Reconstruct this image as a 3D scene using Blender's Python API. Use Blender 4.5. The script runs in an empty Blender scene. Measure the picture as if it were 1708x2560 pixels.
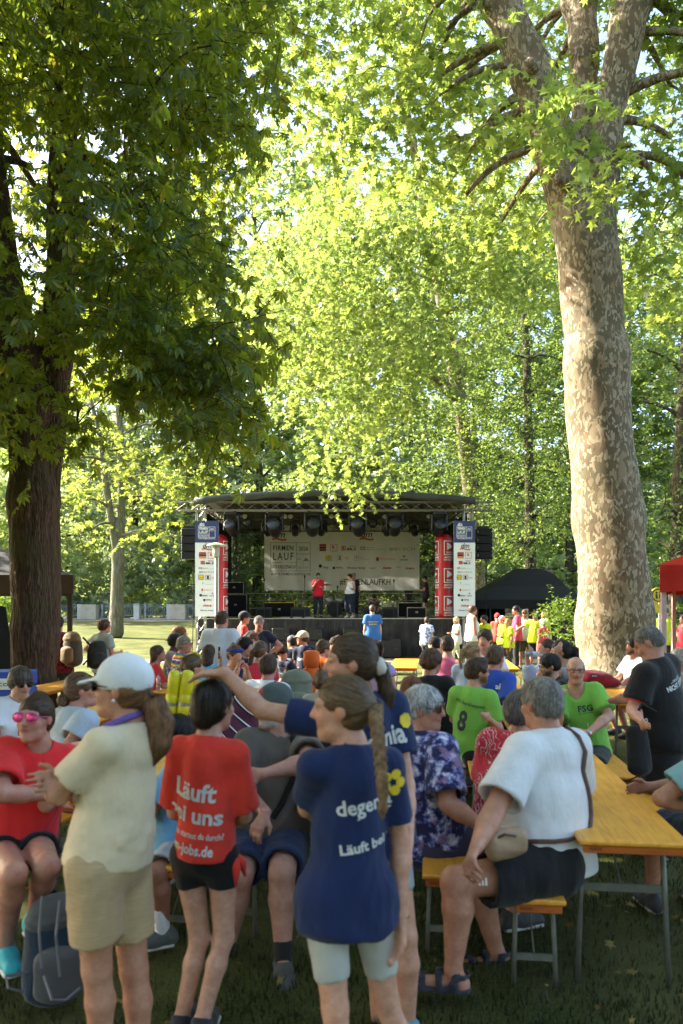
import bpy, math, random
import numpy as np
from mathutils import Vector, Matrix
from mathutils.bvhtree import BVHTree

# ---------------------------------------------------------------- camera, sky, sun, exposure
SC = bpy.context.scene
COL = SC.collection
FPX, HZ, CX, CAMH = 1880.0, 1515.0, 854.0, 1.85
cam_d = bpy.data.cameras.new('camera')
cam = bpy.data.objects.new('camera', cam_d); COL.objects.link(cam)
cam.location = (0, 0, CAMH); cam.rotation_euler = (math.radians(90), 0, 0)
cam_d.sensor_fit = 'VERTICAL'; cam_d.sensor_width = 24; cam_d.sensor_height = 36
cam_d.lens = FPX / 2560 * 36
cam_d.shift_y = (HZ - 1280) / 2560
cam_d.clip_end = 1500; cam_d.clip_start = .05
cam_d.dof.use_dof = True; cam_d.dof.focus_distance = 12.0; cam_d.dof.aperture_fstop = 2.4
SC.camera = cam

SUN_EL, SUN_AZ = math.radians(33), math.radians(70)      # azimuth: degrees left of the view direction
sdir = Vector((-math.sin(SUN_AZ) * math.cos(SUN_EL), math.cos(SUN_AZ) * math.cos(SUN_EL), math.sin(SUN_EL)))
W = bpy.data.worlds.new('World'); SC.world = W; W.use_nodes = True
nt = W.node_tree; nt.nodes.clear()
sky = nt.nodes.new('ShaderNodeTexSky'); sky.sky_type = 'NISHITA'; sky.sun_disc = False
sky.sun_elevation = SUN_EL; sky.sun_rotation = -SUN_AZ
sky.air_density = 1.0; sky.dust_density = 3.0; sky.ozone_density = 1.0
bg = nt.nodes.new('ShaderNodeBackground'); bg.inputs[1].default_value = .145
wo = nt.nodes.new('ShaderNodeOutputWorld')
nt.links.new(sky.outputs[0], bg.inputs[0]); nt.links.new(bg.outputs[0], wo.inputs[0])
sl = bpy.data.lights.new('sun', 'SUN'); sl.energy = 5.0; sl.angle = math.radians(.53); sl.color = (1, .93, .80)
so = bpy.data.objects.new('sun', sl); COL.objects.link(so)
so.rotation_euler = (-sdir).to_track_quat('-Z', 'Y').to_euler(); so.location = sdir * 60
vs = SC.view_settings; vs.view_transform = 'Standard'; vs.look = 'None'; vs.exposure = 2.42; vs.gamma = 1; vs.use_curve_mapping = False
SC.render.engine = 'CYCLES'
cy = SC.cycles; cy.use_denoising = True
try: cy.denoiser = 'OPENIMAGEDENOISE'
except Exception: pass
cy.max_bounces = 6; cy.diffuse_bounces = 2; cy.glossy_bounces = 2; cy.transmission_bounces = 6; cy.transparent_max_bounces = 10
cy.sample_clamp_indirect = 6; cy.caustics_reflective = False; cy.caustics_refractive = False

# ---------------------------------------------------------------- helpers
def P(px, py, D):
    "a point D metres in front of the camera seen at pixel px, py of the 1708 x 2560 photograph"
    return Vector(((px - CX) / FPX * D, D, CAMH - (py - HZ) / FPX * D))
def X(px, D): return (px - CX) / FPX * D
def Z(py, D): return CAMH - (py - HZ) / FPX * D
def sstep(a, b, x):
    t = min(1, max(0, (x - a) / (b - a))); return t * t * (3 - 2 * t)
def gz(x, y):
    return .85 * sstep(27, 58, y)
def nrm(v):
    v = Vector(v); return v.normalized() if v.length > 1e-9 else v
RNG = np.random.default_rng(7)
random.seed(7)

def tag(o, label=None, cat=None, group=None, kind=None):
    if label: o['label'] = label
    if cat: o['category'] = cat
    if group: o['group'] = group
    if kind: o['kind'] = kind
    return o
def empty(name, loc, rz=0, **k):
    o = bpy.data.objects.new(name, None); COL.objects.link(o); o.location = loc; o.rotation_euler = (0, 0, rz); o.empty_display_size = .2
    return tag(o, **k)
def mkmesh(name, V, F, smooth=False):
    "fast mesh from a vertex array and a face array (all faces the same size) or a list of faces"
    me = bpy.data.meshes.new(name)
    V = np.asarray(V, dtype=np.float32).reshape(-1, 3)
    if isinstance(F, np.ndarray):
        n, c = F.shape
        me.vertices.add(len(V)); me.vertices.foreach_set('co', V.ravel())
        me.loops.add(n * c); me.loops.foreach_set('vertex_index', F.astype(np.int32).ravel())
        me.polygons.add(n); me.polygons.foreach_set('loop_start', np.arange(0, n * c, c, dtype=np.int32))
        me.update(calc_edges=True)
    else:
        me.from_pydata([tuple(map(float, v)) for v in V], [], F); me.update()
    if smooth and len(me.polygons):
        me.polygons.foreach_set('use_smooth', np.ones(len(me.polygons), dtype=bool))
    return me
def link(name, me, mat=None, parent=None, **k):
    o = bpy.data.objects.new(name, me); COL.objects.link(o)
    if mat is not None:
        if isinstance(mat, (list, tuple)):
            for m in mat: me.materials.append(m)
        elif not me.materials: me.materials.append(mat)
    if parent is not None: o.parent = parent
    return tag(o, **k)
def copytree(o, parent=None):
    c = o.copy(); COL.objects.link(c); c.parent = parent
    if parent is not None: c.matrix_parent_inverse = o.matrix_parent_inverse.copy()
    for ch in [x for x in o.children if x is not c]: copytree(ch, c)
    return c

class MB:
    "collects boxes, bars, tubes, lathes; build() links them as one mesh"
    def __init__(s): s.v = []; s.f = []
    def add(s, V, F):
        b = len(s.v); s.v += [tuple(map(float, v)) for v in V]; s.f += [tuple(b + i for i in f) for f in F]; return s
    def box(s, c, d, R=None, bev=0.0):
        x, y, z = [q / 2 for q in d]; c = Vector(c)
        if bev:
            V = []; b = min(bev, x * .9, y * .9, z * .9)
            for sx in (-1, 1):
                for sy in (-1, 1):
                    for sz in (-1, 1):
                        V += [(sx * (x - b), sy * (y - b), sz * z), (sx * (x - b), sy * y, sz * (z - b)), (sx * x, sy * (y - b), sz * (z - b))]
            F = []
            def vi(sx, sy, sz, k): return ((sx > 0) * 4 + (sy > 0) * 2 + (sz > 0)) * 3 + k
            for sg in (-1, 1):
                q = [vi(-1, -1, sg, 0), vi(1, -1, sg, 0), vi(1, 1, sg, 0), vi(-1, 1, sg, 0)]; F.append(q if sg > 0 else q[::-1])
                q = [vi(-1, sg, -1, 1), vi(-1, sg, 1, 1), vi(1, sg, 1, 1), vi(1, sg, -1, 1)]; F.append(q if sg > 0 else q[::-1])
                q = [vi(sg, -1, -1, 2), vi(sg, 1, -1, 2), vi(sg, 1, 1, 2), vi(sg, -1, 1, 2)]; F.append(q if sg > 0 else q[::-1])
            for a in (-1, 1):
                for c2 in (-1, 1):
                    F.append([vi(-1, a, c2, 0), vi(1, a, c2, 0), vi(1, a, c2, 1), vi(-1, a, c2, 1)])
                    F.append([vi(a, -1, c2, 0), vi(a, 1, c2, 0), vi(a, 1, c2, 2), vi(a, -1, c2, 2)])
                    F.append([vi(a, c2, -1, 1), vi(a, c2, 1, 1), vi(a, c2, 1, 2), vi(a, c2, -1, 2)])
                    for e in (-1, 1): F.append([vi(a, c2, e, 0), vi(a, c2, e, 1), vi(a, c2, e, 2)])
        else:
            V = [(a * x, b_ * y, e * z) for a in (-1, 1) for b_ in (-1, 1) for e in (-1, 1)]
            F = [(0, 1, 3, 2), (4, 6, 7, 5), (0, 4, 5, 1), (2, 3, 7, 6), (0, 2, 6, 4), (1, 5, 7, 3)]
        if R is not None: V = [R @ Vector(v) for v in V]
        return s.add([c + Vector(v) for v in V], F)
    def tube(s, pts, r, n=8, cap=True):
        pts = [Vector(p) for p in pts]; m = len(pts)
        rr = r if isinstance(r, (list, tuple)) else [r] * m
        V = []; F = []; up = Vector((0, 0, 1)); pu = None
        for i, p in enumerate(pts):
            d = (pts[min(i + 1, m - 1)] - pts[max(i - 1, 0)]).normalized()
            if pu is None:
                a = up if abs(d.z) < .9 else Vector((1, 0, 0)); u = d.cross(a).normalized()
            else:
                u = (pu - d * pu.dot(d)).normalized()
            pu = u; w = d.cross(u)
            for k in range(n):
                t = 2 * math.pi * k / n; V.append(p + (u * math.cos(t) + w * math.sin(t)) * rr[i])
        for i in range(m - 1):
            for k in range(n):
                a = i * n + k; b = i * n + (k + 1) % n; F.append((a, b, b + n, a + n))
        if cap: F.append(tuple(range(n))[::-1]); F.append(tuple((m - 1) * n + k for k in range(n)))
        return s.add(V, F)
    def bar(s, a, b, w, h=None):
        a = Vector(a); b = Vector(b); d = b - a; R = d.to_track_quat('Y', 'Z').to_matrix()
        return s.box((a + b) / 2, (w, d.length, h or w), R)
    def lathe(s, prof, c=(0, 0, 0), n=16, R=None, cap=True):
        V = []; F = []; c = Vector(c); m = len(prof)
        for r, z in prof:
            for k in range(n):
                t = 2 * math.pi * k / n; v = Vector((r * math.cos(t), r * math.sin(t), z)); V.append(c + (R @ v if R else v))
        for i in range(m - 1):
            for k in range(n):
                a = i * n + k; b = i * n + (k + 1) % n; F.append((a, b, b + n, a + n))
        if cap: F.append(tuple(range(n))[::-1]); F.append(tuple((m - 1) * n + k for k in range(n)))
        return s.add(V, F)
    def quad(s, a, b, c, d): return s.add([a, b, c, d], [(0, 1, 2, 3)])
    def build(s, name, mat, parent=None, smooth=False, **k):
        me = mkmesh(name, s.v, s.f); 
        if smooth: me.polygons.foreach_set('use_smooth', np.ones(len(me.polygons), dtype=bool))
        if parent is not None and not k.pop('local', False):
            # vertices were given in world space: bring them into the parent's frame (parents are unrotated Empties here)
            off = parent.location; q = parent
            while q.parent is not None: q = q.parent; off = off + q.location
            co = np.array(s.v, dtype=np.float32) - np.array(off, dtype=np.float32)
            me.vertices.foreach_set('co', co.ravel()); me.update()
        k.pop('local', None)
        return link(name, me, mat, parent, **k)

# ---------------------------------------------------------------- materials
MATS = {}
def newmat(name):
    m = bpy.data.materials.new(name); m.use_nodes = True; t = m.node_tree; t.nodes.clear()
    o = t.nodes.new('ShaderNodeOutputMaterial'); return m, t, o
def nd(t, typ, ins=None, **props):
    n = t.nodes.new(typ)
    for a, b in props.items(): setattr(n, a, b)
    for a, b in (ins or {}).items():
        if hasattr(b, 'is_output'): t.links.new(b, n.inputs[a])
        else: n.inputs[a].default_value = b
    return n
def ramp(t, fac, stops, interp='LINEAR'):
    r = t.nodes.new('ShaderNodeValToRGB'); r.color_ramp.interpolation = interp
    e = r.color_ramp.elements
    while len(e) < len(stops): e.new(.5)
    for q, (p, c) in zip(e, stops): q.position = p; q.color = (*c, 1) if len(c) == 3 else c
    t.links.new(fac, r.inputs[0]); return r.outputs[0]
def c4(c): return (*c, 1)
def mixc(t, fac, a, b, mode='MIX'):
    n = t.nodes.new('ShaderNodeMix'); n.data_type = 'RGBA'; n.blend_type = mode
    for i, v in ((0, fac), (6, a), (7, b)):
        if hasattr(v, 'is_output'): t.links.new(v, n.inputs[i])
        else: n.inputs[i].default_value = v if i == 0 else (c4(v) if len(v) == 3 else v)
    return n.outputs[2]
def objco(t): return nd(t, 'ShaderNodeTexCoord').outputs['Object']
def noise(t, co, scale, detail=4, rough=.55, dist=0.0):
    n = nd(t, 'ShaderNodeTexNoise', {'Scale': scale, 'Detail': detail, 'Roughness': rough, 'Distortion': dist})
    if co is not None: t.links.new(co, n.inputs['Vector'])
    return n.outputs['Fac']
def mapped(t, co, scale=(1, 1, 1), rot=(0, 0, 0)):
    n = nd(t, 'ShaderNodeMapping', {'Scale': scale, 'Rotation': rot}); t.links.new(co, n.inputs['Vector']); return n.outputs[0]
def bump(t, h, strength, dist=.01):
    return nd(t, 'ShaderNodeBump', {'Height': h, 'Strength': strength, 'Distance': dist}).outputs[0]
def pbsdf(t, o, **ins):
    b = nd(t, 'ShaderNodeBsdfPrincipled')
    for k, v in ins.items():
        k = {'color': 'Base Color', 'rough': 'Roughness', 'metal': 'Metallic', 'normal': 'Normal', 'sheen': 'Sheen Weight', 'spec': 'Specular IOR Level', 'trans': 'Transmission Weight', 'alpha': 'Alpha', 'coat': 'Coat Weight'}.get(k, k)
        if hasattr(v, 'is_output'): t.links.new(v, b.inputs[k])
        else: b.inputs[k].default_value = c4(v) if isinstance(v, tuple) and len(v) == 3 else v
    t.links.new(b.outputs[0], o.inputs[0]); return b
def plain(name, col, rough=.5, metal=0.0, var=.12, sc=14, bs=.05, spec=.5):
    "paint, plastic or metal with slight mottling and fine relief"
    key = ('p', name)
    if key in MATS: return MATS[key]
    m, t, o = newmat(name); co = objco(t); n = noise(t, co, sc, 5)
    d = tuple(x * (1 - var) for x in col); l = tuple(min(1, x * (1 + var)) for x in col)
    pbsdf(t, o, color=ramp(t, n, [(.3, d), (.7, l)]), rough=rough, metal=metal, spec=spec, normal=bump(t, noise(t, co, sc * 8, 3), bs))
    MATS[key] = m; return m
def cloth(col, kind=None, rough=.85):
    key = ('c', tuple(round(x, 3) for x in col), kind)
    if key in MATS: return MATS[key]
    m, t, o = newmat('cloth_' + (kind or 'plain')); co = objco(t)
    n = noise(t, co, 5, 4)
    d = tuple(x * .86 for x in col); l = tuple(min(1, x * 1.1) for x in col)
    c = ramp(t, n, [(.3, d), (.7, l)])
    if kind == 'rainbow':
        w = nd(t, 'ShaderNodeSeparateXYZ'); t.links.new(co, w.inputs[0])
        ma = nd(t, 'ShaderNodeMath', {0: w.outputs[2], 1: 9.0}, operation='MULTIPLY'); fr = nd(t, 'ShaderNodeMath', {0: ma.outputs[0]}, operation='FRACT')
        c = ramp(t, fr.outputs[0], [(0, (.65, .03, .04)), (.14, (.8, .25, .03)), (.28, (.85, .6, .05)), (.42, (.05, .3, .1)), (.56, (.03, .08, .45)), (.7, (.25, .05, .3)), (.84, (.75, .75, .72))], 'CONSTANT')
    elif kind == 'floral_blue':
        a = noise(t, co, 17, 6, .65); b = noise(t, co, 11, 3); v = nd(t, 'ShaderNodeTexVoronoi', {'Scale': 26.0}); t.links.new(co, v.inputs['Vector'])
        c = ramp(t, a, [(.0, (.012, .014, .05)), (.47, (.02, .022, .08)), (.53, (.10, .13, .38)), (.6, (.50, .50, .68)), (.68, (.8, .8, .85))])
        pk = ramp(t, b, [(.55, (0, 0, 0)), (.62, (1, 1, 1))])
        c = mixc(t, pk, c, mixc(t, .55, c, (.42, .25, .42)))
    elif kind == 'floral_red':
        v = nd(t, 'ShaderNodeTexWave', {'Scale': 16.0, 'Distortion': 14.0, 'Detail': 2.0, 'Detail Scale': 1.2}); t.links.new(co, v.inputs['Vector'])
        a = noise(t, co, 9, 2)
        mk = nd(t, 'ShaderNodeMath', {0: v.outputs['Fac'], 1: a}, operation='MULTIPLY')
        c = ramp(t, mk.outputs[0], [(.0, (.60, .02, .04)), (.33, (.62, .03, .05)), (.42, (.05, .02, .06)), (.47, (.72, .5, .5)), (.62, (.8, .62, .6))])
    elif kind == 'plaid':
        w = nd(t, 'ShaderNodeTexChecker', {'Scale': 22.0}); t.links.new(co, w.inputs['Vector']); c = mixc(t, w.outputs['Fac'], (.35, .03, .04), (.10, .02, .03))
    elif kind == 'blouse':
        a = noise(t, co, 26, 3); c = ramp(t, a, [(.42, (.10, .17, .42)), (.5, (.2, .3, .6)), (.58, (.65, .7, .8))])
    elif kind == 'camo':
        a = noise(t, co, 14, 2); c = ramp(t, a, [(.4, (.02, .02, .018)), (.5, (.07, .05, .04)), (.58, (.16, .11, .09))])
    elif kind == 'linen':
        w = noise(t, mapped(t, co, (4, 4, 60)), 4, 3); c = mixc(t, .5, c, ramp(t, w, [(.35, tuple(x * .8 for x in col)), (.65, tuple(min(1, x * 1.12) for x in col))]))
    elif kind == 'denim':
        w = noise(t, mapped(t, co, (60, 60, 8)), 5, 3); c = mixc(t, .5, c, ramp(t, w, [(.3, tuple(x * .75 for x in col)), (.7, tuple(min(1, x * 1.2) for x in col))]))
    wv = noise(t, co, 420, 2); fo = noise(t, mapped(t, co, (1, 1, .4), (.25, .2, 0)), 12, 5, .55, .2)
    bp = bump(t, fo, .50, .03)
    b2 = nd(t, 'ShaderNodeBump', {'Height': wv, 'Strength': .12, 'Distance': .002, 'Normal': bp})
    pbsdf(t, o, color=c, rough=rough, sheen=.15, spec=.25, normal=b2.outputs[0])
    MATS[key] = m; return m
def skinmat():
    if 'skin' in MATS: return MATS['skin']
    m, t, o = newmat('skin'); co = objco(t)
    a = nd(t, 'ShaderNodeAttribute', attribute_name='Col').outputs['Color']
    n = noise(t, co, 22, 5)
    n2 = noise(t, co, 75, 4, .7); c = mixc(t, .75, a, ramp(t, n, [(.32, (.80, .60, .54)), (.68, (1.05, 1.0, .98))]), 'MULTIPLY'); c = mixc(t, .5, c, ramp(t, n2, [(.35, (.82, .70, .66)), (.6, (1.02, 1, 1))]), 'MULTIPLY')
    b = pbsdf(t, o, color=c, rough=.48, spec=.4, normal=bump(t, noise(t, co, 160, 3), .12, .004))
    b.inputs['Subsurface Weight'].default_value = .12; b.inputs['Subsurface Radius'].default_value = (.012, .005, .003); b.inputs['Subsurface Scale'].default_value = 1.0
    MATS['skin'] = m; return m
def hairmat(col):
    key = ('h', col)
    if key in MATS: return MATS[key]
    m, t, o = newmat('hair'); co = objco(t)
    n = noise(t, mapped(t, co, (34, 34, 4)), 2.2, 6, .72, .5); n2 = noise(t, co, 24, 4)
    mx = nd(t, 'ShaderNodeMath', {0: n, 1: n2}, operation='ADD'); hv = nd(t, 'ShaderNodeMath', {0: mx.outputs[0], 1: .5}, operation='MULTIPLY').outputs[0]
    c = ramp(t, hv, [(.36, tuple(x * .35 for x in col)), (.5, col), (.64, tuple(min(1, x * 2.0 + .012) for x in col))])
    pbsdf(t, o, color=c, rough=.5, spec=.25, normal=bump(t, n, .8, .012))
    MATS[key] = m; return m
def strandmat(col):
    key = ('hs', col)
    if key in MATS: return MATS[key]
    m, t, o = newmat('hair_strand'); r = nd(t, 'ShaderNodeNewGeometry').outputs['Random Per Island']
    pbsdf(t, o, color=ramp(t, r, [(0, tuple(x * .4 for x in col)), (.55, col), (1, tuple(min(1, x * 2.1 + .012) for x in col))]), rough=.4, spec=.4)
    MATS[key] = m; return m
def leafmat(name, dark, light, trans, tw=.5, rough=.45, yellow=None):
    key = ('l', name)
    if key in MATS: return MATS[key]
    m, t, o = newmat(name)
    r = nd(t, 'ShaderNodeNewGeometry').outputs['Random Per Island']
    st = [(0, dark), (.85, light)]
    if yellow: st = [(0, dark), (.8, light), (.93, light), (.96, yellow)]
    c = ramp(t, r, st); pn = noise(t, objco(t), .45, 3); pv = ramp(t, pn, [(.3, (.72, .80, .9)), (.7, (1.15, 1.1, .9))]); c = mixc(t, 1.0, c, pv, 'MULTIPLY')
    k = tuple(a / max(1e-3, b) for a, b in zip(trans, light))
    ct = mixc(t, 1.0, c, trans, 'MULTIPLY') if False else ramp(t, r, [(0, tuple(x * .72 for x in trans)), (.9, trans)] if not yellow else [(0, tuple(x * .72 for x in trans)), (.92, trans), (.96, tuple(min(1, x * 1.6) for x in yellow))])
    ct = mixc(t, 1.0, ct, pv, 'MULTIPLY')
    d = nd(t, 'ShaderNodeBsdfDiffuse', {'Color': c}); tr = nd(t, 'ShaderNodeBsdfTranslucent', {'Color': ct})
    g = nd(t, 'ShaderNodeBsdfGlossy', {'Color': (1, 1, 1, 1), 'Roughness': rough})
    a = nd(t, 'ShaderNodeMixShader', {0: tw}); t.links.new(d.outputs[0], a.inputs[1]); t.links.new(tr.outputs[0], a.inputs[2])
    b = nd(t, 'ShaderNodeMixShader', {0: .028}); t.links.new(a.outputs[0], b.inputs[1]); t.links.new(g.outputs[0], b.inputs[2])
    t.links.new(b.outputs[0], o.inputs[0])
    MATS[key] = m; return m
def woodmat(name, col, dark, gloss=.32, axis=1):
    key = ('w', name)
    if key in MATS: return MATS[key]
    m, t, o = newmat(name); co = objco(t)
    s = [16, 16, 16]; s[axis] = 1.1
    n = noise(t, mapped(t, co, tuple(s)), 2.2, 6, .62, 1.2); st = noise(t, co, 3.2, 4)
    c = ramp(t, n, [(.25, dark), (.5, col), (.75, tuple(min(1, x * 1.18) for x in col))])
    vk = nd(t, 'ShaderNodeTexVoronoi', {'Scale': 2.3}); t.links.new(mapped(t, co, (2.2, .8, 1)), vk.inputs['Vector'])
    kn = ramp(t, vk.outputs['Distance'], [(.03, (1, 1, 1)), (.09, (0, 0, 0))])
    c = mixc(t, kn, c, tuple(x * .45 for x in dark))
    c = mixc(t, .5, c, ramp(t, st, [(.3, (.72, .66, .6)), (.62, (1, 1, 1))]), 'MULTIPLY')
    pbsdf(t, o, color=c, rough=ramp(t, st, [(.3, (gloss + .18,) * 3), (.7, (gloss,) * 3)]), spec=.5, normal=bump(t, n, .12, .004))
    MATS[key] = m; return m

# ---------------------------------------------------------------- signed-distance solids, meshed with surface nets
class Sdf:
    def __init__(s, h): s.h = h; s.p = []; s.F = None
    def cone(s, a, b, ra, rb=None, k=.03, U=None, cap=0, sub=False):
        s.p.append(('c', Vector(a), Vector(b), ra, ra if rb is None else rb, k, U, cap, sub)); return s
    def ell(s, c, r, R=None, k=.02, sub=False):
        s.p.append(('e', Vector(c), r, R, k, sub)); return s
    def bbox(s):
        lo = np.full(3, 1e9); hi = -lo
        for p in s.p:
            if p[-1]: continue
            if p[0] == 'c':
                m = max(np.max(p[3]), np.max(p[4])); q = (p[1], p[2])
            else: m = max(p[2]); q = (p[1],)
            for v in q: lo = np.minimum(lo, np.array(v) - m); hi = np.maximum(hi, np.array(v) + m)
        return lo, hi
    def field(s, pad=0.0):
        h = s.h; lo, hi = s.bbox(); lo = np.floor((lo - 3 * h - pad) / h) * h
        n = np.ceil((hi + 3 * h + pad - lo) / h).astype(int) + 1
        s.lo = lo; s.n = n
        F = np.ones(n, dtype=np.float32)
        ax = [(lo[i] + h * np.arange(n[i])).astype(np.float32) for i in range(3)]
        for p in s.p:
            k = p[5] if p[0] == 'c' else p[4]; sub = p[-1]
            if p[0] == 'c':
                m = max(np.max(p[3]), np.max(p[4])) + k + 2 * h; A = np.array(p[1]); B = np.array(p[2]); l2 = np.minimum(A, B) - m; h2 = np.maximum(A, B) + m
            else:
                m = max(p[2]) * (1 + k / min(p[2])) + k * .5 + 2 * h; A = np.array(p[1]); l2 = A - m; h2 = A + m
            i0 = np.clip(np.floor((l2 - lo) / h).astype(int), 0, n); i1 = np.clip(np.ceil((h2 - lo) / h).astype(int) + 1, 0, n)
            if np.any(i1 <= i0): continue
            sl_ = tuple(slice(a, b) for a, b in zip(i0, i1))
            x = ax[0][sl_[0]][:, None, None]; y = ax[1][sl_[1]][None, :, None]; z = ax[2][sl_[2]][None, None, :]
            if p[0] == 'c':
                a, b, ra, rb, _, U, cap = p[1:8]
                d = b - a; L = d.length
                qx, qy, qz = x - a.x, y - a.y, z - a.z
                tu = (qx * d.x + qy * d.y + qz * d.z) / max(L * L, 1e-9); t = np.clip(tu, 0, 1)
                qx = qx - t * d.x; qy = qy - t * d.y; qz = qz - t * d.z
                if U is None:
                    D = np.sqrt(qx * qx + qy * qy + qz * qz) - (ra + (rb - ra) * t)
                else:
                    w = d / max(L, 1e-9); u = (Vector(U) - w * Vector(U).dot(w)).normalized(); v = w.cross(u)
                    ru = ra[0] + (rb[0] - ra[0]) * t; rv = ra[1] + (rb[1] - ra[1]) * t
                    qu = (qx * u.x + qy * u.y + qz * u.z) / ru; qv = (qx * v.x + qy * v.y + qz * v.z) / rv
                    mn = np.minimum(ru, rv); qw = (qx * w.x + qy * w.y + qz * w.z) / mn
                    D = (np.sqrt(qu * qu + qv * qv + qw * qw) - 1) * mn
                if cap & 1: D = np.maximum(D, (tu - 1) * L)
                if cap & 2: D = np.maximum(D, -tu * L)
            else:
                c, r, R = p[1:4]
                qx, qy, qz = x - c.x, y - c.y, z - c.z
                if R is not None:
                    c0, c1, c2 = R.col
                    qx, qy, qz = qx * c0.x + qy * c0.y + qz * c0.z, qx * c1.x + qy * c1.y + qz * c1.z, qx * c2.x + qy * c2.y + qz * c2.z
                D = (np.sqrt((qx / r[0]) ** 2 + (qy / r[1]) ** 2 + (qz / r[2]) ** 2) - 1) * min(r)
            G = F[sl_]
            if sub:
                D = -D; e = np.maximum(k - np.abs(G - D), 0); F[sl_] = np.maximum(G, D) + e * e / (4 * k)
            else:
                e = np.maximum(k - np.abs(G - D), 0); F[sl_] = np.minimum(G, D) - e * e / (4 * k)
        s.F = F; return s
    def disp(s, fn, band=.05):
        i = np.nonzero(np.abs(s.F) < band)
        if len(i[0]):
            p = np.stack([s.lo[a] + s.h * i[a] for a in range(3)], 1)
            s.F[i] += fn(p).astype(np.float32)
        return s
    def at(s, V):
        i = np.round((V - s.lo) / s.h).astype(int); ok = np.all((i >= 0) & (i < s.n), axis=1)
        r = np.ones(len(V), dtype=np.float32); j = i[ok]; r[ok] = s.F[j[:, 0], j[:, 1], j[:, 2]]; return r
    def mesh(s):
        F = s.F; S = F < 0; n = F.shape
        cnt = np.zeros((n[0] - 1, n[1] - 1, n[2] - 1), dtype=np.uint8)
        for i in (0, 1):
            for j in (0, 1):
                for k in (0, 1): cnt += S[i:n[0] - 1 + i, j:n[1] - 1 + j, k:n[2] - 1 + k]
        act = (cnt > 0) & (cnt < 8)
        idx = np.argwhere(act); M = len(idx)
        if M == 0: return np.zeros((0, 3)), np.zeros((0, 4), int)
        ID = np.full(act.shape, -1, dtype=np.int32); ID[act] = np.arange(M)
        Ff = F.ravel(); st = (n[1] * n[2], n[2], 1); base = idx[:, 0] * st[0] + idx[:, 1] * st[1] + idx[:, 2]
        acc = np.zeros((M, 3)); num = np.zeros(M)
        for a in range(3):
            b, c = [q for q in range(3) if q != a]
            for ob in (0, 1):
                for oc in (0, 1):
                    q = base + ob * st[b] + oc * st[c]; fa = Ff[q]; fb = Ff[q + st[a]]
                    cr = (fa < 0) != (fb < 0)
                    t = np.where(cr, fa / np.where(cr, fa - fb, 1), 0)
                    acc[:, a] += np.where(cr, t, 0); acc[:, b] += cr * ob; acc[:, c] += cr * oc; num += cr
        V = s.lo + s.h * (idx + acc / num[:, None])
        Q = []
        for a in range(3):
            b, c = [(1, 2), (2, 0), (0, 1)][a]
            s0 = [slice(None)] * 3; s1 = [slice(None)] * 3; s0[a] = slice(0, -1); s1[a] = slice(1, None)
            A, B = S[tuple(s0)], S[tuple(s1)]
            e = np.argwhere(A != B)
            e = e[(e[:, b] > 0) & (e[:, c] > 0) & (e[:, b] < n[b] - 1) & (e[:, c] < n[c] - 1)]
            if not len(e): continue
            def g(db, dc):
                f = e.copy(); f[:, b] += db; f[:, c] += dc; return ID[f[:, 0], f[:, 1], f[:, 2]]
            q = np.stack([g(-1, -1), g(0, -1), g(0, 0), g(-1, 0)], 1)
            ins = A[e[:, 0], e[:, 1], e[:, 2]]
            q[~ins] = q[~ins][:, ::-1]; Q.append(q)
        return V, np.concatenate(Q)
def folds(amp, f, seed, n=5, vert=.6, zr=None):
    r = np.random.default_rng(seed); Ks = []
    for i in range(n):
        v = r.normal(size=3); v[2] *= vert; v /= np.linalg.norm(v); Ks.append((v * f * r.uniform(.6, 1.6), r.uniform(0, 6.3), r.normal(size=3) * f * .45, r.uniform(.5, 1)))
    def fn(p):
        o = np.zeros(len(p)); g_ = 1.0 if zr is None else np.clip((zr[0] - p[:, 2]) / (zr[0] - zr[1]), .25, 1.1) * np.clip((p[:, 2] - zr[1] + .01) / .06, .12, 1)
        for K, ph, K2, w in Ks:
            # sharp crests with broad valleys, like creased cloth, each set fading in and out
            q = np.abs(np.sin(.5 * (p @ K) + ph + 1.3 * np.sin(p @ K2 + ph * 2))); o += w * (q ** .7 - .62) * (.55 + .45 * np.sin(p @ K2 * .7 + ph * 3))
        return o * g_ * amp * 2.2 / math.sqrt(n)
    return fn
def cluster(V, Q, mask, cell):
    "merges the masked vertices on a coarse lattice (cloth hides them); returns vertices and triangles"
    m = np.arange(len(V)); idx = np.nonzero(mask)[0]
    if len(idx):
        key = np.floor(V[idx] / cell).astype(np.int64); key = (key[:, 0] * 73856093) ^ (key[:, 1] * 19349663) ^ (key[:, 2] * 83492791)
        u, f, inv = np.unique(key, return_index=True, return_inverse=True); m[idx] = idx[f][inv]
    T = m[np.concatenate([Q[:, [0, 1, 2]], Q[:, [0, 2, 3]]])]
    T = T[(T[:, 0] != T[:, 1]) & (T[:, 1] != T[:, 2]) & (T[:, 0] != T[:, 2])]
    _, k = np.unique(np.sort(T, axis=1), axis=0, return_index=True)
    return compact(V, T[np.sort(k)])
def compact(V, Q):
    u, inv = np.unique(Q, return_inverse=True); return V[u], inv.reshape(Q.shape), u
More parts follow.
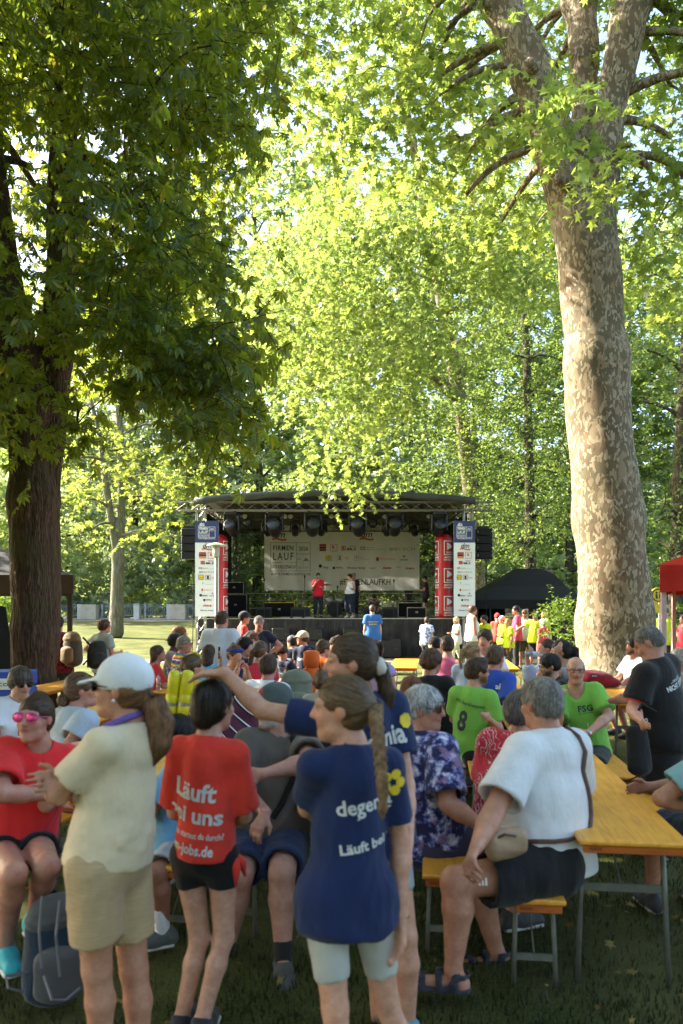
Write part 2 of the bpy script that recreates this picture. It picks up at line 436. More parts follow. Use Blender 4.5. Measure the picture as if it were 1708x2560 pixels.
# ---------------------------------------------------------------- lettering: flat glyph outlines as meshes
_TXT = {}
def glyphs(s, bold=0.0, shear=0.0, spacing=1.0):
    "2-D triangles of a line of text: x from 0, cap height about 0.7"
    key = (s, bold, shear, spacing)
    if key in _TXT: return _TXT[key]
    cu = bpy.data.curves.new('lettering', 'FONT'); cu.body = s; cu.size = 1; cu.offset = bold; cu.shear = shear; cu.space_character = spacing; cu.resolution_u = 2
    ob = bpy.data.objects.new('lettering', cu); COL.objects.link(ob)
    dg = bpy.context.evaluated_depsgraph_get(); me = bpy.data.meshes.new_from_object(ob.evaluated_get(dg))
    V = [(v.co.x, v.co.y) for v in me.vertices]; F = [tuple(p.vertices) for p in me.polygons]
    bpy.data.objects.remove(ob); bpy.data.meshes.remove(me); bpy.data.curves.remove(cu)
    _TXT[key] = (V, F); return V, F
def fit(s, x0, x1, y, h=None, bold=0.0, shear=0.0, spacing=1.0):
    "glyphs scaled to span x0..x1 with the baseline at y; h = cap height (else keeps proportion)"
    V, F = glyphs(s, bold, shear, spacing)
    if not V: return [], []
    a = min(v[0] for v in V); b = max(v[0] for v in V); sx = (x1 - x0) / (b - a); sy = sx if h is None else h / .7
    return [(x0 + (v[0] - a) * sx, y + v[1] * sy) for v in V], F
class Flat:
    "flat artwork in a plane, in metres"
    def __init__(s): s.v = []; s.f = []
    def add(s, VF):
        b = len(s.v); s.v += VF[0]; s.f += [tuple(b + i for i in f) for f in VF[1]]; return s
    def text(s, *a, **k): return s.add(fit(*a, **k))
    def rect(s, x0, y0, x1, y1): return s.add(([(x0, y0), (x1, y0), (x1, y1), (x0, y1)], [(0, 1, 2, 3)]))
    def frame(s, x0, y0, x1, y1, w):
        s.rect(x0, y0, x1, y0 + w); s.rect(x0, y1 - w, x1, y1); s.rect(x0, y0 + w, x0 + w, y1 - w); return s.rect(x1 - w, y0 + w, x1, y1 - w)
    def poly(s, pts): return s.add((list(pts), [tuple(range(len(pts)))]))
    def disc(s, x, y, r, n=16, ry=None): return s.poly([(x + r * math.cos(2 * math.pi * i / n), y + (ry or r) * math.sin(2 * math.pi * i / n)) for i in range(n)])
    def place(s, name, mat, parent, org, ux, uy, off, warp=None):
        "org: plane origin in world, ux/uy unit axes; off pushed along the normal; warp(point)->point"
        org = Vector(org); ux = Vector(ux); uy = Vector(uy); nn = ux.cross(uy).normalized()
        V = []
        for x, y in s.v:
            p = org + ux * x + uy * y
            V.append(warp(p, nn) if warp else p + nn * off)
        b = MB(); b.v = [tuple(v) for v in V]; b.f = s.f
        return b.build(name, mat, parent, kind='stuff')
# ---------------------------------------------------------------- ground, paths, grass
def ground():
    xs = np.concatenate([np.linspace(-160, -22, 14), np.linspace(-20, 20, 41), np.linspace(22, 160, 14)])
    ys = np.concatenate([np.linspace(-40, 0, 6), np.linspace(1, 70, 70), np.linspace(75, 260, 20)])
    V = [(x, y, gz(x, y)) for y in ys for x in xs]; n = len(xs)
    F = np.array([(j * n + i, j * n + i + 1, (j + 1) * n + i + 1, (j + 1) * n + i) for j in range(len(ys) - 1) for i in range(n - 1)])
    m, t, o = newmat('lawn'); co = objco(t)
    a = noise(t, co, .9, 5); b = noise(t, co, 60, 4, .7); c2 = noise(t, mapped(t, co, (1, .3, 1)), 7, 4)
    c = ramp(t, b, [(.25, (.016, .024, .008)), (.5, (.085, .105, .026)), (.75, (.19, .205, .06))])
    c = mixc(t, ramp(t, a, [(.4, (0, 0, 0)), (.7, (.7, .7, .7))]), c, (.23, .215, .08))
    c = mixc(t, ramp(t, c2, [(.55, (0, 0, 0)), (.8, (.6, .6, .6))]), c, (.05, .06, .015))
    pbsdf(t, o, color=c, rough=.9, spec=.15, normal=bump(t, noise(t, co, 90, 3, .7), .9, .04))
    link('ground', mkmesh('ground', V, F, True), m, kind='structure')
    # gravel path in front of the stage and one along the railing
    m, t, o = newmat('gravel'); co = objco(t); a = noise(t, co, 45, 5, .7); b = noise(t, co, 1.2, 4)
    c = mixc(t, .45, ramp(t, a, [(.25, (.16, .125, .09)), (.75, (.42, .36, .28))]), ramp(t, b, [(.3, (.2, .16, .11)), (.7, (.4, .34, .26))]))
    pbsdf(t, o, color=c, rough=.95, normal=bump(t, a, .8, .02))
    def strip(name, f0, f1, x0, x1):
        xs = np.linspace(x0, x1, 50); V = []; F = []
        for i, x in enumerate(xs):
            for f in (f0, f1):
                y = f(x) + .12 * math.sin(x * 2.1 + (f is f1)) + .06 * math.sin(x * 5.3); V.append((x, y, gz(x, y) + .006))
        F = np.array([(2 * i, 2 * i + 2, 2 * i + 3, 2 * i + 1) for i in range(len(xs) - 1)]); link(name, mkmesh(name, V, F), m, kind='structure')
    strip('gravel_path', lambda x: 24.3 + .02 * x, lambda x: 26.1 + .02 * x, -40, 22)
    strip('promenade_path', lambda x: 52.4, lambda x: 55.4, -60, 40)
    # grass blades near the camera, foreground shade put into their dark colour
    N = 70000; r = RNG
    px = r.uniform(-3.2, 3.4, N); py = 2.9 + 7.5 * r.uniform(0, 1, N) ** 1.25
    keep = (np.sin(px * 3.1 + 1.3 * np.sin(py * 2.3)) + np.sin(py * 2.7 + 1.1 * np.sin(px * 4.1)) + r.normal(0, .8, N)) > -1.1
    px, py = px[keep], py[keep]; N = len(px)
    an = r.uniform(0, 2 * np.pi, N); hgt = r.uniform(.018, .06, N); w = r.uniform(.002, .0042, N); le = r.uniform(.1, .8, N) * hgt; la = r.uniform(0, 6.3, N)
    dx, dy = np.cos(an) * w, np.sin(an) * w; lx, ly = np.cos(la) * le, np.sin(la) * le
    V = np.zeros((N, 5, 3)); z0 = np.zeros(N) - .004
    V[:, 0] = np.stack([px - dx, py - dy, z0], 1); V[:, 1] = np.stack([px + dx, py + dy, z0], 1)
    V[:, 2] = np.stack([px + dx * .7 + lx * .35, py + dy * .7 + ly * .35, hgt * .6], 1); V[:, 3] = np.stack([px - dx * .7 + lx * .35, py - dy * .7 + ly * .35, hgt * .6], 1)
    V[:, 4] = np.stack([px + lx, py + ly, hgt], 1)
    b = (np.arange(N) * 5)[:, None]
    F = np.concatenate([b + [0, 1, 2], b + [0, 2, 3], b + [3, 2, 4]])
    link('grass', mkmesh('grass', V.reshape(-1, 3), F), leafmat('grass_blade', (.010, .017, .005), (.034, .048, .012), (.06, .08, .02), .3), label='short trampled grass under the beer tables and benches', cat='grass', kind='stuff')
ground()

# ---------------------------------------------------------------- beer tables and benches (local y along the length)
WOOD = woodmat('lacquered_pine', (.82, .38, .040), (.60, .23, .022), .30)
WOODEND = woodmat('lacquered_apron', (.50, .13, .018), (.33, .075, .012), .38, 0)
STEEL = plain('leg_steel', (.16, .17, .14), .5, .3, .25, 9)
INK = plain('stamp_ink', (.05, .02, .01), .8)
ROT = -math.radians(7.0)
def make_table():
    e = empty('beer_table', (0, 0, 0))
    b = MB(); b.box((0, 1.1, .757), (.50, 2.2, .027), bev=.008); b.build('tabletop', WOOD, e, local=True)
    for y in (.11, 2.09):
        b = MB(); b.box((0, y - .085 if y < 1 else y + .085, .725), (.455, .024, .036), bev=.004); b.build('apron', WOODEND, e, local=True)
    for sx in (-1, 1):
        b = MB(); b.box((sx * .225, 1.1, .729), (.02, 1.95, .03), bev=.004); b.build('side_rail', WOODEND, e, local=True)
    for y, s in ((.26, 1), (1.94, -1)):
        for sx in (-1, 1):
            b = MB(); b.tube([(sx * .19, y, .742), (sx * .2, y - s * .02, .4), (sx * .215, y - s * .03, .0)], .0135, 8); b.build('leg', STEEL, e, local=True, smooth=True)
        b = MB(); b.box((0, y - s * .012, .47), (.40, .012, .038)); b.build('crossbar', STEEL, e, local=True)
        b = MB(); b.tube([(0, y - s * .006, .47), (0, y + s * .42, .738)], .0045, 6); b.build('brace', STEEL, e, local=True)
    return e
def make_bench():
    e = empty('beer_bench', (0, 0, 0))
    b = MB(); b.box((0, 1.1, .467), (.25, 2.2, .027), bev=.008); b.build('seat', WOOD, e, local=True)
    for y in (.02, 2.18):
        b = MB(); b.box((0, y, .434), (.215, .022, .038), bev=.004); b.build('apron', WOODEND, e, local=True)
    for y, s in ((.19, 1), (2.01, -1)):
        for sx in (-1, 1):
            b = MB(); b.tube([(sx * .085, y, .452), (sx * .095, y - s * .02, .2), (sx * .1, y - s * .03, .0)], .012, 8); b.build('leg', STEEL, e, local=True, smooth=True)
        b = MB(); b.box((0, y - s * .022, .14), (.185, .012, .034)); b.build('crossbar', STEEL, e, local=True)
        b = MB(); b.tube([(0, y - s * .02, .14), (0, y + s * .36, .45)], .004, 6); b.build('brace', STEEL, e, local=True)
    return e
_T = make_table(); _B = make_bench(); _used = {'t': False, 'b': False}
def rowx(k, y): return -.02 + 1.45 * k + (y - 4.1) * .123
def put(kind, x, y, label, rot=ROT, z=0.0):
    src = _T if kind == 't' else _B
    if _used[kind]: o = copytree(src)
    else: o = src; _used[kind] = True
    o.location = (x, y, z); o.rotation_euler = (0, 0, rot)
    o['label'] = label; o['category'] = 'table' if kind == 't' else 'bench'; o['group'] = 'beer tables set out in rows' if kind == 't' else 'benches set out along the beer tables'
    return o
def stamp(o, h, x):
    f = Flat().text('NGS', x, x + .055, 0, h=.014, bold=.01)
    V, F = f.v, f.f
    b = MB(); y = .0115 if h < .6 else .009; y0 = (.02 - .0125) if h < .6 else (.025 - .0135)
    b.v = [(a, y0 - .002, h + c) for a, c in V]; b.f = F
    b.build('stamp', INK, o, local=True)
t1 = put('t', 1.345, 3.44, 'orange beer table at the right front beside the man in the white T-shirt'); stamp(t1, .722, -.2)
t6 = put('t', -1.50, 4.15, 'orange beer table at the left front behind the woman in the white cap'); stamp(t6, .722, -.2)
put('t', .0, 4.1, 'orange beer table half hidden behind the girl with the long braid')
put('t', 1.66, 6.1, 'orange beer table between the two men in bright green shirts')
put('t', rowx(1, 8.7), 8.7, 'orange beer table with bottles in front of the woman who drinks')
put('t', 3.30, 8.3, 'orange beer table carrying the dark red bag, in front of the plane trunk')
put('t', rowx(0, 6.8) - .02, 6.8, 'orange beer table beside the woman with long red-brown hair')
put('t', rowx(0, 13), 13.2, 'sunlit beer table behind the young man in the black T-shirt')
put('t', rowx(1, 13) + .3, 13.0, 'sunlit beer table in front of the runners in neon shirts')
put('t', rowx(-1, 12.5), 12.4, 'beer table with the open laptop before the stage')
put('t', rowx(-1, 6.7), 6.8, 'beer table behind the girl in red, beside the yellow costume')
put('t', rowx(-2, 9.4) + .1, 9.4, 'beer table carrying the pack of water bottles')
put('t', -2.60, 6.6, 'beer table between the woman in denim and the woman in the white cap')
put('t', -4.0, 9.4, 'sun-flecked beer table at the foot of the chestnut trunk')
b1 = put('b', .92, 3.50, 'bench under the man in the white T-shirt with the leather strap'); stamp(b1, .43, -.085)
put('b', 1.345 + .58, 3.44, 'bench on the far side of the right front beer table')
put('b', -.60, 4.05, 'bench under the seated man in the grey-brown T-shirt')
put('b', .535, 3.82, 'bench under the woman in the blue floral blouse')
put('b', -.95, 3.95, 'bench under the boy in the light blue shirt')
put('b', -2.05, 3.6, 'bench under the woman in the red shirt with pink sunglasses')
put('b', 1.66 - .50, 6.0, 'bench under the man wearing the number 8')
put('b', 2.28, 6.0, 'bench under the bald man in the green shirt')
put('b', rowx(1, 8.7) + .52, 8.7, 'bench under the woman who drinks from a bottle')
put('b', rowx(1, 8.7) - .52, 8.6, 'bench under the woman with the blond ponytail')
put('b', 3.30 + .55, 8.25, 'bench under the bearded man at the plane trunk')
put('b', 3.30 - .52, 8.5, 'bench to the left of the table with the dark red bag')
put('b', rowx(0, 6.8) + .48, 6.9, 'bench under the young man in the black T-shirt')
put('b', rowx(0, 6.8) - .5, 6.7, 'bench under the man with short dark hair in the white T-shirt')
put('b', rowx(-1, 6.7) - .48, 6.5, 'bench under the person in the yellow diving costume')
put('b', rowx(-2, 9.4) + .62, 9.3, 'bench under the woman with the blue headband')
put('b', rowx(-2, 9.4) - .42, 9.4, 'bench under the woman in the rainbow shirt')
put('b', rowx(-1, 12.5) + .5, 12.4, 'bench under the men in navy shirts by the laptop')
put('b', rowx(-1, 12.5) - .5, 12.2, 'bench to the left of the table with the laptop')
put('b', rowx(1, 13) + .85, 12.8, 'sunlit empty bench behind the woman who drinks')
put('b', -3.1, 5.2, 'bench under the woman in denim with her hair in a bun')
put('b', -3.55, 9.3, 'bench beside the sun-flecked table at the chestnut trunk')
# ---------------------------------------------------------------- trees
def leaf_plane():
    R = [(0, -.02), (.54, .06), (.25, .30), (.64, .66), (.19, .60), (0, 1.08), (-.19, .60), (-.64, .66), (-.25, .30), (-.54, .06)]
    V = [(x, y, .05 - .16 * abs(x) - .10 * (y - .4) ** 2) for x, y in R]
    return np.array(V), np.array([(0, 1, 2), (0, 2, 4), (2, 3, 4), (0, 4, 6), (4, 5, 6), (0, 6, 8), (6, 7, 8), (0, 8, 9)])
def leaf_chestnut():
    V = []; F = []
    for a, L in ((-105, .5), (-68, .78), (-33, .95), (0, 1.0), (33, .95), (68, .78), (105, .5)):
        a = math.radians(a); c, s = math.cos(a), math.sin(a); b = len(V)
        for u, w, z in ((0, 0, 0), (.64, .18, -.10), (1, 0, -.45), (.64, -.18, -.10)):
            u *= L; w *= L; V.append((u * s + w * c, u * c - w * s, z * L))
        F += [(b, b + 1, b + 2), (b, b + 2, b + 3)]
    return np.array(V), np.array(F)
def leaf_simple():
    return np.array([(0, 0, 0), (.30, .45, .07), (0, 1, -.05), (-.30, .45, .07)]), np.array([(0, 1, 2), (0, 2, 3)])
def leaf_clump():
    "three leaves off one point, for trees far away"
    V = []; F = []
    for a, tl in ((0, .1), (2.1, .5), (4.2, -.3)):
        c, s = math.cos(a), math.sin(a); b = len(V)
        for x, y, z in ((0, 0, 0), (.30, .45, .05), (0, 1, -.1), (-.30, .45, .05)):
            V.append((x * c - y * s, x * s + y * c, z + y * tl))
        F += [(b, b + 1, b + 2), (b, b + 2, b + 3)]
    return np.array(V), np.array(F)
LEAF = {'plane': leaf_plane(), 'chestnut': leaf_chestnut(), 'simple': leaf_simple(), 'clump': leaf_clump()}
def unit(a): return a / np.maximum(np.linalg.norm(a, axis=-1, keepdims=True), 1e-9)
def leaves(kind, pos, fwd, nor, sc):
    T, F = LEAF[kind]; f = unit(fwd); r = unit(np.cross(f, nor)); n = np.cross(r, f)
    V = pos[:, None, :] + sc[:, None, None] * (T[None, :, 0:1] * r[:, None, :] + T[None, :, 1:2] * f[:, None, :] + T[None, :, 2:3] * n[:, None, :])
    Fa = (np.arange(len(pos)) * len(T))[:, None, None] + F[None]
    return V.reshape(-1, 3), Fa.reshape(-1, 3)
def spray(rng, C, per, length, droop, sc, out=None, flat=.55, up=None):
    "twigs at the centres C, each with `per` leaves"
    n = len(C); d = rng.normal(size=(n, 3)); d[:, 2] = d[:, 2] * .35 - droop
    if out is not None: d += out
    d = unit(d); L = length * rng.uniform(.6, 1.3, n)
    t = np.linspace(0, 1, per)[None, :] + rng.uniform(-.5, .5, (n, per)) / per
    pos = C[:, None] + d[:, None] * (t * L[:, None])[..., None]
    pos[..., 2] -= droop * .35 * (t ** 2) * L[:, None]
    sd = np.where(np.arange(per) % 2 == 0, 1., -1.)[None, :, None]
    lat = unit(np.cross(d, [0, 0, 1.0]))[:, None] * sd
    fw = d[:, None] * .5 + lat * .9 + rng.normal(size=(n, per, 3)) * .45; fw[..., 2] -= droop * .7
    no = rng.normal(size=(n, per, 3)) * flat; no[..., 2] += 1
    if up is not None: no += up
    s = sc * rng.uniform(.55, 1.2, (n, per))
    return pos.reshape(-1, 3), fw.reshape(-1, 3), no.reshape(-1, 3), s.ravel(), (C, C + d * L[:, None])
def inpoly(poly, x, y):
    r = np.zeros(len(x), bool); j = len(poly) - 1
    for i in range(len(poly)):
        xi, yi = poly[i]; xj, yj = poly[j]
        c = ((yi > y) != (yj > y)) & (x < (xj - xi) * (y - yi) / (yj - yi + 1e-9) + xi); r ^= c; j = i
    return r
def region(rng, poly, d0, d1, n, holes=()):
    "points through the volume that a patch of the crown fills"
    xs = [p[0] for p in poly]; ys = [p[1] for p in poly]; o = []
    while sum(map(len, o)) < n:
        x = rng.uniform(min(xs), max(xs), n * 2); y = rng.uniform(min(ys), max(ys), n * 2); k = inpoly(poly, x, y)
        for hx, hy, rx, ry in holes: k &= ((x - hx) / rx) ** 2 + ((y - hy) / ry) ** 2 > 1
        x, y = x[k], y[k]; D = rng.uniform(d0, d1, len(x))
        o.append(np.stack([(x - CX) / FPX * D, D, CAMH - (y - HZ) / FPX * D], 1))
    return np.concatenate(o)[:n]
def clump(rng, K, m, r, flat=.55):
    i = np.repeat(np.arange(len(K)), m); q = rng.normal(size=(len(i), 3)) * r; q[:, 2] *= flat; return K[i] + q
def branches(rng, nodes, targets, r0, n=5, sag=.1, depth=6):
    "grows curved limbs from the nodes (x, y, z, radius) to every target in turn"
    b = MB(); nd_ = [tuple(q) for q in nodes]; tg = list(map(tuple, targets))
    arr = np.array(nd_); order = np.argsort([np.min(np.linalg.norm(arr[:, :3] - np.array(t), axis=1)) for t in tg])
    for i in order:
        t = np.array(tg[i]); A = np.array(nd_); dd = np.linalg.norm(A[:, :3] - t, axis=1) + 1.2 * np.maximum(0, A[:, 2] - t[2] - .5) - A[:, 3] * 4
        a = A[np.argmin(dd)]; p0 = a[:3]; L = np.linalg.norm(t - p0)
        if L < .05: continue
        ra = min(a[3] * .7, r0); rb = max(.008, ra * .45)
        c1 = p0 + (t - p0) * .35 + np.array([0, 0, L * .16]) + rng.normal(size=3) * L * .07; c2 = p0 + (t - p0) * .7 + np.array([0, 0, L * .14]) + rng.normal(size=3) * L * .07
        pts = []; rs = []
        for u in np.linspace(0, 1, depth):
            q = (1 - u) ** 3 * p0 + 3 * u * (1 - u) ** 2 * c1 + 3 * u * u * (1 - u) * c2 + u ** 3 * t; pts.append(q); rs.append(ra + (rb - ra) * u)
        b.tube(pts, rs, n)
        for q, r in list(zip(pts, rs))[2:]: nd_.append((*q, r))
    return b
def twigs(A, B, r, every=1):
    a, b = A[::every], B[::every]; n = len(a); d = unit(b - a); u = unit(np.cross(d, [0.3, 0.2, 1.0])); w = np.cross(d, u)
    V = np.zeros((n, 6, 3))
    for k in range(3):
        t = 2.0944 * k; o = (u * math.cos(t) + w * math.sin(t)); V[:, k] = a + o * r; V[:, 3 + k] = b + o * r * .5
    base = (np.arange(n) * 6)[:, None]
    F = np.concatenate([base + [k, (k + 1) % 3, 3 + (k + 1) % 3, 3 + k] for k in range(3)]); return V.reshape(-1, 3), F
def joinVF(L):
    Vs, Fs, o = [], [], 0
    for V, F in L: Vs.append(V); Fs.append(F + o); o += len(V)
    return np.concatenate(Vs), np.concatenate(Fs)
def rel(V, o): return V - np.array(o, dtype=float)

def barkmat(name, dark, mid, light, sc=(7, 7, 1.1), bs=1.0, moss=None):
    m, t, o = newmat(name); co = objco(t)
    n = noise(t, mapped(t, co, sc), 2.6, 7, .65, .7); v = nd(t, 'ShaderNodeTexVoronoi', {'Scale': 3.0}); t.links.new(mapped(t, co, (sc[0] * 1.2, sc[1] * 1.2, sc[2] * 2.2)), v.inputs['Vector'])
    mx = nd(t, 'ShaderNodeMath', {0: n, 1: v.outputs['Distance']}, operation='MULTIPLY'); q = noise(t, co, 1.3, 3)
    c = ramp(t, n, [(.3, dark), (.5, mid), (.72, light)])
    c = mixc(t, ramp(t, v.outputs['Distance'], [(.02, (.8, .8, .8)), (.25, (0, 0, 0))]), c, tuple(x * .5 for x in dark))
    if moss: c = mixc(t, ramp(t, q, [(.5, (0, 0, 0)), (.7, (.75, .75, .75))]), c, moss)
    pbsdf(t, o, color=c, rough=.92, spec=.2, normal=bump(t, mx.outputs[0], bs, .06)); return m
def planebark():
    m, t, o = newmat('plane_bark'); co = objco(t)
    mp = mapped(t, co, (1, 1, .5)); wrp = nd(t, 'ShaderNodeTexNoise', {'Scale': 5.0, 'Detail': 3.0}); t.links.new(mp, wrp.inputs['Vector'])
    ad = nd(t, 'ShaderNodeMix', data_type='RGBA', blend_type='LINEAR_LIGHT'); ad.inputs[0].default_value = .09; t.links.new(mp, ad.inputs[6]); t.links.new(wrp.outputs['Color'], ad.inputs[7])
    def cells(s):
        v = nd(t, 'ShaderNodeTexVoronoi', {'Scale': s}); t.links.new(ad.outputs[2], v.inputs['Vector']); return v.outputs['Color']
    def ch(c): 
        q = nd(t, 'ShaderNodeSeparateColor'); t.links.new(c, q.inputs[0]); return q.outputs[0]
    big, small = ch(cells(12.0)), ch(cells(27.0)); hz = noise(t, co, .55, 3); md = noise(t, co, 2.4, 5)
    base = ramp(t, md, [(.3, (.085, .062, .036)), (.5, (.14, .098, .056)), (.7, (.19, .125, .072))])
    base = mixc(t, ramp(t, hz, [(.42, (0, 0, 0)), (.65, (.8, .8, .8))]), base, (.12, .115, .065))
    p1 = ramp(t, big, [(.70, (0, 0, 0)), (.71, (1, 1, 1))]); p2 = ramp(t, small, [(.76, (0, 0, 0)), (.77, (1, 1, 1))]); p3 = ramp(t, small, [(.10, (1, 1, 1)), (.11, (0, 0, 0))])
    c = mixc(t, p1, base, (.225, .172, .105)); c = mixc(t, p2, c, (.30, .25, .165)); c = mixc(t, p3, c, (.11, .08, .05))
    hgt = nd(t, 'ShaderNodeMath', {0: p1, 1: p2}, operation='MAXIMUM')
    b1 = bump(t, hgt.outputs[0], -.45, .03); b2 = nd(t, 'ShaderNodeBump', {'Height': noise(t, co, 30, 5, .7), 'Strength': .35, 'Distance': .02, 'Normal': b1})
    pbsdf(t, o, color=c, rough=.85, spec=.25, normal=b2.outputs[0]); return m
CHESTBARK = barkmat('chestnut_bark', (.028, .017, .010), (.085, .052, .033), (.17, .115, .078), (9, 9, 1.3), 1.0, (.07, .075, .03))
GREYBARK = barkmat('grey_bark', (.07, .065, .045), (.17, .155, .11), (.30, .28, .20), (4, 4, .8), .6, (.12, .14, .06))
DARKBARK = barkmat('dark_bark', (.03, .025, .018), (.075, .06, .042), (.13, .11, .08), (5, 5, 1), .8)
PLANEBARK = planebark()
L_CH = leafmat('chestnut_leaf', (.034, .076, .020), (.078, .140, .027), (.50, .60, .042), .47, .38, (.38, .32, .03))
L_PL = leafmat('plane_leaf', (.060, .105, .022), (.15, .20, .045), (.46, .58, .10), .52, .4)
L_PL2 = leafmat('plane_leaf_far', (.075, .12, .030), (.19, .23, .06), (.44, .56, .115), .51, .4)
L_DK = leafmat('lime_leaf', (.042, .082, .020), (.10, .155, .035), (.34, .46, .08), .46, .35)
L_MD = leafmat('maple_leaf', (.05, .09, .018), (.11, .16, .03), (.56, .64, .10), .5, .4)
L_BG = leafmat('wood_leaf', (.10, .145, .045), (.20, .26, .08), (.48, .60, .14), .5, .5)
L_SIL = leafmat('willow_leaf', (.17, .22, .12), (.30, .36, .20), (.58, .66, .28), .5, .5)
L_BU = leafmat('bush_leaf', (.05, .10, .018), (.10, .16, .025), (.32, .44, .05), .42, .35)

def sdf_mesh(S): return compact(*S.mesh())[:2]

# horse chestnut on the left
def chestnut():
    rng = np.random.default_rng(11); D = 11.0; q = lambda x, y, d=0: P(x, y, D + d)
    e = empty('chestnut_tree', (X(88, D), D, 0), label='dark horse chestnut with a double trunk and hanging palmate leaves at left', cat='tree')
    S = Sdf(.035)
    S.cone(q(82, 1880), q(80, 1600), .42, .315, k=.2).cone(q(80, 1600), q(82, 1250), .305, .29, k=.2).cone(q(82, 1250), q(62, 1020), .29, .27, k=.25)
    S.cone(q(62, 1020), q(22, 780), .30, .27, k=.25).cone(q(22, 780, .1), q(-40, 300, .4), .27, .2, k=.2).cone(q(-40, 300, .4), q(-90, -250, .6), .2, .12, k=.2)
    S.cone(q(112, 1640, .15), q(122, 1250, .2), .20, .175, k=.1).cone(q(122, 1250, .2), q(142, 900, .2), .175, .19, k=.1).cone(q(142, 900, .2), q(158, 560, .1), .23, .22, k=.1).cone(q(158, 560, .1), q(165, 150, 0), .22, .17, k=.1).cone(q(165, 150), q(180, -400), .17, .1, k=.1)
    S.cone(q(40, 1850), q(0, 1900), .25, .12, k=.2).cone(q(140, 1850), q(190, 1900), .25, .12, k=.2)
    S.field().disp(lambda p: .012 * np.sin(p[:, 0] * 38 + 2 * np.sin(p[:, 2] * 3.1)) * np.sin(p[:, 1] * 34 + 2 * np.sin(p[:, 2] * 2.3)) + .02 * np.sin(p[:, 2] * 2.2 + p[:, 0] * 3))
    V, F = sdf_mesh(S); link('trunk', mkmesh('trunk', rel(V, e.location), F, True), CHESTBARK, e)
    poly = [(-500, -350), (580, -350), (630, -60), (640, 150), (610, 330), (570, 480), (535, 640), (530, 780), (520, 860), (440, 900), (350, 900), (270, 940), (200, 980), (120, 900), (30, 900), (20, 1030), (-60, 1100), (-500, 1160)]
    K = region(rng, poly, 7.2, 15, 385)
    lo = region(rng, [(250, 860), (440, 840), (590, 760), (615, 1040), (570, 1120), (470, 1060), (330, 980)], 7.6, 10, 40)
    lo2 = region(rng, [(-20, 780), (200, 780), (205, 1110), (120, 1110), (0, 1090)], 9.2, 10.6, 9)
    hole = np.array([-60 < (k[0] / k[1] * FPX + CX) < 260 and 330 < HZ - (k[2] - CAMH) / k[1] * FPX < 1000 and k[1] < 11.6 and rng.random() < .72 for k in K]); K = K[~hole]
    # unseen crown outside the picture, left and above, spread to shade the foreground
    off = np.stack([rng.uniform(-14, -3.2, 900), rng.uniform(.5, 17, 900), rng.uniform(2.6, 12, 900)], 1)
    off = off[((((off[:, 0] + 6) / 7) ** 2 + ((off[:, 1] - 8.5) / 8) ** 2 + ((off[:, 2] - 6.5) / 6.0) ** 2) < 1) & (off[:, 0] < -.52 * off[:, 1] - 2.5)]
    top = np.stack([rng.uniform(-10, 3, 420), rng.uniform(-5, 16, 420), rng.uniform(8.2, 15, 420)], 1)
    top = top[((((top[:, 0] + 4) / 7) ** 2 + ((top[:, 1] - 7) / 11) ** 2 + ((top[:, 2] - 9.5) / 5.5) ** 2) < 1) & (top[:, 2] > CAMH + .9 * top[:, 1] + 1.9)]
    allK = np.concatenate([K, lo, lo2, off, top])
    nodes = []
    for pts in (((62, 1020, 0), (22, 780, 0), (-40, 300, .4), (-90, -250, .6)), ((142, 900, .2), (158, 560, .1), (165, 150, 0), (180, -400, 0))):
        for (x0, y0, d0), (x1, y1, d1) in zip(pts, pts[1:]):
            for u in np.linspace(0, 1, 6): nodes.append((*q(x0 + (x1 - x0) * u, y0 + (y1 - y0) * u, d0 + (d1 - d0) * u), .2))
    b = branches(rng, nodes, allK, .085, 5)
    me = mkmesh('branches', rel(np.array(b.v), e.location), b.f, True); link('branches', me, CHESTBARK, e, kind='stuff')
    C = np.concatenate([clump(rng, K, 17, .40), clump(rng, lo, 7, .27), clump(rng, lo2, 9, .22)])
    C2 = np.concatenate([clump(rng, off, 10, .55), clump(rng, top, 7, .6)])
    pos, fw, no, s, tw = spray(rng, C, 4, .40, .55, .132, flat=.5)
    fw[:, 2] -= .35
    V, F = leaves('chestnut', pos, fw, no, s); p2, f2, n2, s2, _ = spray(rng, C2, 5, .6, .5, .27)
    V, F = joinVF([(V, F), leaves('clump', p2, f2, n2, s2)])
    link('crown', mkmesh('crown', rel(V, e.location), F), L_CH, e)
    V, F = twigs(*tw, .006, 1); link('twigs', mkmesh('twigs', rel(V, e.location), F), CHESTBARK, e, kind='stuff')
chestnut()

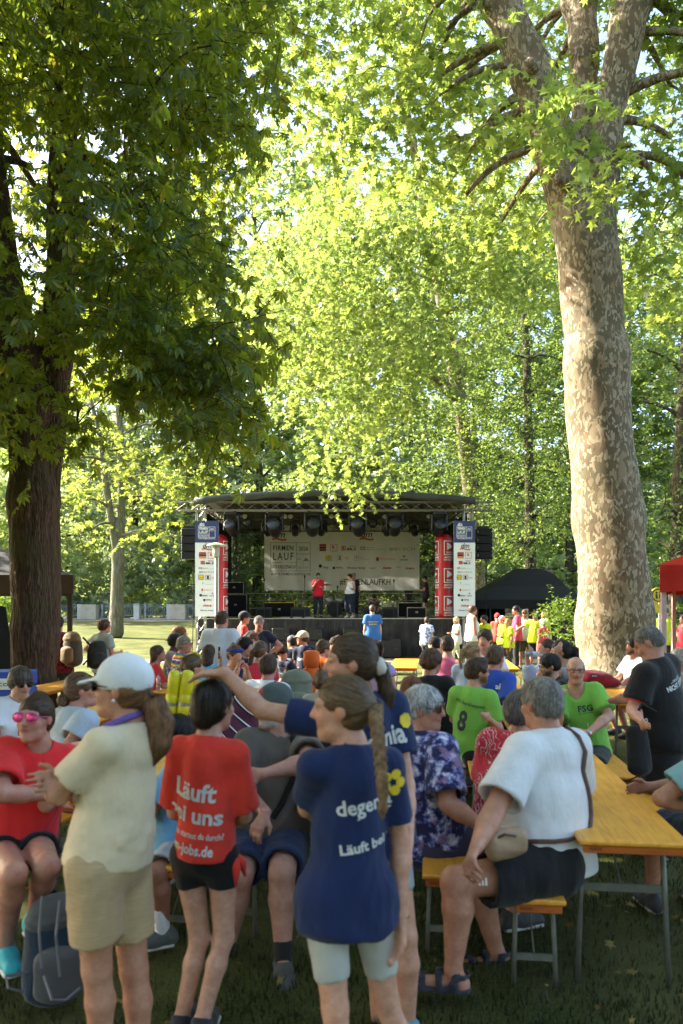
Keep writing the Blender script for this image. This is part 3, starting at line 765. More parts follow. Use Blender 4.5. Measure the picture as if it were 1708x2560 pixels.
GAPS = [(850, 70, 85, 110), (805, 220, 75, 90), (755, 330, 70, 75), (720, 390, 45, 45), (915, 30, 55, 55), (965, 130, 35, 40)]
def planetree():
    rng = np.random.default_rng(5); D = 14.0; q = lambda x, y, d=0: P(x, y, D + d)
    e = empty('plane_tree', (X(1540, D), D, 0), label='huge plane tree with mottled patchy bark and forked limbs at right', cat='tree')
    S = Sdf(.06)
    S.cone(q(1556, 1765), q(1535, 1560), .80, .655, k=.3).cone(q(1535, 1560), q(1521, 1300), .655, .60, k=.2).cone(q(1521, 1300), q(1490, 900), .60, .565, k=.2).cone(q(1490, 900), q(1456, 560), .565, .54, k=.2)
    S.cone(q(1450, 600), q(1395, 380), .42, .39, k=.18).cone(q(1395, 380), q(1332, 185), .38, .34, k=.12).cone(q(1332, 185), q(1252, 0), .34, .34, k=.12).cone(q(1252, 0), q(1150, -220), .34, .27, k=.2).cone(q(1150, -220), q(1060, -600, .5), .3, .15, k=.2)
    S.cone(q(1475, 600), q(1513, 400, -.05), .37, .32, k=.18).cone(q(1513, 400, -.05), q(1540, 200, -.1), .32, .28, k=.12).cone(q(1540, 200, -.1), q(1578, 0, -.2), .28, .34, k=.12).cone(q(1578, 0, -.2), q(1620, -500, -.3), .34, .16, k=.2)
    S.cone(q(1445, 470, .45), q(1462, 250, .75), .28, .26, k=.15).cone(q(1462, 250, .75), q(1452, 0, 1.2), .26, .28, k=.12).cone(q(1450, 0, 1.2), q(1420, -450, 2), .30, .14, k=.2)
    S.cone(q(1470, 1730, -.25), q(1430, 1790, -.5), .36, .12, k=.35).cone(q(1640, 1730, -.2), q(1690, 1790, -.35), .36, .12, k=.35).cone(q(1545, 1740, -.5), q(1540, 1800, -.9), .3, .1, k=.3)
    S.cone(q(1405, 455, -.45), q(1388, 446, -.62), .13, .12, k=.08, cap=1).cone(q(1330, 170, -.4), q(1322, 158, -.52), .11, .1, k=.08, cap=1)
    S.field().disp(lambda p: .03 * np.sin(p[:, 2] * 1.3 + 2.5 * p[:, 0]) + .018 * np.sin(p[:, 2] * 3.1 + p[:, 1] * 4) + .012 * np.sin(p[:, 0] * 9 + p[:, 2] * 1.1), .12)
    V, F = sdf_mesh(S); link('trunk', mkmesh('trunk', rel(V, e.location), F, True), PLANEBARK, e)
    A = np.concatenate([region(rng, [(620, -150), (1120, -150), (1200, 380), (1200, 520), (1080, 470), (900, 450), (780, 450), (640, 260)], 13.5, 19, 84, GAPS), region(rng, [(1120, -150), (1330, -150), (1400, 380), (1400, 640), (1230, 640), (1200, 380)], 16, 21, 30)])
    Bn = region(rng, [(1240, 160), (1560, 190), (1580, 330), (1400, 360), (1290, 300)], 10.5, 12.6, 6)
    B2 = region(rng, [(1440, 380), (1570, 400), (1570, 480), (1450, 470)], 11, 12.8, 3)
    B3 = region(rng, [(1560, -200), (2000, -200), (2000, 820), (1590, 760)], 13, 19, 85)
    B4 = region(rng, [(1360, -150), (1560, -150), (1570, 300), (1420, 300)], 15.5, 19, 14)
    U = np.stack([rng.uniform(-3, 14, 420), rng.uniform(-4, 20, 420), rng.uniform(10.5, 21, 420)], 1)  # unseen crown extended overhead to hold back sky light
    U = U[(((U[:, 0] - 5) / 9) ** 2 + ((U[:, 1] - 9) / 12) ** 2 + ((U[:, 2] - 14) / 7) ** 2 < 1) & (U[:, 2] > CAMH + .9 * U[:, 1] + 1.5)]
    nodes = []
    for pts in (((1395, 380, 0), (1330, 180, 0), (1252, 0, 0), (1150, -220, 0), (1060, -600, .5)), ((1510, 400, 0), (1540, 200, 0), (1575, 0, 0), (1620, -500, 0)), ((1462, 250, .75), (1450, 0, 1.2), (1420, -450, 2))):
        for a, c in zip(pts, pts[1:]):
            for u in np.linspace(0, 1, 5): nodes.append((*q(*(a[i] + (c[i] - a[i]) * u for i in range(3))), .3))
    allK = np.concatenate([A, Bn, B2, B3, B4, U])
    b = branches(rng, nodes, allK, .095, 6, depth=8); link('branches', mkmesh('branches', rel(np.array(b.v), e.location), b.f, True), PLANEBARK, e, kind='stuff')
    C = np.concatenate([clump(rng, A, 11, .55), clump(rng, Bn, 6, .28), clump(rng, B2, 5, .2), clump(rng, B3, 9, .55), clump(rng, B4, 7, .5), clump(rng, U, 6, .7)])
    pos, fw, no, s, tw = spray(rng, C, 9, .62, .45, .165, flat=.6)
    V, F = leaves('plane', pos, fw, no, s); link('crown', mkmesh('crown', rel(V, e.location), F), L_PL, e)
    V, F = twigs(*tw, .006, 1); link('twigs', mkmesh('twigs', rel(V, e.location), F), PLANEBARK, e, kind='stuff')
planetree()

def tree(name, label, trunk, crowns, leafkind, lmat, bark, lscale, per, twl, droop=.4, clumps=8, cr=.6, holes=(), seed=1, h=.06, tw=True, br=.08, flat=.6, extra=None, up=None):
    """trunk: list of stems, each a list of (px, py, D, r); crowns: list of (poly, d0, d1, n)"""
    rng = np.random.default_rng(seed); b0 = trunk[0][0]; base = P(*b0[:3])
    e = empty(name, (base.x, base.y, base.z), label=label, cat='tree')
    tb = Sdf(h); nodes = []
    for st in trunk:
        for a, c in zip(st, st[1:]):
            tb.cone(P(*a[:3]), P(*c[:3]), a[3], c[3], k=.12)
            for u in np.linspace(.3, 1, 4): nodes.append((*P(*(a[i] + (c[i] - a[i]) * u for i in range(3))), (a[3] + (c[3] - a[3]) * u)))
    tb.field(); V, F = sdf_mesh(tb); link('trunk', mkmesh('trunk', rel(V, e.location), F, True), bark, e)
    Ks = [region(rng, c[0], c[1], c[2], c[3], holes) for c in crowns]
    if extra is not None: Ks.append(extra(rng))
    K = np.concatenate(Ks)
    b = branches(rng, nodes, K, br, 4, depth=5); link('branches', mkmesh('branches', rel(np.array(b.v), e.location), b.f, True), bark, e, kind='stuff')
    C = clump(rng, K, clumps, cr)
    pos, fw, no, s, t2 = spray(rng, C, per, twl, droop, lscale, flat=flat, up=up)
    V, F = leaves(leafkind, pos, fw, no, s); link('crown', mkmesh('crown', rel(V, e.location), F), lmat, e)
    if tw:
        V, F = twigs(*t2, .007, 2); link('twigs', mkmesh('twigs', rel(V, e.location), F), bark, e, kind='stuff')
    return e
# plane tree behind the stage whose bright foliage fills the middle
tree('plane_tree', 'bright sunlit plane tree hanging over the stage roof in the middle', [[(1197, 1590, 38, .42), (1192, 1380, 38, .36), (1150, 1000, 36, .34), (1080, 600, 33, .28), (1000, 200, 30, .15)], [(1150, 1000, 36, .3), (980, 850, 31, .24), (800, 700, 28, .15)]],
     [([(640, 640), (800, 560), (900, 400), (1150, 400), (1400, 420), (1400, 700), (1230, 740), (1120, 820), (1040, 940), (960, 1040), (900, 1130), (850, 1140), (790, 1040), (700, 1000), (650, 920), (640, 800)], 20, 27, 200),
      ([(620, 560), (1400, 480), (1300, 860), (1000, 1080), (700, 1030), (620, 860)], 26, 34, 150), ([(850, 1130), (895, 1130), (885, 1190), (855, 1190)], 21, 23, 4)],
     'plane', L_PL2, PLANEBARK, .155, 11, .75, .6, 11, .72, GAPS, seed=21, h=.08, br=.14)
tree('lime_tree', 'dark green lime tree with a straight trunk behind the black tent', [[(1330, 1585, 34, .27), (1326, 1300, 34, .23), (1318, 900, 34, .17), (1300, 620, 34, .08)]],
     [([(1180, 640), (1400, 620), (1440, 900), (1440, 1340), (1370, 1390), (1230, 1400), (1120, 1340), (1010, 1230), (1020, 1130), (1080, 960), (1140, 800)], 30.5, 38, 230)],
     'simple', L_DK, DARKBARK, .17, 9, .8, .3, 11, .8, seed=31, h=.06, br=.06)
tree('maple_tree', 'slender forked tree with pale bark standing on the sunlit lawn', [[(290, 1580, 38, .40), (291, 1540, 38, .33), (296, 1400, 38, .31), (292, 1390, 38, .3)], [(294, 1400, 38, .2), (268, 1230, 37.6, .17), (248, 1080, 37.3, .12), (215, 950, 37, .07)], [(298, 1400, 38, .24), (306, 1200, 38, .21), (296, 1000, 38, .16), (290, 760, 38, .07)]],
     [([(150, 800), (560, 780), (560, 1180), (470, 1330), (340, 1370), (160, 1390), (140, 1150)], 34.5, 41, 105)],
     'plane', L_MD, GREYBARK, .22, 7, .8, .35, 7, .7, seed=41, h=.075, br=.09)
tree('hornbeam_tree', 'shady tree beyond the red canopy at the right edge', [[(1690, 1600, 27, .3), (1700, 1200, 27, .26), (1720, 700, 27, .12)]],
     [([(1560, 620), (2000, 560), (2100, 1420), (1620, 1430), (1585, 1100)], 24, 31, 170)], 'simple', L_DK, DARKBARK, .18, 8, .8, .3, 9, .8, [(1640, 915, 45, 35), (1600, 780, 30, 30), (1690, 1010, 25, 40)], seed=51, br=.08)
# the wood behind: single trees, each with its own trunk and crown
BGT = [(-60, 58, 900, 210, L_BG), (120, 62, 700, 240, L_SIL), (330, 66, 600, 260, L_BG), (520, 60, 760, 200, L_SIL), (640, 60, 330, 230, L_BG), (860, 70, 460, 260, L_BG), (1020, 62, 700, 230, L_SIL), (1180, 68, 560, 260, L_BG), (1420, 60, 640, 240, L_BG), (1560, 66, 520, 240, L_SIL), (1760, 60, 560, 260, L_BG)]
WHERE = ['at the far left edge', 'just right of the chestnut trunk', 'behind the pale forked tree', 'behind the left loudspeakers', 'left of the open sky gap', 'under the open sky gap', 'behind the stage backdrop', 'behind the right loudspeakers', 'behind the big plane trunk', 'right of the big plane trunk', 'at the far right edge']
for i, (px, D, top, hw, lm) in enumerate(BGT):
    pl = [(px - hw * .55, top), (px + hw * .55, top), (px + hw, top + 220), (px + hw * 1.05, 1330), (px + hw * .7, 1520), (px - hw * .7, 1520), (px - hw * 1.05, 1330), (px - hw, top + 220)]
    o = tree('wood_tree', ('silvery' if lm is L_SIL else 'mid green') + ' tree of the far wood ' + WHERE[i], [[(px, 1535, D, .4), (px + 10, 1200, D, .3), (px - 5, top + 80, D, .1)]], [(pl, D - 5, D + 4, int(105 * (1520 - top) / 800))], 'clump', lm, DARKBARK, .52, 6, 1.3, .3, 8, 1.25, [(810, 230, 100, 150)], seed=60 + i, h=.2, tw=False, br=.12)
    o['group'] = 'trees of the far wood'
def wooded_hill():
    rng = np.random.default_rng(300); hz_ = lambda x, y: gz(x, y) + 26 * sstep(82, 150, y) * (1 + .12 * math.sin(x * .07)) 
    xs = np.linspace(-130, 130, 53); ys = np.linspace(80, 190, 23); V = [(x, y, hz_(x, y) - .3) for y in ys for x in xs]; n = len(xs)
    F = np.array([(j * n + i, j * n + i + 1, (j + 1) * n + i + 1, (j + 1) * n + i) for j in range(len(ys) - 1) for i in range(n - 1)])
    link('hill', mkmesh('hill', V, F, True), plain('hill_soil', (.05, .06, .03), .95, 0, .3, .3), kind='structure')
    N = 460; x = rng.uniform(-75, 75, N); y = rng.uniform(78, 135, N); h = rng.uniform(3, 11, N); K = np.stack([x, y, np.array([hz_(a, b) for a, b in zip(x, y)]) + h], 1)
    C = clump(rng, K, 12, 1.7, .9); pos, fw, no, s, _ = spray(rng, C, 5, 1.6, .2, 1.05)
    V, F = leaves('clump', pos, fw, no, s); link('far_wood', mkmesh('far_wood', V, F), leafmat('far_wood_leaf', (.10, .14, .065), (.19, .24, .11), (.45, .54, .20), .48), label='dense far wood on the hillside behind the park', cat='wood', kind='stuff')
wooded_hill()
def unseen_tree_belt():  # out of view, added to cut sky fill on the foreground
    "unseen trees added behind the viewer to shade the tables from that side"
    rng = np.random.default_rng(400); L = []
    for x, y, r in ((-15, -1, 4), (-12, -7, 4.2), (-7, -11, 4.5), (-1.5, -12, 4.5), (4, -12.5, 4.2), (9.5, -10, 4.4), (14, -5, 4)):
        K = rng.normal(size=(46, 3)); K = unit(K) * rng.uniform(.4, 1, (46, 1)) ** .6 * np.array([r, r, 5.2]) + np.array([x, y, 8.0 if r < 3.5 else 7.4]); C = clump(rng, K, 9, .7)
        pos, fw, no, s, _ = spray(rng, C, 5, 1.0, .3, .42); L.append(leaves('clump', pos, fw, no, s))
        b = MB(); b.tube([(x, y, 0), (x + .1, y, 3), (x, y + .2, 8)], [.35, .28, .12], 8, False); V = np.array(b.v); F = np.array(b.f); L.append((V, np.concatenate([F[:, [0, 1, 2]], F[:, [0, 2, 3]]])))
    V, F = joinVF(L); link('unseen_tree_belt', mkmesh('unseen_tree_belt', V, F), leafmat('belt_leaf', (.05, .09, .02), (.11, .16, .035), (.3, .38, .06), .42), label='unseen belt of trees added behind the viewer to shade the tables', cat='wood', kind='stuff')
unseen_tree_belt()
def bushes():
    for j, (poly, d0, d1, n, lm, nm, lab) in enumerate([
        ([(1385, 1520), (1420, 1490), (1455, 1530), (1455, 1670), (1400, 1660), (1380, 1600)], 16, 17.6, 20, L_BU, 'shrub', 'leafy green bush left of the foot of the plane trunk'),
        ([(1610, 1520), (1708, 1500), (1760, 1600), (1760, 1640), (1620, 1640)], 24, 27, 20, L_BU, 'shrub', 'leafy bush behind the man in the neon shirt by the red canopy'),
        ([(140, 1430), (300, 1400), (470, 1410), (480, 1535), (130, 1540)], 56.5, 58.5, 42, L_SIL, 'shrub', 'pale bushes right behind the railing'),
        ([(-40, 1460), (40, 1470), (40, 1545), (-40, 1550)], 30, 33, 18, L_BU, 'shrub', 'sunlit bush beyond the dark canopy at the far left')]):
        rng = np.random.default_rng(90 + j); K = region(rng, poly, d0, d1, n); c = K.mean(0); z = gz(c[0], c[1])
        e = empty(nm, (c[0], c[1], z), label=lab, cat='bush')
        far = d0 > 25; b = branches(rng, [(c[0] + rng.normal() * .1, c[1], z + .05, .05), (c[0], c[1], z + .5, .05)], K, .03, 4, depth=4)
        link('stems', mkmesh('stems', rel(np.array(b.v), e.location), b.f), DARKBARK, e, kind='stuff')
        C = clump(rng, K, 10 if not far else 9, .17 if d0 < 20 else (.5 if d0 < 35 else .7))
        pos, fw, no, s, t2 = spray(rng, C, 9, .3 if not far else .7, .15, .085 if d0 < 20 else (.16 if d0 < 35 else .3))
        V, F = leaves('simple' if not far else 'clump', pos, fw, no, s); link('foliage', mkmesh('foliage', rel(V, e.location), F), lm, e)
bushes()
# ---------------------------------------------------------------- stage and what hangs and stands on it
BLK = plain('black_fabric', (.006, .006, .006), .9, 0, .3, 6)
BLKM = plain('black_metal', (.015, .015, .016), .45, .2, .25, 10)
ALU = plain('truss_aluminium', (.42, .41, .37), .38, .7, .15, 8)
DARKALU = plain('dull_truss', (.10, .085, .06), .5, .5, .2, 8)
TARP = plain('roof_tarpaulin', (.035, .04, .035), .55, 0, .3, 3)
DECK = plain('stage_plywood', (.035, .030, .026), .7, 0, .3, 4)
WHT = plain('banner_white', (.74, .75, .72), .7, 0, .04, 2)
NAVY = plain('print_navy', (.035, .045, .14), .7, 0, .1, 4)
PDK = plain('print_dark', (.03, .035, .05), .7)
PRED = plain('print_red', (.50, .035, .03), .7)
PORG = plain('print_orange', (.75, .27, .03), .7)
PYEL = plain('print_yellow', (.78, .58, .03), .7)
PGRY = plain('print_grey', (.22, .23, .24), .7)
PWHT = plain('print_white', (.80, .80, .78), .7)
REDV = plain('inflatable_red', (.55, .018, .025), .38, 0, .1, 2, .1)
def skirtmat():
    m, t, o = newmat('stage_skirt'); co = objco(t)
    w = noise(t, mapped(t, co, (6, 6, .5)), 2, 4, .6, .5); n = noise(t, co, 2.2, 5)
    c = ramp(t, n, [(.3, (.010, .008, .006)), (.55, (.026, .021, .016)), (.75, (.055, .045, .035))])
    pbsdf(t, o, color=c, rough=.6, spec=.3, normal=bump(t, w, 1.0, .08)); return m
def scrimmat():
    m, t, o = newmat('mesh_scrim'); co = objco(t)
    d = nd(t, 'ShaderNodeBsdfDiffuse', {'Color': (.012, .012, .012, 1)}); tr = nd(t, 'ShaderNodeBsdfTransparent')
    n = noise(t, mapped(t, co, (3, 1, .4)), 2, 3); f = ramp(t, n, [(.35, (.55, .55, .55)), (.65, (.78, .78, .78))])
    mx = nd(t, 'ShaderNodeMixShader', {0: f}); t.links.new(tr.outputs[0], mx.inputs[1]); t.links.new(d.outputs[0], mx.inputs[2]); t.links.new(mx.outputs[0], o.inputs[0]); return m
def bannermat():
    m, t, o = newmat('mesh_banner'); co = objco(t)
    n = noise(t, mapped(t, co, (.8, 1, .35)), 2.2, 4); c = ramp(t, n, [(.3, (.70, .70, .64)), (.7, (.84, .83, .77))])
    d = nd(t, 'ShaderNodeBsdfDiffuse', {'Color': c, 'Normal': bump(t, n, .4, .1)}); tr = nd(t, 'ShaderNodeBsdfTranslucent', {'Color': c})
    mx = nd(t, 'ShaderNodeMixShader', {0: .36}); t.links.new(d.outputs[0], mx.inputs[1]); t.links.new(tr.outputs[0], mx.inputs[2]); t.links.new(mx.outputs[0], o.inputs[0]); return m
SX0, SX1, SY0, SY1, SZ = -5.3, 4.78, 27.5, 34.8, 1.38
def trussV(b, a, c, s=.29, r=.02, n=None, up=(0, 0, 1)):
    "a square lattice truss from a to c"
    a = Vector(a); c = Vector(c); d = (c - a); L = d.length; d.normalize(); u = Vector(up); u = (u - d * u.dot(d)).normalized(); w = d.cross(u); h = s / 2
    cr = [(h, h), (h, -h), (-h, -h), (-h, h)]; n = n or max(2, int(L / (s * 1.35)))
    for p, q in cr: b.tube([a + u * p + w * q, c + u * p + w * q], r, 5)
    for i in range(n):
        for k in range(4):
            p, q = cr[k], cr[(k + 1) % 4]
            if i % 2: p, q = q, p
            b.tube([a + d * (L * i / n) + u * p[0] + w * p[1], a + d * (L * (i + 1) / n) + u * q[0] + w * q[1]], r * .55, 4, False)
    return b
def stage():
    e = empty('stage', (-.26, SY0, 0), label='black open-air stage with an arched roof and lattice trusses', cat='stage')
    b = MB(); b.box(((SX0 + SX1) / 2, (SY0 + SY1) / 2, SZ - .06), (SX1 - SX0, SY1 - SY0, .12)); b.build('deck', DECK, e)
    # wavy skirt cloth along the front and sides
    xs = np.linspace(SX0 - .02, SX1 + .02, 150); V = []
    for x in xs:
        f = .05 * math.sin(x * 7.3) + .03 * math.sin(x * 17 + 1)
        for z, k in ((SZ - .005, .15), (SZ - .35, .7), (.5, 1), (.012, 1.25)): V.append((x, SY0 - .05 - abs(f) * k, z))
    F = np.array([(4 * i + j, 4 * i + 4 + j, 4 * i + 5 + j, 4 * i + 1 + j) for i in range(len(xs) - 1) for j in range(3)])
    link('skirt', mkmesh('skirt', np.array(V) - np.array(e.location), F, True), skirtmat(), e)
    for sx in (SX0, SX1):
        b = MB(); b.box((sx, (SY0 + SY1) / 2, .63), (.05, SY1 - SY0 - .1, 1.24)); b.build('side_skirt', BLK, e)
    b = MB(); b.box(((SX0 + SX1) / 2, SY0 - .02, SZ + .003), (SX1 - SX0, .04, .05)); b.build('deck_edge', ALU, e)
    # roof: arched tarpaulin with a front valance
    rx = lambda u: -5.25 + u * 10.0; V = []; F = []; N = 25
    for i in range(N):
        u = i / (N - 1); x = rx(u); zt = 5.70 + .27 * (1 - (2 * u - 1) ** 2)
        for y, dz in ((26.7, -.24 - .03 * math.sin(u * 40)), (26.66, 0), (30.5, .16), (35.2, -.25), (35.22, -.5)): V.append((x, y, zt + dz))
    F = np.array([(5 * i + j, 5 * i + 5 + j, 5 * i + 6 + j, 5 * i + 1 + j) for i in range(N - 1) for j in range(4)])
    o = link('roof', mkmesh('roof', np.array(V) - np.array(e.location), F, True), TARP, e)
    md = o.modifiers.new('thick', 'SOLIDIFY'); md.thickness = .03
    # trusses: front, middle, rear, and the arched ribs
    for y, m, z in ((26.95, plain('front_truss', (.2, .19, .165), .42, .6, .15, 8), 5.42), (29.6, DARKALU, 5.40), (33.9, DARKALU, 5.36)):
        b = MB(); trussV(b, (-5.9 if y < 28 else -5.2, y, z), (5.42 if y < 28 else 4.7, y, z), .30, .022); b.build('truss', m, e)
    for x in (-5.05, -2.7, -.25, 2.2, 4.55):
        b = MB(); trussV(b, (x, 27.1, 5.46), (x, 33.8, 5.42), .24, .018); b.build('roof_rib', DARKALU, e)
    for x, y, m in ((-5.05, 27.05, ALU), (4.55, 27.05, ALU), (-4.9, 33.9, DARKALU), (4.45, 33.9, DARKALU)):
        b = MB(); trussV(b, (x, y, 0.02), (x, y, 5.4), .30, .024, up=(0, 1, 0)); b.build('tower', m, e)
    # rear scrim and side drapes
    b = MB(); b.quad((SX0 + .3, 34.55, SZ), (SX1 - .3, 34.55, SZ), (SX1 - .3, 34.55, 5.4), (SX0 + .3, 34.55, 5.4)); b.build('scrim', scrimmat(), e)
    for x in (-5.0, 4.62):
        b = MB(); b.box((x, 30.9, 3.35), (.03, 6.4, 3.9)); b.build('side_drape', BLK, e)
    # railing at the rear edge
    for z in (1.75, 2.1, 2.42):
        b = MB(); b.tube([(SX0 + .4, 34.3, z), (SX1 - .4, 34.3, z)], .018, 6); b.build('rail', ALU, e)
    for x in np.linspace(SX0 + .5, SX1 - .5, 7):
        b = MB(); b.tube([(x, 34.3, SZ), (x, 34.3, 2.44)], .02, 6); b.build('rail_post', ALU, e)
stage()
def logo_dm(fl, fr, fo, x, y, w):
    "dm over a waved ribbon; x left, y baseline, w width"
    fl.text('dm', x + w * .1, x + w * .9, y, bold=.012, shear=.25)
    n = 10
    for i in range(n):
        u0, u1 = i / n, (i + 1) / n; f = lambda u: y - w * .13 + w * .05 * math.sin(u * 6.3)
        for t, (a, b_) in ((fr, (0, .07)), (fo, (-.07, 0))):
            t.add(([(x + u0 * w, f(u0) + a * w), (x + u1 * w, f(u1) + a * w), (x + u1 * w, f(u1) + b_ * w), (x + u0 * w, f(u0) + b_ * w)], [(0, 1, 2, 3)]))
def backdrop():
    D = 34.0; x0, x1, z0, z1 = X(661, D), X(1049, D), Z(1476, D), Z(1311, D); w = x1 - x0; h = z1 - z0
    e = empty('backdrop_banner', (x0, D, z0), label='large pale banner with running event lettering and sponsor logos behind the stage', cat='banner')
    V = []; n = 40; F = []
    wv = lambda x: .018 * math.sin((x - x0) * 3.1) + .012 * math.sin((x - x0) * 7.7)
    for i in range(n + 1):
        x = x0 + w * i / n
        for z in (z0, (z0 + z1) / 2, z1): V.append((x, D - wv(x) * (1 if z < z1 else .3), z))
    F = np.array([(3 * i + j, 3 * i + 3 + j, 3 * i + 4 + j, 3 * i + 1 + j) for i in range(n) for j in range(2)])
    o = link('cloth', mkmesh('cloth', np.array(V) - np.array(e.location), F, True), bannermat(), e)
    dk, rd, og, ye, gr = Flat(), Flat(), Flat(), Flat(), Flat()
    sx = w / 1396.; ox, oy = 70, 635          # artwork measured on an enlargement of the photograph
    ax = lambda a: (a - ox) * sx
    ay = lambda a: (oy - a) * sx
    logo_dm(dk, rd, og, ax(140), ay(160), 130 * sx); logo_dm(dk, rd, og, ax(928), ay(158), 126 * sx)
    t = 3.2 * sx
    dk.frame(ax(126), ay(462), ax(485), ay(205), t); dk.rect(ax(356), ay(462), ax(356) + t, ay(205)); dk.rect(ax(126), ay(387), ax(356), ay(387) + t); dk.rect(ax(356), ay(309), ax(485), ay(309) + t)
    dk.text('FIRMEN', ax(150), ax(332), ay(274), h=43 * sx, bold=.02, spacing=1.15); dk.text('LAUF', ax(150), ax(332), ay(360), h=66 * sx, bold=.01, spacing=1.3); dk.text('2026', ax(380), ax(464), ay(276), h=36 * sx, bold=.01)
    dk.text('BAD KREUZNACH', ax(134), ax(348), ay(438), h=30 * sx, bold=.015); dk.text('WWW.FIRMENLAUF-KH.DE', ax(127), ax(485), ay(499), h=22 * sx, bold=.01, spacing=1.1)
    for (a, b_, c, d) in ((362, 425, 400, 355), (420, 425, 472, 368), (372, 440, 465, 428)): gr.frame(ax(a), ay(b_), ax(c), ay(d), t * .7)
    gr.poly([(ax(420), ay(368)), (ax(472), ay(368)), (ax(446), ay(342))]); gr.rect(ax(362), ay(352), ax(400), ay(348))
    dk.text('#FIRMENLAUFKH', ax(748), ax(1205), ay(584), h=52 * sx, bold=.012)
    # sponsor marks
    rd.rect(ax(566), ay(238), ax(626), ay(218)); dk.rect(ax(566), ay(260), ax(626), ay(240)); rd.rect(ax(566), ay(282), ax(626), ay(262))
    rd.frame(ax(662), ay(284), ax(726), ay(220), t); rd.text('K', ax(680), ax(706), ay(258), h=24 * sx, bold=.05); rd.text('Kaufland', ax(670), ax(718), ay(274), h=7 * sx)
    rd.frame(ax(764), ay(276), ax(802), ay(234), t * 2); rd.poly([(ax(774), ay(270)), (ax(774), ay(240)), (ax(796), ay(255))]); dk.text('88.3', ax(812), ax(892), ay(274), h=22 * sx, bold=.03); rd.text('ANTENNE', ax(834), ax(892), ay(243), h=9 * sx, bold=.02)
    gr.frame(ax(934), ay(270), ax(976), ay(242), t * 2.4); gr.text('Volksbank', ax(986), ax(1060), ay(252), h=10 * sx); gr.text('Rhein-Nahe-Hunsrück eG', ax(986), ax(1168), ay(268), h=9 * sx)
    dk.text('BIO', ax(1198), ax(1262), ay(276), h=26 * sx, spacing=1.1); og.text('N', ax(1266), ax(1290), ay(276), h=26 * sx); ye.text('T', ax(1294), ax(1318), ay(276), h=26 * sx); gr.text('ECH', ax(1322), ax(1422), ay(276), h=26 * sx, spacing=1.1)
    gr.frame(ax(622), ay(370), ax(674), ay(320), t); ye.disc(ax(648), ay(345), 22 * sx, 18); rd.text('LIDL', ax(632), ax(664), ay(350), h=11 * sx, bold=.04)
    ye.frame(ax(724), ay(370), ax(772), ay(320), t); gr.rect(ax(742), ay(356), ax(756), ay(326)); gr.rect(ax(732), ay(358), ax(766), ay(352)); rd.text('ESE', ax(792), ax(826), ay(345), h=12 * sx); og.text('UNE', ax(792), ax(826), ay(360), h=11 * sx)
    gr.frame(ax(878), ay(370), ax(920), ay(320), t * .7); gr.poly([(ax(899), ay(322)), (ax(903), ay(340)), (ax(899), ay(358)), (ax(895), ay(340))]); gr.poly([(ax(884), ay(340)), (ax(899), ay(336)), (ax(914), ay(340)), (ax(899), ay(344))]); gr.text('Stiftung', ax(930), ax(972), ay(342), h=9 * sx); gr.text('kreuznacher diakonie', ax(930), ax(1024), ay(358), h=8 * sx)
    rd.disc(ax(1088), ay(354), 14 * sx, 10, 20 * sx); og.text('WeRePics', ax(1110), ax(1248), ay(362), h=22 * sx)
    gr.disc(ax(1327), ay(330), 11 * sx, 12); dk.text('KIRNER', ax(1292), ax(1362), ay(366), h=13 * sx, bold=.02)
    dk.disc(ax(574), ay(416), 16 * sx, 14); dk.text('ORNN', ax(590), ax(648), ay(438), h=18 * sx, shear=.3, bold=.02); gr.rect(ax(554), ay(446), ax(648), ay(443))
    dk.rect(ax(684), ay(444), ax(708), ay(422)); dk.text('WRS', ax(714), ax(778), ay(440), h=18 * sx, bold=.01); dk.text('Öffentlicher Anzeiger', ax(812), ax(982), ay(440), h=17 * sx, bold=.015)
    dk.text('HimAir', ax(1016), ax(1072), ay(442), h=15 * sx, shear=.3); rd.rect(ax(1138), ay(440), ax(1212), ay(428)); gr.poly([(ax(1246), ay(432)), (ax(1276), ay(420)), (ax(1306), ay(430)), (ax(1276), ay(426))]); rd.text('DKMS', ax(1342), ax(1400), ay(446), h=16 * sx, bold=.04); rd.disc(ax(1412), ay(439), 7 * sx)
    wp = lambda p, nn: Vector((p.x, D - wv(p.x) * 1.0 - .012, p.z))
    for fl, m in ((dk, PDK), (rd, PRED), (og, PORG), (ye, PYEL), (gr, PGRY)): fl.place('print', m, o, (x0, D, z0), (1, 0, 0), (0, 0, 1), 0, wp)
backdrop()
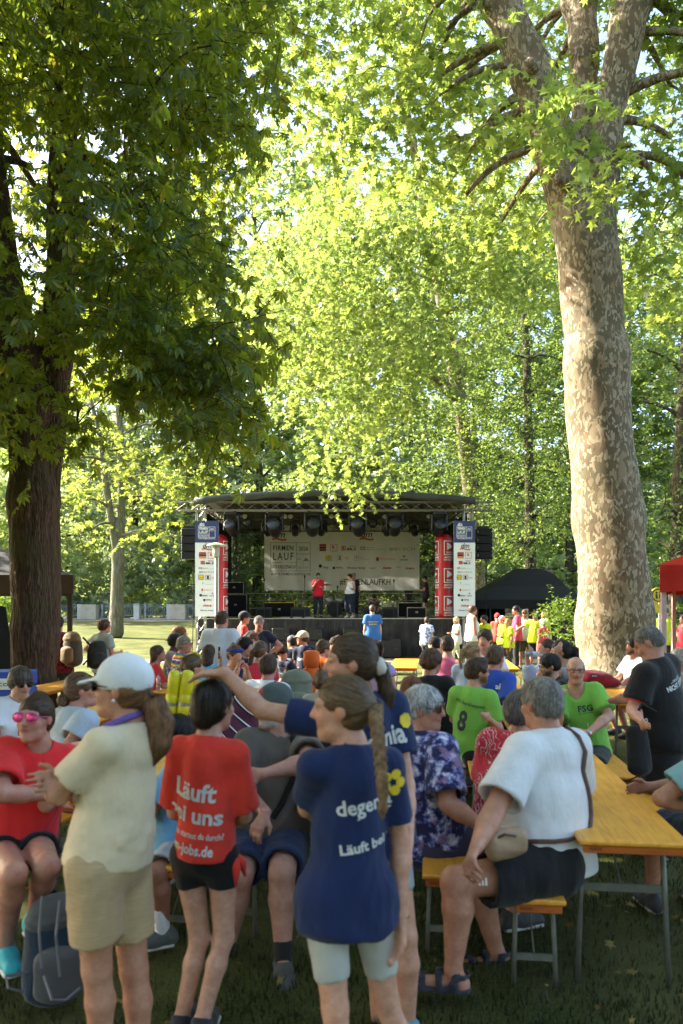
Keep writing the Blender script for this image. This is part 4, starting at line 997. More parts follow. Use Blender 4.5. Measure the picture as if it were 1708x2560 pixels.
def totem(px0, px1, side, lab):
    D = 26.72; x0, x1, z0, z1 = X(px0, D), X(px1, D), Z(1541, D), Z(1302, D); w = x1 - x0; h = z1 - z0; s = w / 390.
    e = empty('sponsor_banner', ((x0 + x1) / 2, D, z0), label=lab, cat='banner', group='tall sponsor banners at the stage corners')
    b = MB(); b.box(((x0 + x1) / 2, D + .02, (z0 + z1) / 2), (w, .03, h)); o = b.build('cloth', WHT, e)
    zb = z1 - h * .228
    b = MB(); b.quad((x0, D + .001, zb), (x1, D + .001, zb), (x1, D + .001, z1), (x0, D + .001, z1)); b.build('header', NAVY, o)
    wh, dk, rd, og, ye, gr = [Flat() for _ in range(6)]
    ax = lambda a: (a - 678) * s
    ay = lambda a: h - (a - 145) * h / 1715.
    wh.text('dm', ax(752), ax(830), ay(222), bold=.03, shear=.2); wh.rect(ax(735), ay(240), ax(838), ay(228)); wh.frame(ax(728), ay(446), ax(1012), ay(252), .012); wh.rect(ax(908), ay(446), ax(908) + .012, ay(252)); wh.rect(ax(728), ay(386), ax(908), ay(380)); wh.rect(ax(908), ay(328), ax(1012), ay(323))
    wh.text('FIRMEN', ax(748), ax(890), ay(306), h=.085, bold=.03); wh.text('LAUF', ax(748), ax(890), ay(370), h=.1, bold=.02); wh.text('2026', ax(924), ax(992), ay(306), h=.055, bold=.02); wh.text('BAD KREUZNACH', ax(738), ax(902), ay(428), h=.05, bold=.02); wh.text('WWW.FIRMENLAUF-KH.DE', ax(735), ax(1010), ay(474), h=.035, bold=.02)
    logo_dm(dk, rd, og, ax(790), ay(632), .37)
    rd.rect(ax(742), ay(745), ax(860), ay(708)); dk.rect(ax(742), ay(782), ax(860), ay(748)); og.rect(ax(742), ay(820), ax(860), ay(785)); rd.frame(ax(890), ay(824), ax(1002), ay(706), .012); rd.text('K', ax(925), ax(970), ay(775), h=.09, bold=.05)
    rd.frame(ax(770), ay(926), ax(838), ay(864), .03); rd.poly([(ax(790), ay(918)), (ax(790), ay(874)), (ax(830), ay(896))]); dk.text('88.3', ax(852), ax(982), ay(922), h=.065, bold=.04); rd.rect(ax(888), ay(872), ax(982), ay(860))
    gr.frame(ax(740), ay(1008), ax(792), ay(978), .02); gr.text('Volksbank', ax(800), ax(890), ay(996), h=.025); gr.text('Rhein-Nahe-Hunsrück eG', ax(800), ax(1012), ay(1010), h=.025)
    dk.text('BIO', ax(748), ax(830), ay(1080), h=.06); og.text('NT', ax(838), ax(894), ay(1080), h=.06); gr.text('ECH', ax(900), ax(1006), ay(1080), h=.06)
    gr.frame(ax(733), ay(1202), ax(820), ay(1112), .02); ye.disc(ax(776), ay(1157), .09, 16); rd.text('LIDL', ax(748), ax(804), ay(1168), h=.035, bold=.04); rd.frame(ax(848), ay(1202), ax(932), ay(1115), .012); dk.rect(ax(872), ay(1190), ax(906), ay(1130)); og.text('UNE', ax(948), ax(1016), ay(1182), h=.06)
    gr.poly([(ax(804), ay(1232)), (ax(810), ay(1265)), (ax(804), ay(1300)), (ax(798), ay(1265))]); gr.text('kreuznacher diakonie', ax(848), ax(970), ay(1290), h=.025)
    rd.disc(ax(796), ay(1385), .03, 10, .05); og.text('WeRePics', ax(820), ax(970), ay(1396), h=.04); dk.disc(ax(770), ay(1480), .05, 14); dk.text('ORNN', ax(792), ax(884), ay(1500), h=.05, shear=.3, bold=.02); dk.text('KIRNER', ax(922), ax(1012), ay(1500), h=.035, bold=.02); gr.disc(ax(965), ay(1448), .03)
    dk.rect(ax(812), ay(1586), ax(848), ay(1548)); dk.text('WRS', ax(856), ax(950), ay(1578), h=.055, bold=.01); rd.text('DKMS', ax(812), ax(908), ay(1682), h=.06, bold=.03); rd.disc(ax(934), ay(1670), .035); dk.text('Öffentlicher Anzeiger', ax(764), ax(980), ay(1762), h=.045, bold=.01)
    for fl, m in ((wh, PWHT), (dk, PDK), (rd, PRED), (og, PORG), (ye, PYEL), (gr, PGRY)): fl.place('print', m, o, (x0, D, z0), (1, 0, 0), (0, 0, 1), .004)
totem(488, 547, -1, 'tall white and navy sponsor banner at the left stage corner')
totem(1135, 1188, 1, 'tall white and navy sponsor banner at the right stage corner')
def inflatable(px, lab, turn):
    D = 27.95; x = X(px, D); r = .315; z0 = SZ + .03; z1 = Z(1335, D)
    e = empty('inflatable_column', (x, D, SZ), label=lab, cat='inflatable column', group='red inflatable radio columns')
    pr = [(.30, z0)] + [(r + .008 * math.sin(i * .9), z0 + (z1 - z0 - .22) * i / 14) for i in range(15)] + [(r * math.cos(a), z1 - .22 + .22 * math.sin(a)) for a in (.35, .7, 1.05, 1.35)]
    b = MB(); b.lathe(pr, (x, D, 0), 28); o = b.build('tube', REDV, e, smooth=True)
    b = MB(); b.lathe([(.31, SZ + .005), (.31, SZ + .03)], (x, D, 0), 20); b.build('base_ring', PWHT, e)
    def wrap(fl, m, rr):
        V = []
        for a, z in fl.v:
            t = a / r - math.pi / 2 + turn; V.append((x + rr * math.cos(t), D + rr * math.sin(t), z))
        b = MB(); b.v = V; b.f = fl.f; b.build('print', m, o, kind='stuff')
    wh = Flat()
    for i in range(3):
        zc = z1 - .92 - i * 1.02 + .12; 
        for a in (-.33, .33, .99, -.99):
            for u in np.linspace(-.27, .19, 8):   # frame drawn in short pieces so that it bends round the tube
                du = .46 / 7
                if u < .18: wh.rect(a + u, zc + .50, a + u + du, zc + .53); wh.rect(a + u, zc, a + u + du, zc + .03)
            wh.rect(a - .27, zc + .03, a - .24, zc + .5); wh.rect(a + .17, zc + .03, a + .20, zc + .5)
            for k in range(5):
                u0, u1 = k / 5, (k + 1) / 5; wh.add(([(a - .16 + .25 * u0, zc + .18 + .12 * u0), (a - .16 + .25 * u1, zc + .18 + .12 * u1), (a - .16 + .25 * u1, zc + .46 - .12 * u1), (a - .16 + .25 * u0, zc + .46 - .12 * u0)], [(0, 1, 2, 3)]))
            wh.text('RADIO', a - .17, a + .13, zc + .06, h=.07, bold=.03); wh.text('ANTENNE', a - .27, a + .2, zc - .12, h=.07, bold=.03); wh.text('BAD KREUZNACH', a - .27, a + .2, zc - .20, h=.05, bold=.03)
    wrap(wh, PWHT, r + .012)
inflatable(1110, 'red inflatable radio column on the stage beside the right sponsor banner', -.33)
inflatable(548, 'red inflatable radio column half hidden by the left sponsor banner', .45)
def speaker_array(px0, px1, lab):
    D = 27.0; x0, x1 = X(px0, D), X(px1, D); zt, zb = Z(1320, D), Z(1398, D); w = x1 - x0; n = 4; h = (zt - zb) / n
    e = empty('line_array', ((x0 + x1) / 2, D, zb), label=lab, cat='loudspeaker', group='hanging loudspeaker stacks')
    for i in range(n):
        b = MB(); b.box(((x0 + x1) / 2, D + .2, zt - h * (i + .5)), (w, .42, h - .014), bev=.02); c = b.build('cabinet', BLKM, e)
        b = MB(); b.box(((x0 + x1) / 2, D - .018, zt - h * (i + .5)), (w - .05, .012, h - .06)); b.build('grille', BLK, c)
        for q in (x0 + .03, x1 - .03):
            b = MB(); b.box((q, D - .02, zt - h * (i + .5)), (.012, .014, .05)); b.build('bracket', ALU, c)
    b = MB(); b.box(((x0 + x1) / 2, D + .2, zt + .05), (w * .7, .3, .06)); b.tube([((x0 + x1) / 2, D + .2, zt + .08), ((x0 + x1) / 2, D + .1, 5.42)], .012, 6); b.build('flying_frame', BLKM, e)
    b = MB(); b.tube([((x0 + x1) / 2 + .1, D + .3, zb), ((x0 + x1) / 2 + .12, D + .3, zb - 1.5), ((x0 + x1) / 2 + .05, D + .4, .05)], .015, 6); b.build('cable', BLK, e)
speaker_array(453, 491, 'black hanging loudspeaker stack left of the stage'); speaker_array(1193, 1232, 'black hanging loudspeaker stack right of the stage')
def moving_head():
    e = empty('moving_head_light', (0, 0, 0))
    b = MB(); b.box((0, 0, -.07), (.34, .26, .13), bev=.03); b.build('base', BLKM, e, local=True)
    for s in (-1, 1):
        b = MB(); b.box((s * .19, 0, -.30), (.05, .14, .42), bev=.02); b.build('yoke_arm', BLKM, e, local=True)
    R = Matrix.Rotation(math.radians(62), 3, 'X')
    b = MB(); b.lathe([(.08, -.24), (.135, -.2), (.15, -.05), (.145, .12), (.155, .2), (.13, .22)], (0, 0, -.44), 16, R); h = b.build('head', BLKM, e, smooth=True, local=True)
    b = MB(); c = R @ Vector((0, 0, .223)); b.lathe([(.12, 0), (.05, .012)], (c.x, c.y, c.z - .44), 16, R); b.build('lens', plain('lamp_lens', (.03, .03, .035), .15, 0, .1, 8), h, local=True)
    return e
mh = moving_head(); first = True
for i, (px, D, zt, s, lab) in enumerate([(580, 27.3, 5.32, 1.45, 'first in the front row from the left'), (686, 27.3, 5.36, 1.55, 'second in the front row from the left'), (783, 27.3, 5.38, 1.55, 'third in the front row from the left'), (895, 27.3, 5.38, 1.55, 'fourth in the front row from the left'), (987, 27.3, 5.36, 1.5, 'fifth in the front row from the left'), (1097, 27.3, 5.32, 1.45, 'last in the front row before the right banner'),
     (668, 29.7, 5.25, 1.0, 'in the rear row over the banner edge'), (738, 29.7, 5.25, 1.0, 'in the rear row over the first two letters'), (805, 29.7, 5.26, 1.0, 'in the rear row left of centre'), (900, 29.7, 5.26, 1.0, 'in the rear row over the second two letters'), (969, 29.7, 5.25, 1.0, 'in the rear row right of centre'), (1036, 29.7, 5.25, 1.0, 'in the rear row at the right end of the banner')]):
    o = mh if first else copytree(mh); first = False
    o.location = (X(px, D), D, zt); o.scale = (s, s, s); o.rotation_euler = (0, 0, (i * 37 % 11 - 5) * .05)
    tag(o, 'black moving head stage light ' + lab, 'stage light', 'moving head stage lights')
def par_light():
    e = empty('par_light', (0, 0, 0)); R = Matrix.Rotation(math.radians(70), 3, 'X')
    b = MB(); b.lathe([(.05, -.16), (.10, -.12), (.125, .0), (.13, .1)], (0, 0, -.16), 14, R); b.build('can', BLKM, e, smooth=True, local=True)
    c = R @ Vector((0, 0, .095)); b = MB(); b.lathe([(.118, 0), (.06, .015)], (c.x, c.y, c.z - .16), 14, R); b.build('lens', plain('lamp_glass', (.5, .48, .36), .2, 0, .2, 20), e, local=True)
    b = MB(); b.tube([(-.14, 0, -.16), (-.14, 0, .0), (.14, 0, .0), (.14, 0, -.16)], .012, 5); b.build('yoke', BLKM, e, local=True)
    return e
pl_ = par_light(); first = True
for i, (px, lab) in enumerate([(599, 'left of a pair between the first two moving heads'), (613, 'right of a pair between the first two moving heads'), (713, 'left of a pair between the second and third moving heads'), (727, 'right of a pair between the second and third moving heads'), (829, 'left of the pair over the middle of the banner'), (843, 'right of the pair over the middle of the banner'), (962, 'left of a pair beside the fifth moving head'), (1072, 'alone beside the last moving head')]):
    o = pl_ if first else copytree(pl_); first = False
    o.location = (X(px, 28.2), 28.2, 5.32); o.scale = (.95,) * 3; tag(o, 'round blinder lamp ' + lab, 'stage light', 'round blinder lamps')
def led_par():
    e = empty('led_spot', (0, 0, 0)); R = Matrix.Rotation(math.radians(58), 3, 'X')
    b = MB(); b.lathe([(.10, -.12), (.16, -.08), (.175, .06), (.165, .1)], (0, 0, -.2), 16, R); h = b.build('housing', BLKM, e, smooth=True, local=True)
    b = MB()
    for q in range(7):
        a = q * 1.047; rr = 0 if q == 6 else .09; c = R @ Vector((rr * math.cos(a), rr * math.sin(a), .103)); b.lathe([(.034, 0), (.02, .012)], (c.x, c.y, c.z - .2), 8, R)
    b.build('lenses', plain('led_lens', (.16, .15, .13), .2, 0, .1, 8), h, local=True)['kind'] = 'stuff'
    b = MB(); b.tube([(-.19, 0, -.2), (-.19, 0, .02), (.19, 0, .02), (.19, 0, -.2)], .014, 5); b.build('yoke', BLKM, e, local=True)
    return e
lp_ = led_par(); first = True
for i, (px, lab) in enumerate([(694, 'second from the left over the banner'), (620, 'left of the banner'), (766, 'third over the banner'), (848, 'over the middle of the banner'), (932, 'fifth over the banner'), (1007, 'last over the banner'), (1078, 'right of the banner')]):
    o = lp_ if first else copytree(lp_); first = False
    o.location = (X(px, 29.0), 29.0, 5.24); o.scale = (1.05,) * 3; tag(o, 'black LED spot light hanging ' + lab, 'stage light', 'LED spot lights')
# stage gear
def box_thing(name, px, D, w, d, h, z, lab, cat, m=BLK, edges=None, grille=False):
    x = X(px, D); e = empty(name, (x, D, z), label=lab, cat=cat)
    b = MB(); b.box((x, D, z + h / 2), (w, d, h), bev=.02); b.build('case', m, e)
    if edges:
        for q in (-1, 1):
            b = MB(); b.box((x + q * (w / 2 - .012), D - d / 2 - .004, z + h / 2), (.024, .012, h)); b.build('edge_strip', edges, e)
        for zz in (z + .015, z + h - .015):
            b = MB(); b.box((x, D - d / 2 - .006, zz), (w - .05, .012, .026)); b.build('edge_strip', edges, e)
        b = MB(); b.box((x, D - d / 2 - .008, z + h * .55), (.10, .016, .07)); b.build('latch', ALU, e)
    if grille:
        b = MB(); b.box((x, D - d / 2 - .006, z + h / 2), (w - .06, .012, h - .06)); b.build('grille', BLKM, e)
        for q in (-1, 1):
            b = MB(); b.box((x + q * w * .3, D - d / 2 - .014, z + h / 2), (.09, .012, .025)); b.build('handle', DARKALU, e)
    return e
for i, (px, w, h, z, lab) in enumerate([(712, 1.0, .62, .02, 'lower left subwoofer against the stage skirt'), (704, .62, .42, .64, 'upper left subwoofer against the stage skirt'), (793, .95, .62, .02, 'lower subwoofer left of the middle below the stage edge'), (786, .6, .42, .64, 'upper subwoofer left of the middle below the stage edge'), (882, 1.0, .62, .02, 'lower subwoofer behind the boy in the blue T-shirt'), (880, .62, .42, .64, 'upper subwoofer behind the boy in the blue T-shirt'), (968, .95, .62, .02, 'lower subwoofer right of the boy in the blue T-shirt')]):
    box_thing('subwoofer', px, 26.9, w, .6, h, z, 'black ' + lab, 'loudspeaker', BLKM, None, True)['group'] = 'subwoofers below the stage edge'
box_thing('flight_case', 592, 31.5, .95, .7, .95, SZ, 'black flight case with bright edges beside the left column', 'flight case', BLK, ALU)
box_thing('flight_case', 588, 31.3, .8, .6, .5, SZ + .96, 'small black flight case stacked on the one beside the left column', 'flight case', BLK, ALU)
box_thing('flight_case', 700, 30.6, 1.25, .6, .62, SZ, 'long low black case behind the first microphone stand', 'flight case', BLK, PYEL)
box_thing('flight_case', 1040, 29.6, .75, .6, .42, SZ, 'pale edged flight case left of the right column', 'flight case', BLK, ALU)
box_thing('flight_case', 1024, 31.0, 1.0, .6, .62, SZ, 'black flight case behind the pale edged one', 'flight case', BLK, ALU)
def wedge(px, D, w, lab):
    x = X(px, D); e = empty('floor_monitor', (x, D, SZ), label=lab, cat='loudspeaker', group='floor monitors on the stage')
    V = [(x - w / 2, D - .2, SZ), (x + w / 2, D - .2, SZ), (x + w / 2, D + .25, SZ), (x - w / 2, D + .25, SZ), (x - w / 2, D - .08, SZ + .38), (x + w / 2, D - .08, SZ + .38), (x + w / 2, D + .2, SZ + .42), (x - w / 2, D + .2, SZ + .42)]
    b = MB(); b.add(V, [(0, 3, 2, 1), (0, 1, 5, 4), (4, 5, 6, 7), (1, 2, 6, 5), (2, 3, 7, 6), (3, 0, 4, 7)]); b.build('cabinet', BLKM, e)
    b = MB(); b.box((x, D - .155, SZ + .19), (w - .08, .01, .3), Matrix.Rotation(-.3, 3, 'X')); b.build('grille', BLK, e)
wedge(752, 29.0, .75, 'black floor monitor beside the man in the red polo'); wedge(975, 29.2, .6, 'black floor monitor right of the drummer'); wedge(660, 29.2, .6, 'black floor monitor left of the low case'); wedge(925, 29.0, .5, 'black floor monitor in front of the seated musician')
def mic_stand(px, D, h, lab):
    x = X(px, D); e = empty('microphone_stand', (x, D, SZ), label=lab, cat='microphone stand', group='microphone stands on the stage')
    b = MB(); b.tube([(x, D, SZ + .02), (x, D, SZ + h * .6)], .016, 8); b.tube([(x, D, SZ + h * .6), (x, D, SZ + h)], .011, 8); b.build('pole', BLKM, e)
    b = MB(); b.lathe([(.15, SZ), (.15, SZ + .02), (.03, SZ + .03)], (x, D, 0), 14); b.build('foot', BLKM, e)
    b = MB(); b.lathe([(.012, SZ + h), (.02, SZ + h + .1), (.034, SZ + h + .13), (.03, SZ + h + .17), (.01, SZ + h + .19)], (x, D, 0), 10); b.build('microphone', BLK, e, smooth=True)
mic_stand(762, 28.4, 1.45, 'slim microphone stand left of the man in the red polo'); mic_stand(844, 28.4, 1.05, 'short microphone stand in front of the bass drum'); mic_stand(985, 28.6, 1.3, 'microphone stand between the musician and the right column'); mic_stand(661, 29.0, 1.35, 'microphone stand at the left edge of the banner')
def drums():
    D = 31.0; x = X(838, D); e = empty('drum_kit', (x, D, SZ), label='drum kit with a pale bass drum between the two presenters', cat='drum kit')
    Ry = Matrix.Rotation(math.radians(90), 3, 'X'); SH = plain('drum_shell', (.45, .46, .44), .3, .3); HD = plain('drum_head', (.66, .62, .52), .6, 0, .1, 5); CY = plain('cymbal_brass', (.5, .36, .12), .3, .9)
    z = SZ + .33
    b = MB(); b.lathe([(.31, 0), (.31, .42)], (x, D + .4, z), 24, Ry); s = b.build('bass_drum', SH, e, smooth=True)
    b = MB(); b.lathe([(.30, 0), (.001, .004)], (x, D - .024, z), 24, Ry); b.build('drum_skin', HD, s)
    b = MB(); b.lathe([(.29, 0), (.32, 0), (.32, .04), (.29, .04)], (x, D - .02, z), 24, Ry); b.build('hoop', BLKM, s)
    f = Flat().text('Opus', -.2, .16, -.03, h=.14, bold=.01, shear=.3); f.place('print', PDK, s, (x, D - .034, z), (1, 0, 0), (0, 0, 1), .004)
    for dx, dy, dz, r, h in ((-.26, .1, .62, .16, .2), (.22, .1, .62, .16, .2), (-.62, .35, .35, .2, .3), (.62, .3, .42, .2, .16)):
        b = MB(); b.lathe([(r, 0), (r, h)], (x + dx, D + dy, SZ + dz), 18, Matrix.Rotation(.25, 3, 'X')); b.build('tom_drum', SH, e, smooth=True)
    for dx, dz, r in ((-.75, 1.15, .25), (.78, 1.2, .27), (-.35, 1.35, .22), (.5, 1.4, .24)):
        b = MB(); b.lathe([(r, 0), (r * .3, .02), (.03, .05), (.01, .05)], (x + dx, D + .35, SZ + dz), 20, Matrix.Rotation(.2, 3, 'X')); c = b.build('cymbal', CY, e, smooth=True)
        b = MB(); b.tube([(x + dx, D + .35, SZ), (x + dx, D + .35, SZ + dz + .05)], .014, 6); b.build('stand', ALU, c)
drums()
def cable_mess():
    b = MB(); r = np.random.default_rng(3)
    for i in range(16):
        x, y = r.uniform(-4.2, 2.5), r.uniform(27.9, 29); pts = []
        for k in range(7): pts.append((x, y, SZ + .014)); x += r.normal(0, .18); y += r.normal(0, .1)
        b.tube(pts, .011, 5)
    b.build('loose_cables', BLK, None, label='tangle of black cables on the stage floor', cat='cables', kind='stuff')
    b = MB()
    for x, y in ((-1.65, 28.1), (-1.2, 28.05), (-2.1, 28.15)): b.box((x, y, SZ + .03), (.4, .22, .05), bev=.01)
    for i, (x, y) in enumerate(((-1.65, 28.1), (-1.2, 28.05), (-2.1, 28.15))):
        q = MB(); q.box((x, y, SZ + .035), (.34, .22, .06), bev=.012); o = q.build('effects_pedal', ALU, None, label=['silver effects pedal in the middle of three on the stage floor', 'silver effects pedal nearest the man in the red polo', 'silver effects pedal farthest left on the stage floor'][i], cat='effects pedal', group='effects pedals on the stage floor')
        k = MB(); k.lathe([(.03, SZ + .068), (.025, SZ + .085)], (x, y, 0), 10); k.build('switch', BLKM, o)
cable_mess()

# ---------------------------------------------------------------- tents, railing, lamp, bin, signs
def tent_right():
    D0, D1 = 28.6, 32.6; x0, x1 = X(1192, 28.6), X(1462, 28.6); e = empty('black_tent', ((x0 + x1) / 2, D0, 0), label='black folding tent right of the stage with a low peaked roof', cat='tent')
    ze, zr, zv = Z(1499, D0), Z(1429, D0 + 2) + .12, Z(1522, D0); rx0, rx1 = X(1286, 30.6), X(1372, 30.6); ym = (D0 + D1) / 2
    b = MB(); A, B, C, Dd = (x0, D0, ze), (x1, D0, ze), (x1, D1, ze), (x0, D1, ze); E, G = (rx0, ym, zr), (rx1, ym, zr); m = ((x0 + rx0) / 2, (D0 + ym) / 2, (ze + zr) / 2 - .1); n_ = ((x1 + rx1) / 2, (D0 + ym) / 2, (ze + zr) / 2 - .1)
    b.add([A, B, n_, m], [(0, 1, 2, 3)]); b.add([m, n_, G, E], [(0, 1, 2, 3)]); b.add([Dd, A, m, E], [(0, 1, 2, 3)]); b.add([B, C, G, n_], [(0, 1, 2, 3)]); b.add([C, Dd, E, G], [(0, 1, 2, 3)]); b.build('roof', BLK, e)
    for p, q in ((A, B), (B, C), (Dd, A)):
        b = MB(); b.quad(p, q, (q[0], q[1], zv), (p[0], p[1], zv)); b.build('valance', BLK, e)
    for x, y in ((x0, D0), (x1, D0), (x0, D1), (x1, D1), (X(1225, D0), D0 + .05)):
        b = MB(); b.box((x + .03, y + .03, ze / 2), (.05, .05, ze)); b.build('pole', BLKM, e)
    b = MB(); b.quad((x0, D1 - .05, .02), (X(1262, D1), D1 - .05, .02), (X(1262, D1), D1 - .05, ze), (x0, D1 - .05, ze)); b.build('back_wall', BLK, e)
    b = MB(); b.quad((X(1325, D1), D1 - .05, .02), (x1, D1 - .05, .02), (x1, D1 - .05, ze), (X(1325, D1), D1 - .05, ze)); b.build('back_wall', BLK, e)
    b = MB(); b.quad((X(1326, D0), D0 + .3, .02), (x1 - .1, D0 + .3, .02), (x1 - .1, D0 + .3, zv + .05), (X(1326, D0), D0 + .3, zv + .05)); b.build('front_wall', plain('tent_wall_brown', (.03, .022, .018), .8), e)
tent_right()
def canopy(name, lab, D0, depth, px_corner, side, z_v0, z_v1, rise, mat_v, mat_r, w, poles, mat_p, skew=0.0):
    "a pavilion whose near corner stands at px_corner and which reaches out of the picture"
    x0 = X(px_corner, D0); x1 = x0 + side * w; e = empty(name, (x0, D0, 0), label=lab, cat='canopy')
    A, B, C, Dd = (x0, D0, z_v1), (x1, D0, z_v1), (x1 + skew * depth, D0 + depth, z_v1), (x0 + skew * depth, D0 + depth, z_v1); T = ((x0 + x1 + skew * depth) / 2, D0 + depth / 2, z_v1 + rise)
    for p, q in ((A, B), (B, C), (C, Dd), (Dd, A)):
        b = MB(); b.add([p, q, T], [(0, 1, 2)]); b.build('roof_panel', mat_r, e)
        b = MB(); d = Vector(q) - Vector(p)
        pts = [Vector(p) + d * (i / 8) for i in range(9)]
        for u, v in zip(pts, pts[1:]):
            k = .012; b.quad((u.x, u.y, z_v0 + k * math.sin(u.x * 9 + u.y * 7)), (v.x, v.y, z_v0 + k * math.sin(v.x * 9 + v.y * 7)), (v.x, v.y, z_v1), (u.x, u.y, z_v1))
        o = b.build('valance', mat_v, e); md = o.modifiers.new('thick', 'SOLIDIFY'); md.thickness = .004
    for x, y in ((x0 - side * -.06, D0 + .06), (x0 - side * -.06 + skew * depth, D0 + depth - .06), (x1 - side * .06, D0 + .06), (x1 - side * .06 + skew * depth, D0 + depth - .06)):
        b = MB(); b.box((x, y, z_v1 / 2), (.045, .045, z_v1)); b.build('pole', mat_p, e)
    return e
def redmat():
    m, t, o = newmat('red_canopy'); co = objco(t); c = ramp(t, noise(t, co, 3, 4), [(.3, (.50, .03, .02)), (.7, (.66, .06, .04))])
    d = nd(t, 'ShaderNodeBsdfDiffuse', {'Color': c}); tr = nd(t, 'ShaderNodeBsdfTranslucent', {'Color': (.85, .10, .06, 1)}); mx = nd(t, 'ShaderNodeMixShader', {0: .12}); t.links.new(d.outputs[0], mx.inputs[1]); t.links.new(tr.outputs[0], mx.inputs[2]); t.links.new(mx.outputs[0], o.inputs[0]); return m
RC = redmat()
canopy('red_canopy', 'bright red canopy with a pink pole at the right edge', 7.4, 2.6, 1650, 1, Z(1478, 7.4), Z(1412, 7.4), .7, RC, RC, 3, 4, plain('pink_pole', (.55, .36, .36), .5), .46)
canopy('dark_canopy', 'dark brown canopy behind the chestnut trunk', 12.6, 3, 183, -1, Z(1484, 12.6), Z(1437, 12.6), .7, plain('brown_valance', (.075, .04, .032), .85), BLK, 3.4, 4, plain('dark_pole', (.06, .05, .045), .45, .4), -.36)
def tent_left():
    D = 9.2; x1 = X(30, D); e = empty('black_tent', (x1, D, 0), label='black tent wall sloping down at the left edge beside the chestnut', cat='tent')
    b = MB(); b.add([(x1, D, .01), (x1 - .03, D, Z(1585, D)), (x1 - .17, D + .2, Z(1517, D)), (x1 - 2.5, D + .3, 2.3), (x1 - 2.5, D, .01)], [(0, 1, 2, 3, 4)])
    o = b.build('wall', BLK, e); md = o.modifiers.new('thick', 'SOLIDIFY'); md.thickness = .01
    b = MB(); b.tube([(x1 - .17, D + .2, Z(1517, D)), (x1 + .02, D - .02, .02)], .012, 6); b.build('guy_pole', BLKM, e)
tent_left()
def railing():
    y = 56.0; z = gz(0, y); x0, x1 = -28, -8.0; CON = plain('concrete', (.42, .37, .28), .9, 0, .15, 3); GAL = plain('galvanised', (.33, .36, .38), .5, .4)
    e = empty('railing', (x0, y, z), label='grey metal railing on a low kerb behind the sunlit lawn', cat='railing')
    b = MB(); b.box(((x0 + x1) / 2, y, z + .05), (x1 - x0, .35, .14)); b.build('kerb', CON, e)
    for zz in (.28, .95, 1.08):
        b = MB(); b.tube([(x0, y, z + zz), (x1, y, z + zz)], .025, 6); b.build('rail', GAL, e)
    b = MB()
    for x in np.arange(x0, x1, .13): b.box((x, y, z + .61), (.022, .022, .68))
    b.build('bars', GAL, e)['kind'] = 'stuff'
    for x in np.arange(x0 + .6, x1, 3.2):
        b = MB(); b.box((x, y - .05, z + .58), (.10, .10, 1.1)); b.build('post', GAL, e)
    for px, w, nm in ((229, 1.15, 'concrete block of the railing left of the pale forked tree'), (450, 1.1, 'concrete block of the railing left of the stage')):
        x = X(px, y); q = empty('concrete_pier', (x, y, z), label='square ' + nm, cat='pier', group='concrete blocks along the railing'); b = MB(); b.box((x, y - .25, z + .56), (w, 1.0, 1.12), bev=.03); b.build('block', CON, q); b = MB(); b.box((x - w * .68, y - .1, z + .57), (.28, .7, 1.14), bev=.02); b.build('pillar', plain('concrete_light', (.5, .49, .45), .9), q)
    x = X(345, y); q = empty('white_pillar', (x, y, z), label='narrow pale pillar in the railing right of the forked tree', cat='pillar'); b = MB(); b.box((x, y - .2, z + .57), (.42, .5, 1.14), bev=.02); b.build('shaft', plain('concrete_light', (.5, .49, .45), .9), q); b = MB(); b.box((x, y - .2, z + 1.16), (.5, .58, .05)); b.build('cap', CON, q)
railing()
def lamp():
    D = 20.2; x = X(541, D); GP = plain('lamp_pole', (.20, .22, .17), .5, .1); e = empty('street_lamp', (x, D, 0), label='park lamp with a pale round hood in front of the left sponsor banner', cat='street lamp')
    zt = Z(1362, D); zg = Z(1394, D)
    b = MB(); b.lathe([(.065, 0), (.065, .9), (.042, .95), (.042, zg)], (x, D, 0), 12); b.build('pole', GP, e, smooth=True)
    b = MB(); b.lathe([(.25, zt - .03), (.25, zt), (.06, zt + .05), (.01, zt + .06)], (x, D, 0), 24); b.build('hood', plain('lamp_hood', (.5, .52, .4), .5), e)
    b = MB(); b.lathe([(.06, zg), (.085, zg + .04), (.095, zt - .03)], (x, D, 0), 16); b.build('glass', plain('lamp_glass_white', (.42, .44, .38), .25), e, smooth=True)
lamp()
def bin_():
    D = 25.0; x = X(1112, D); e = empty('litter_bin', (x, D, 0), label='round slatted wooden litter bin in front of the stage skirt', cat='litter bin'); WD = plain('bin_wood', (.22, .15, .095), .8, 0, .25, 8)
    zt = Z(1596, D); b = MB(); b.lathe([(.20, .04), (.20, zt - .02)], (x, D, 0), 16); b.build('liner', BLKM, e)
    sm = None
    for i in range(22):
        a = i * 2 * math.pi / 22; b = MB(); b.box((x + .225 * math.cos(a), D + .225 * math.sin(a), zt / 2 + .02), (.022, .05, zt - .04), Matrix.Rotation(a, 3, 'Z')); b.build('slat', WD, e)
    b = MB(); b.lathe([(.19, zt - .02), (.245, zt - .02), (.245, zt + .01), (.19, zt + .01)], (x, D, 0), 20); b.build('rim', WD, e)
bin_()
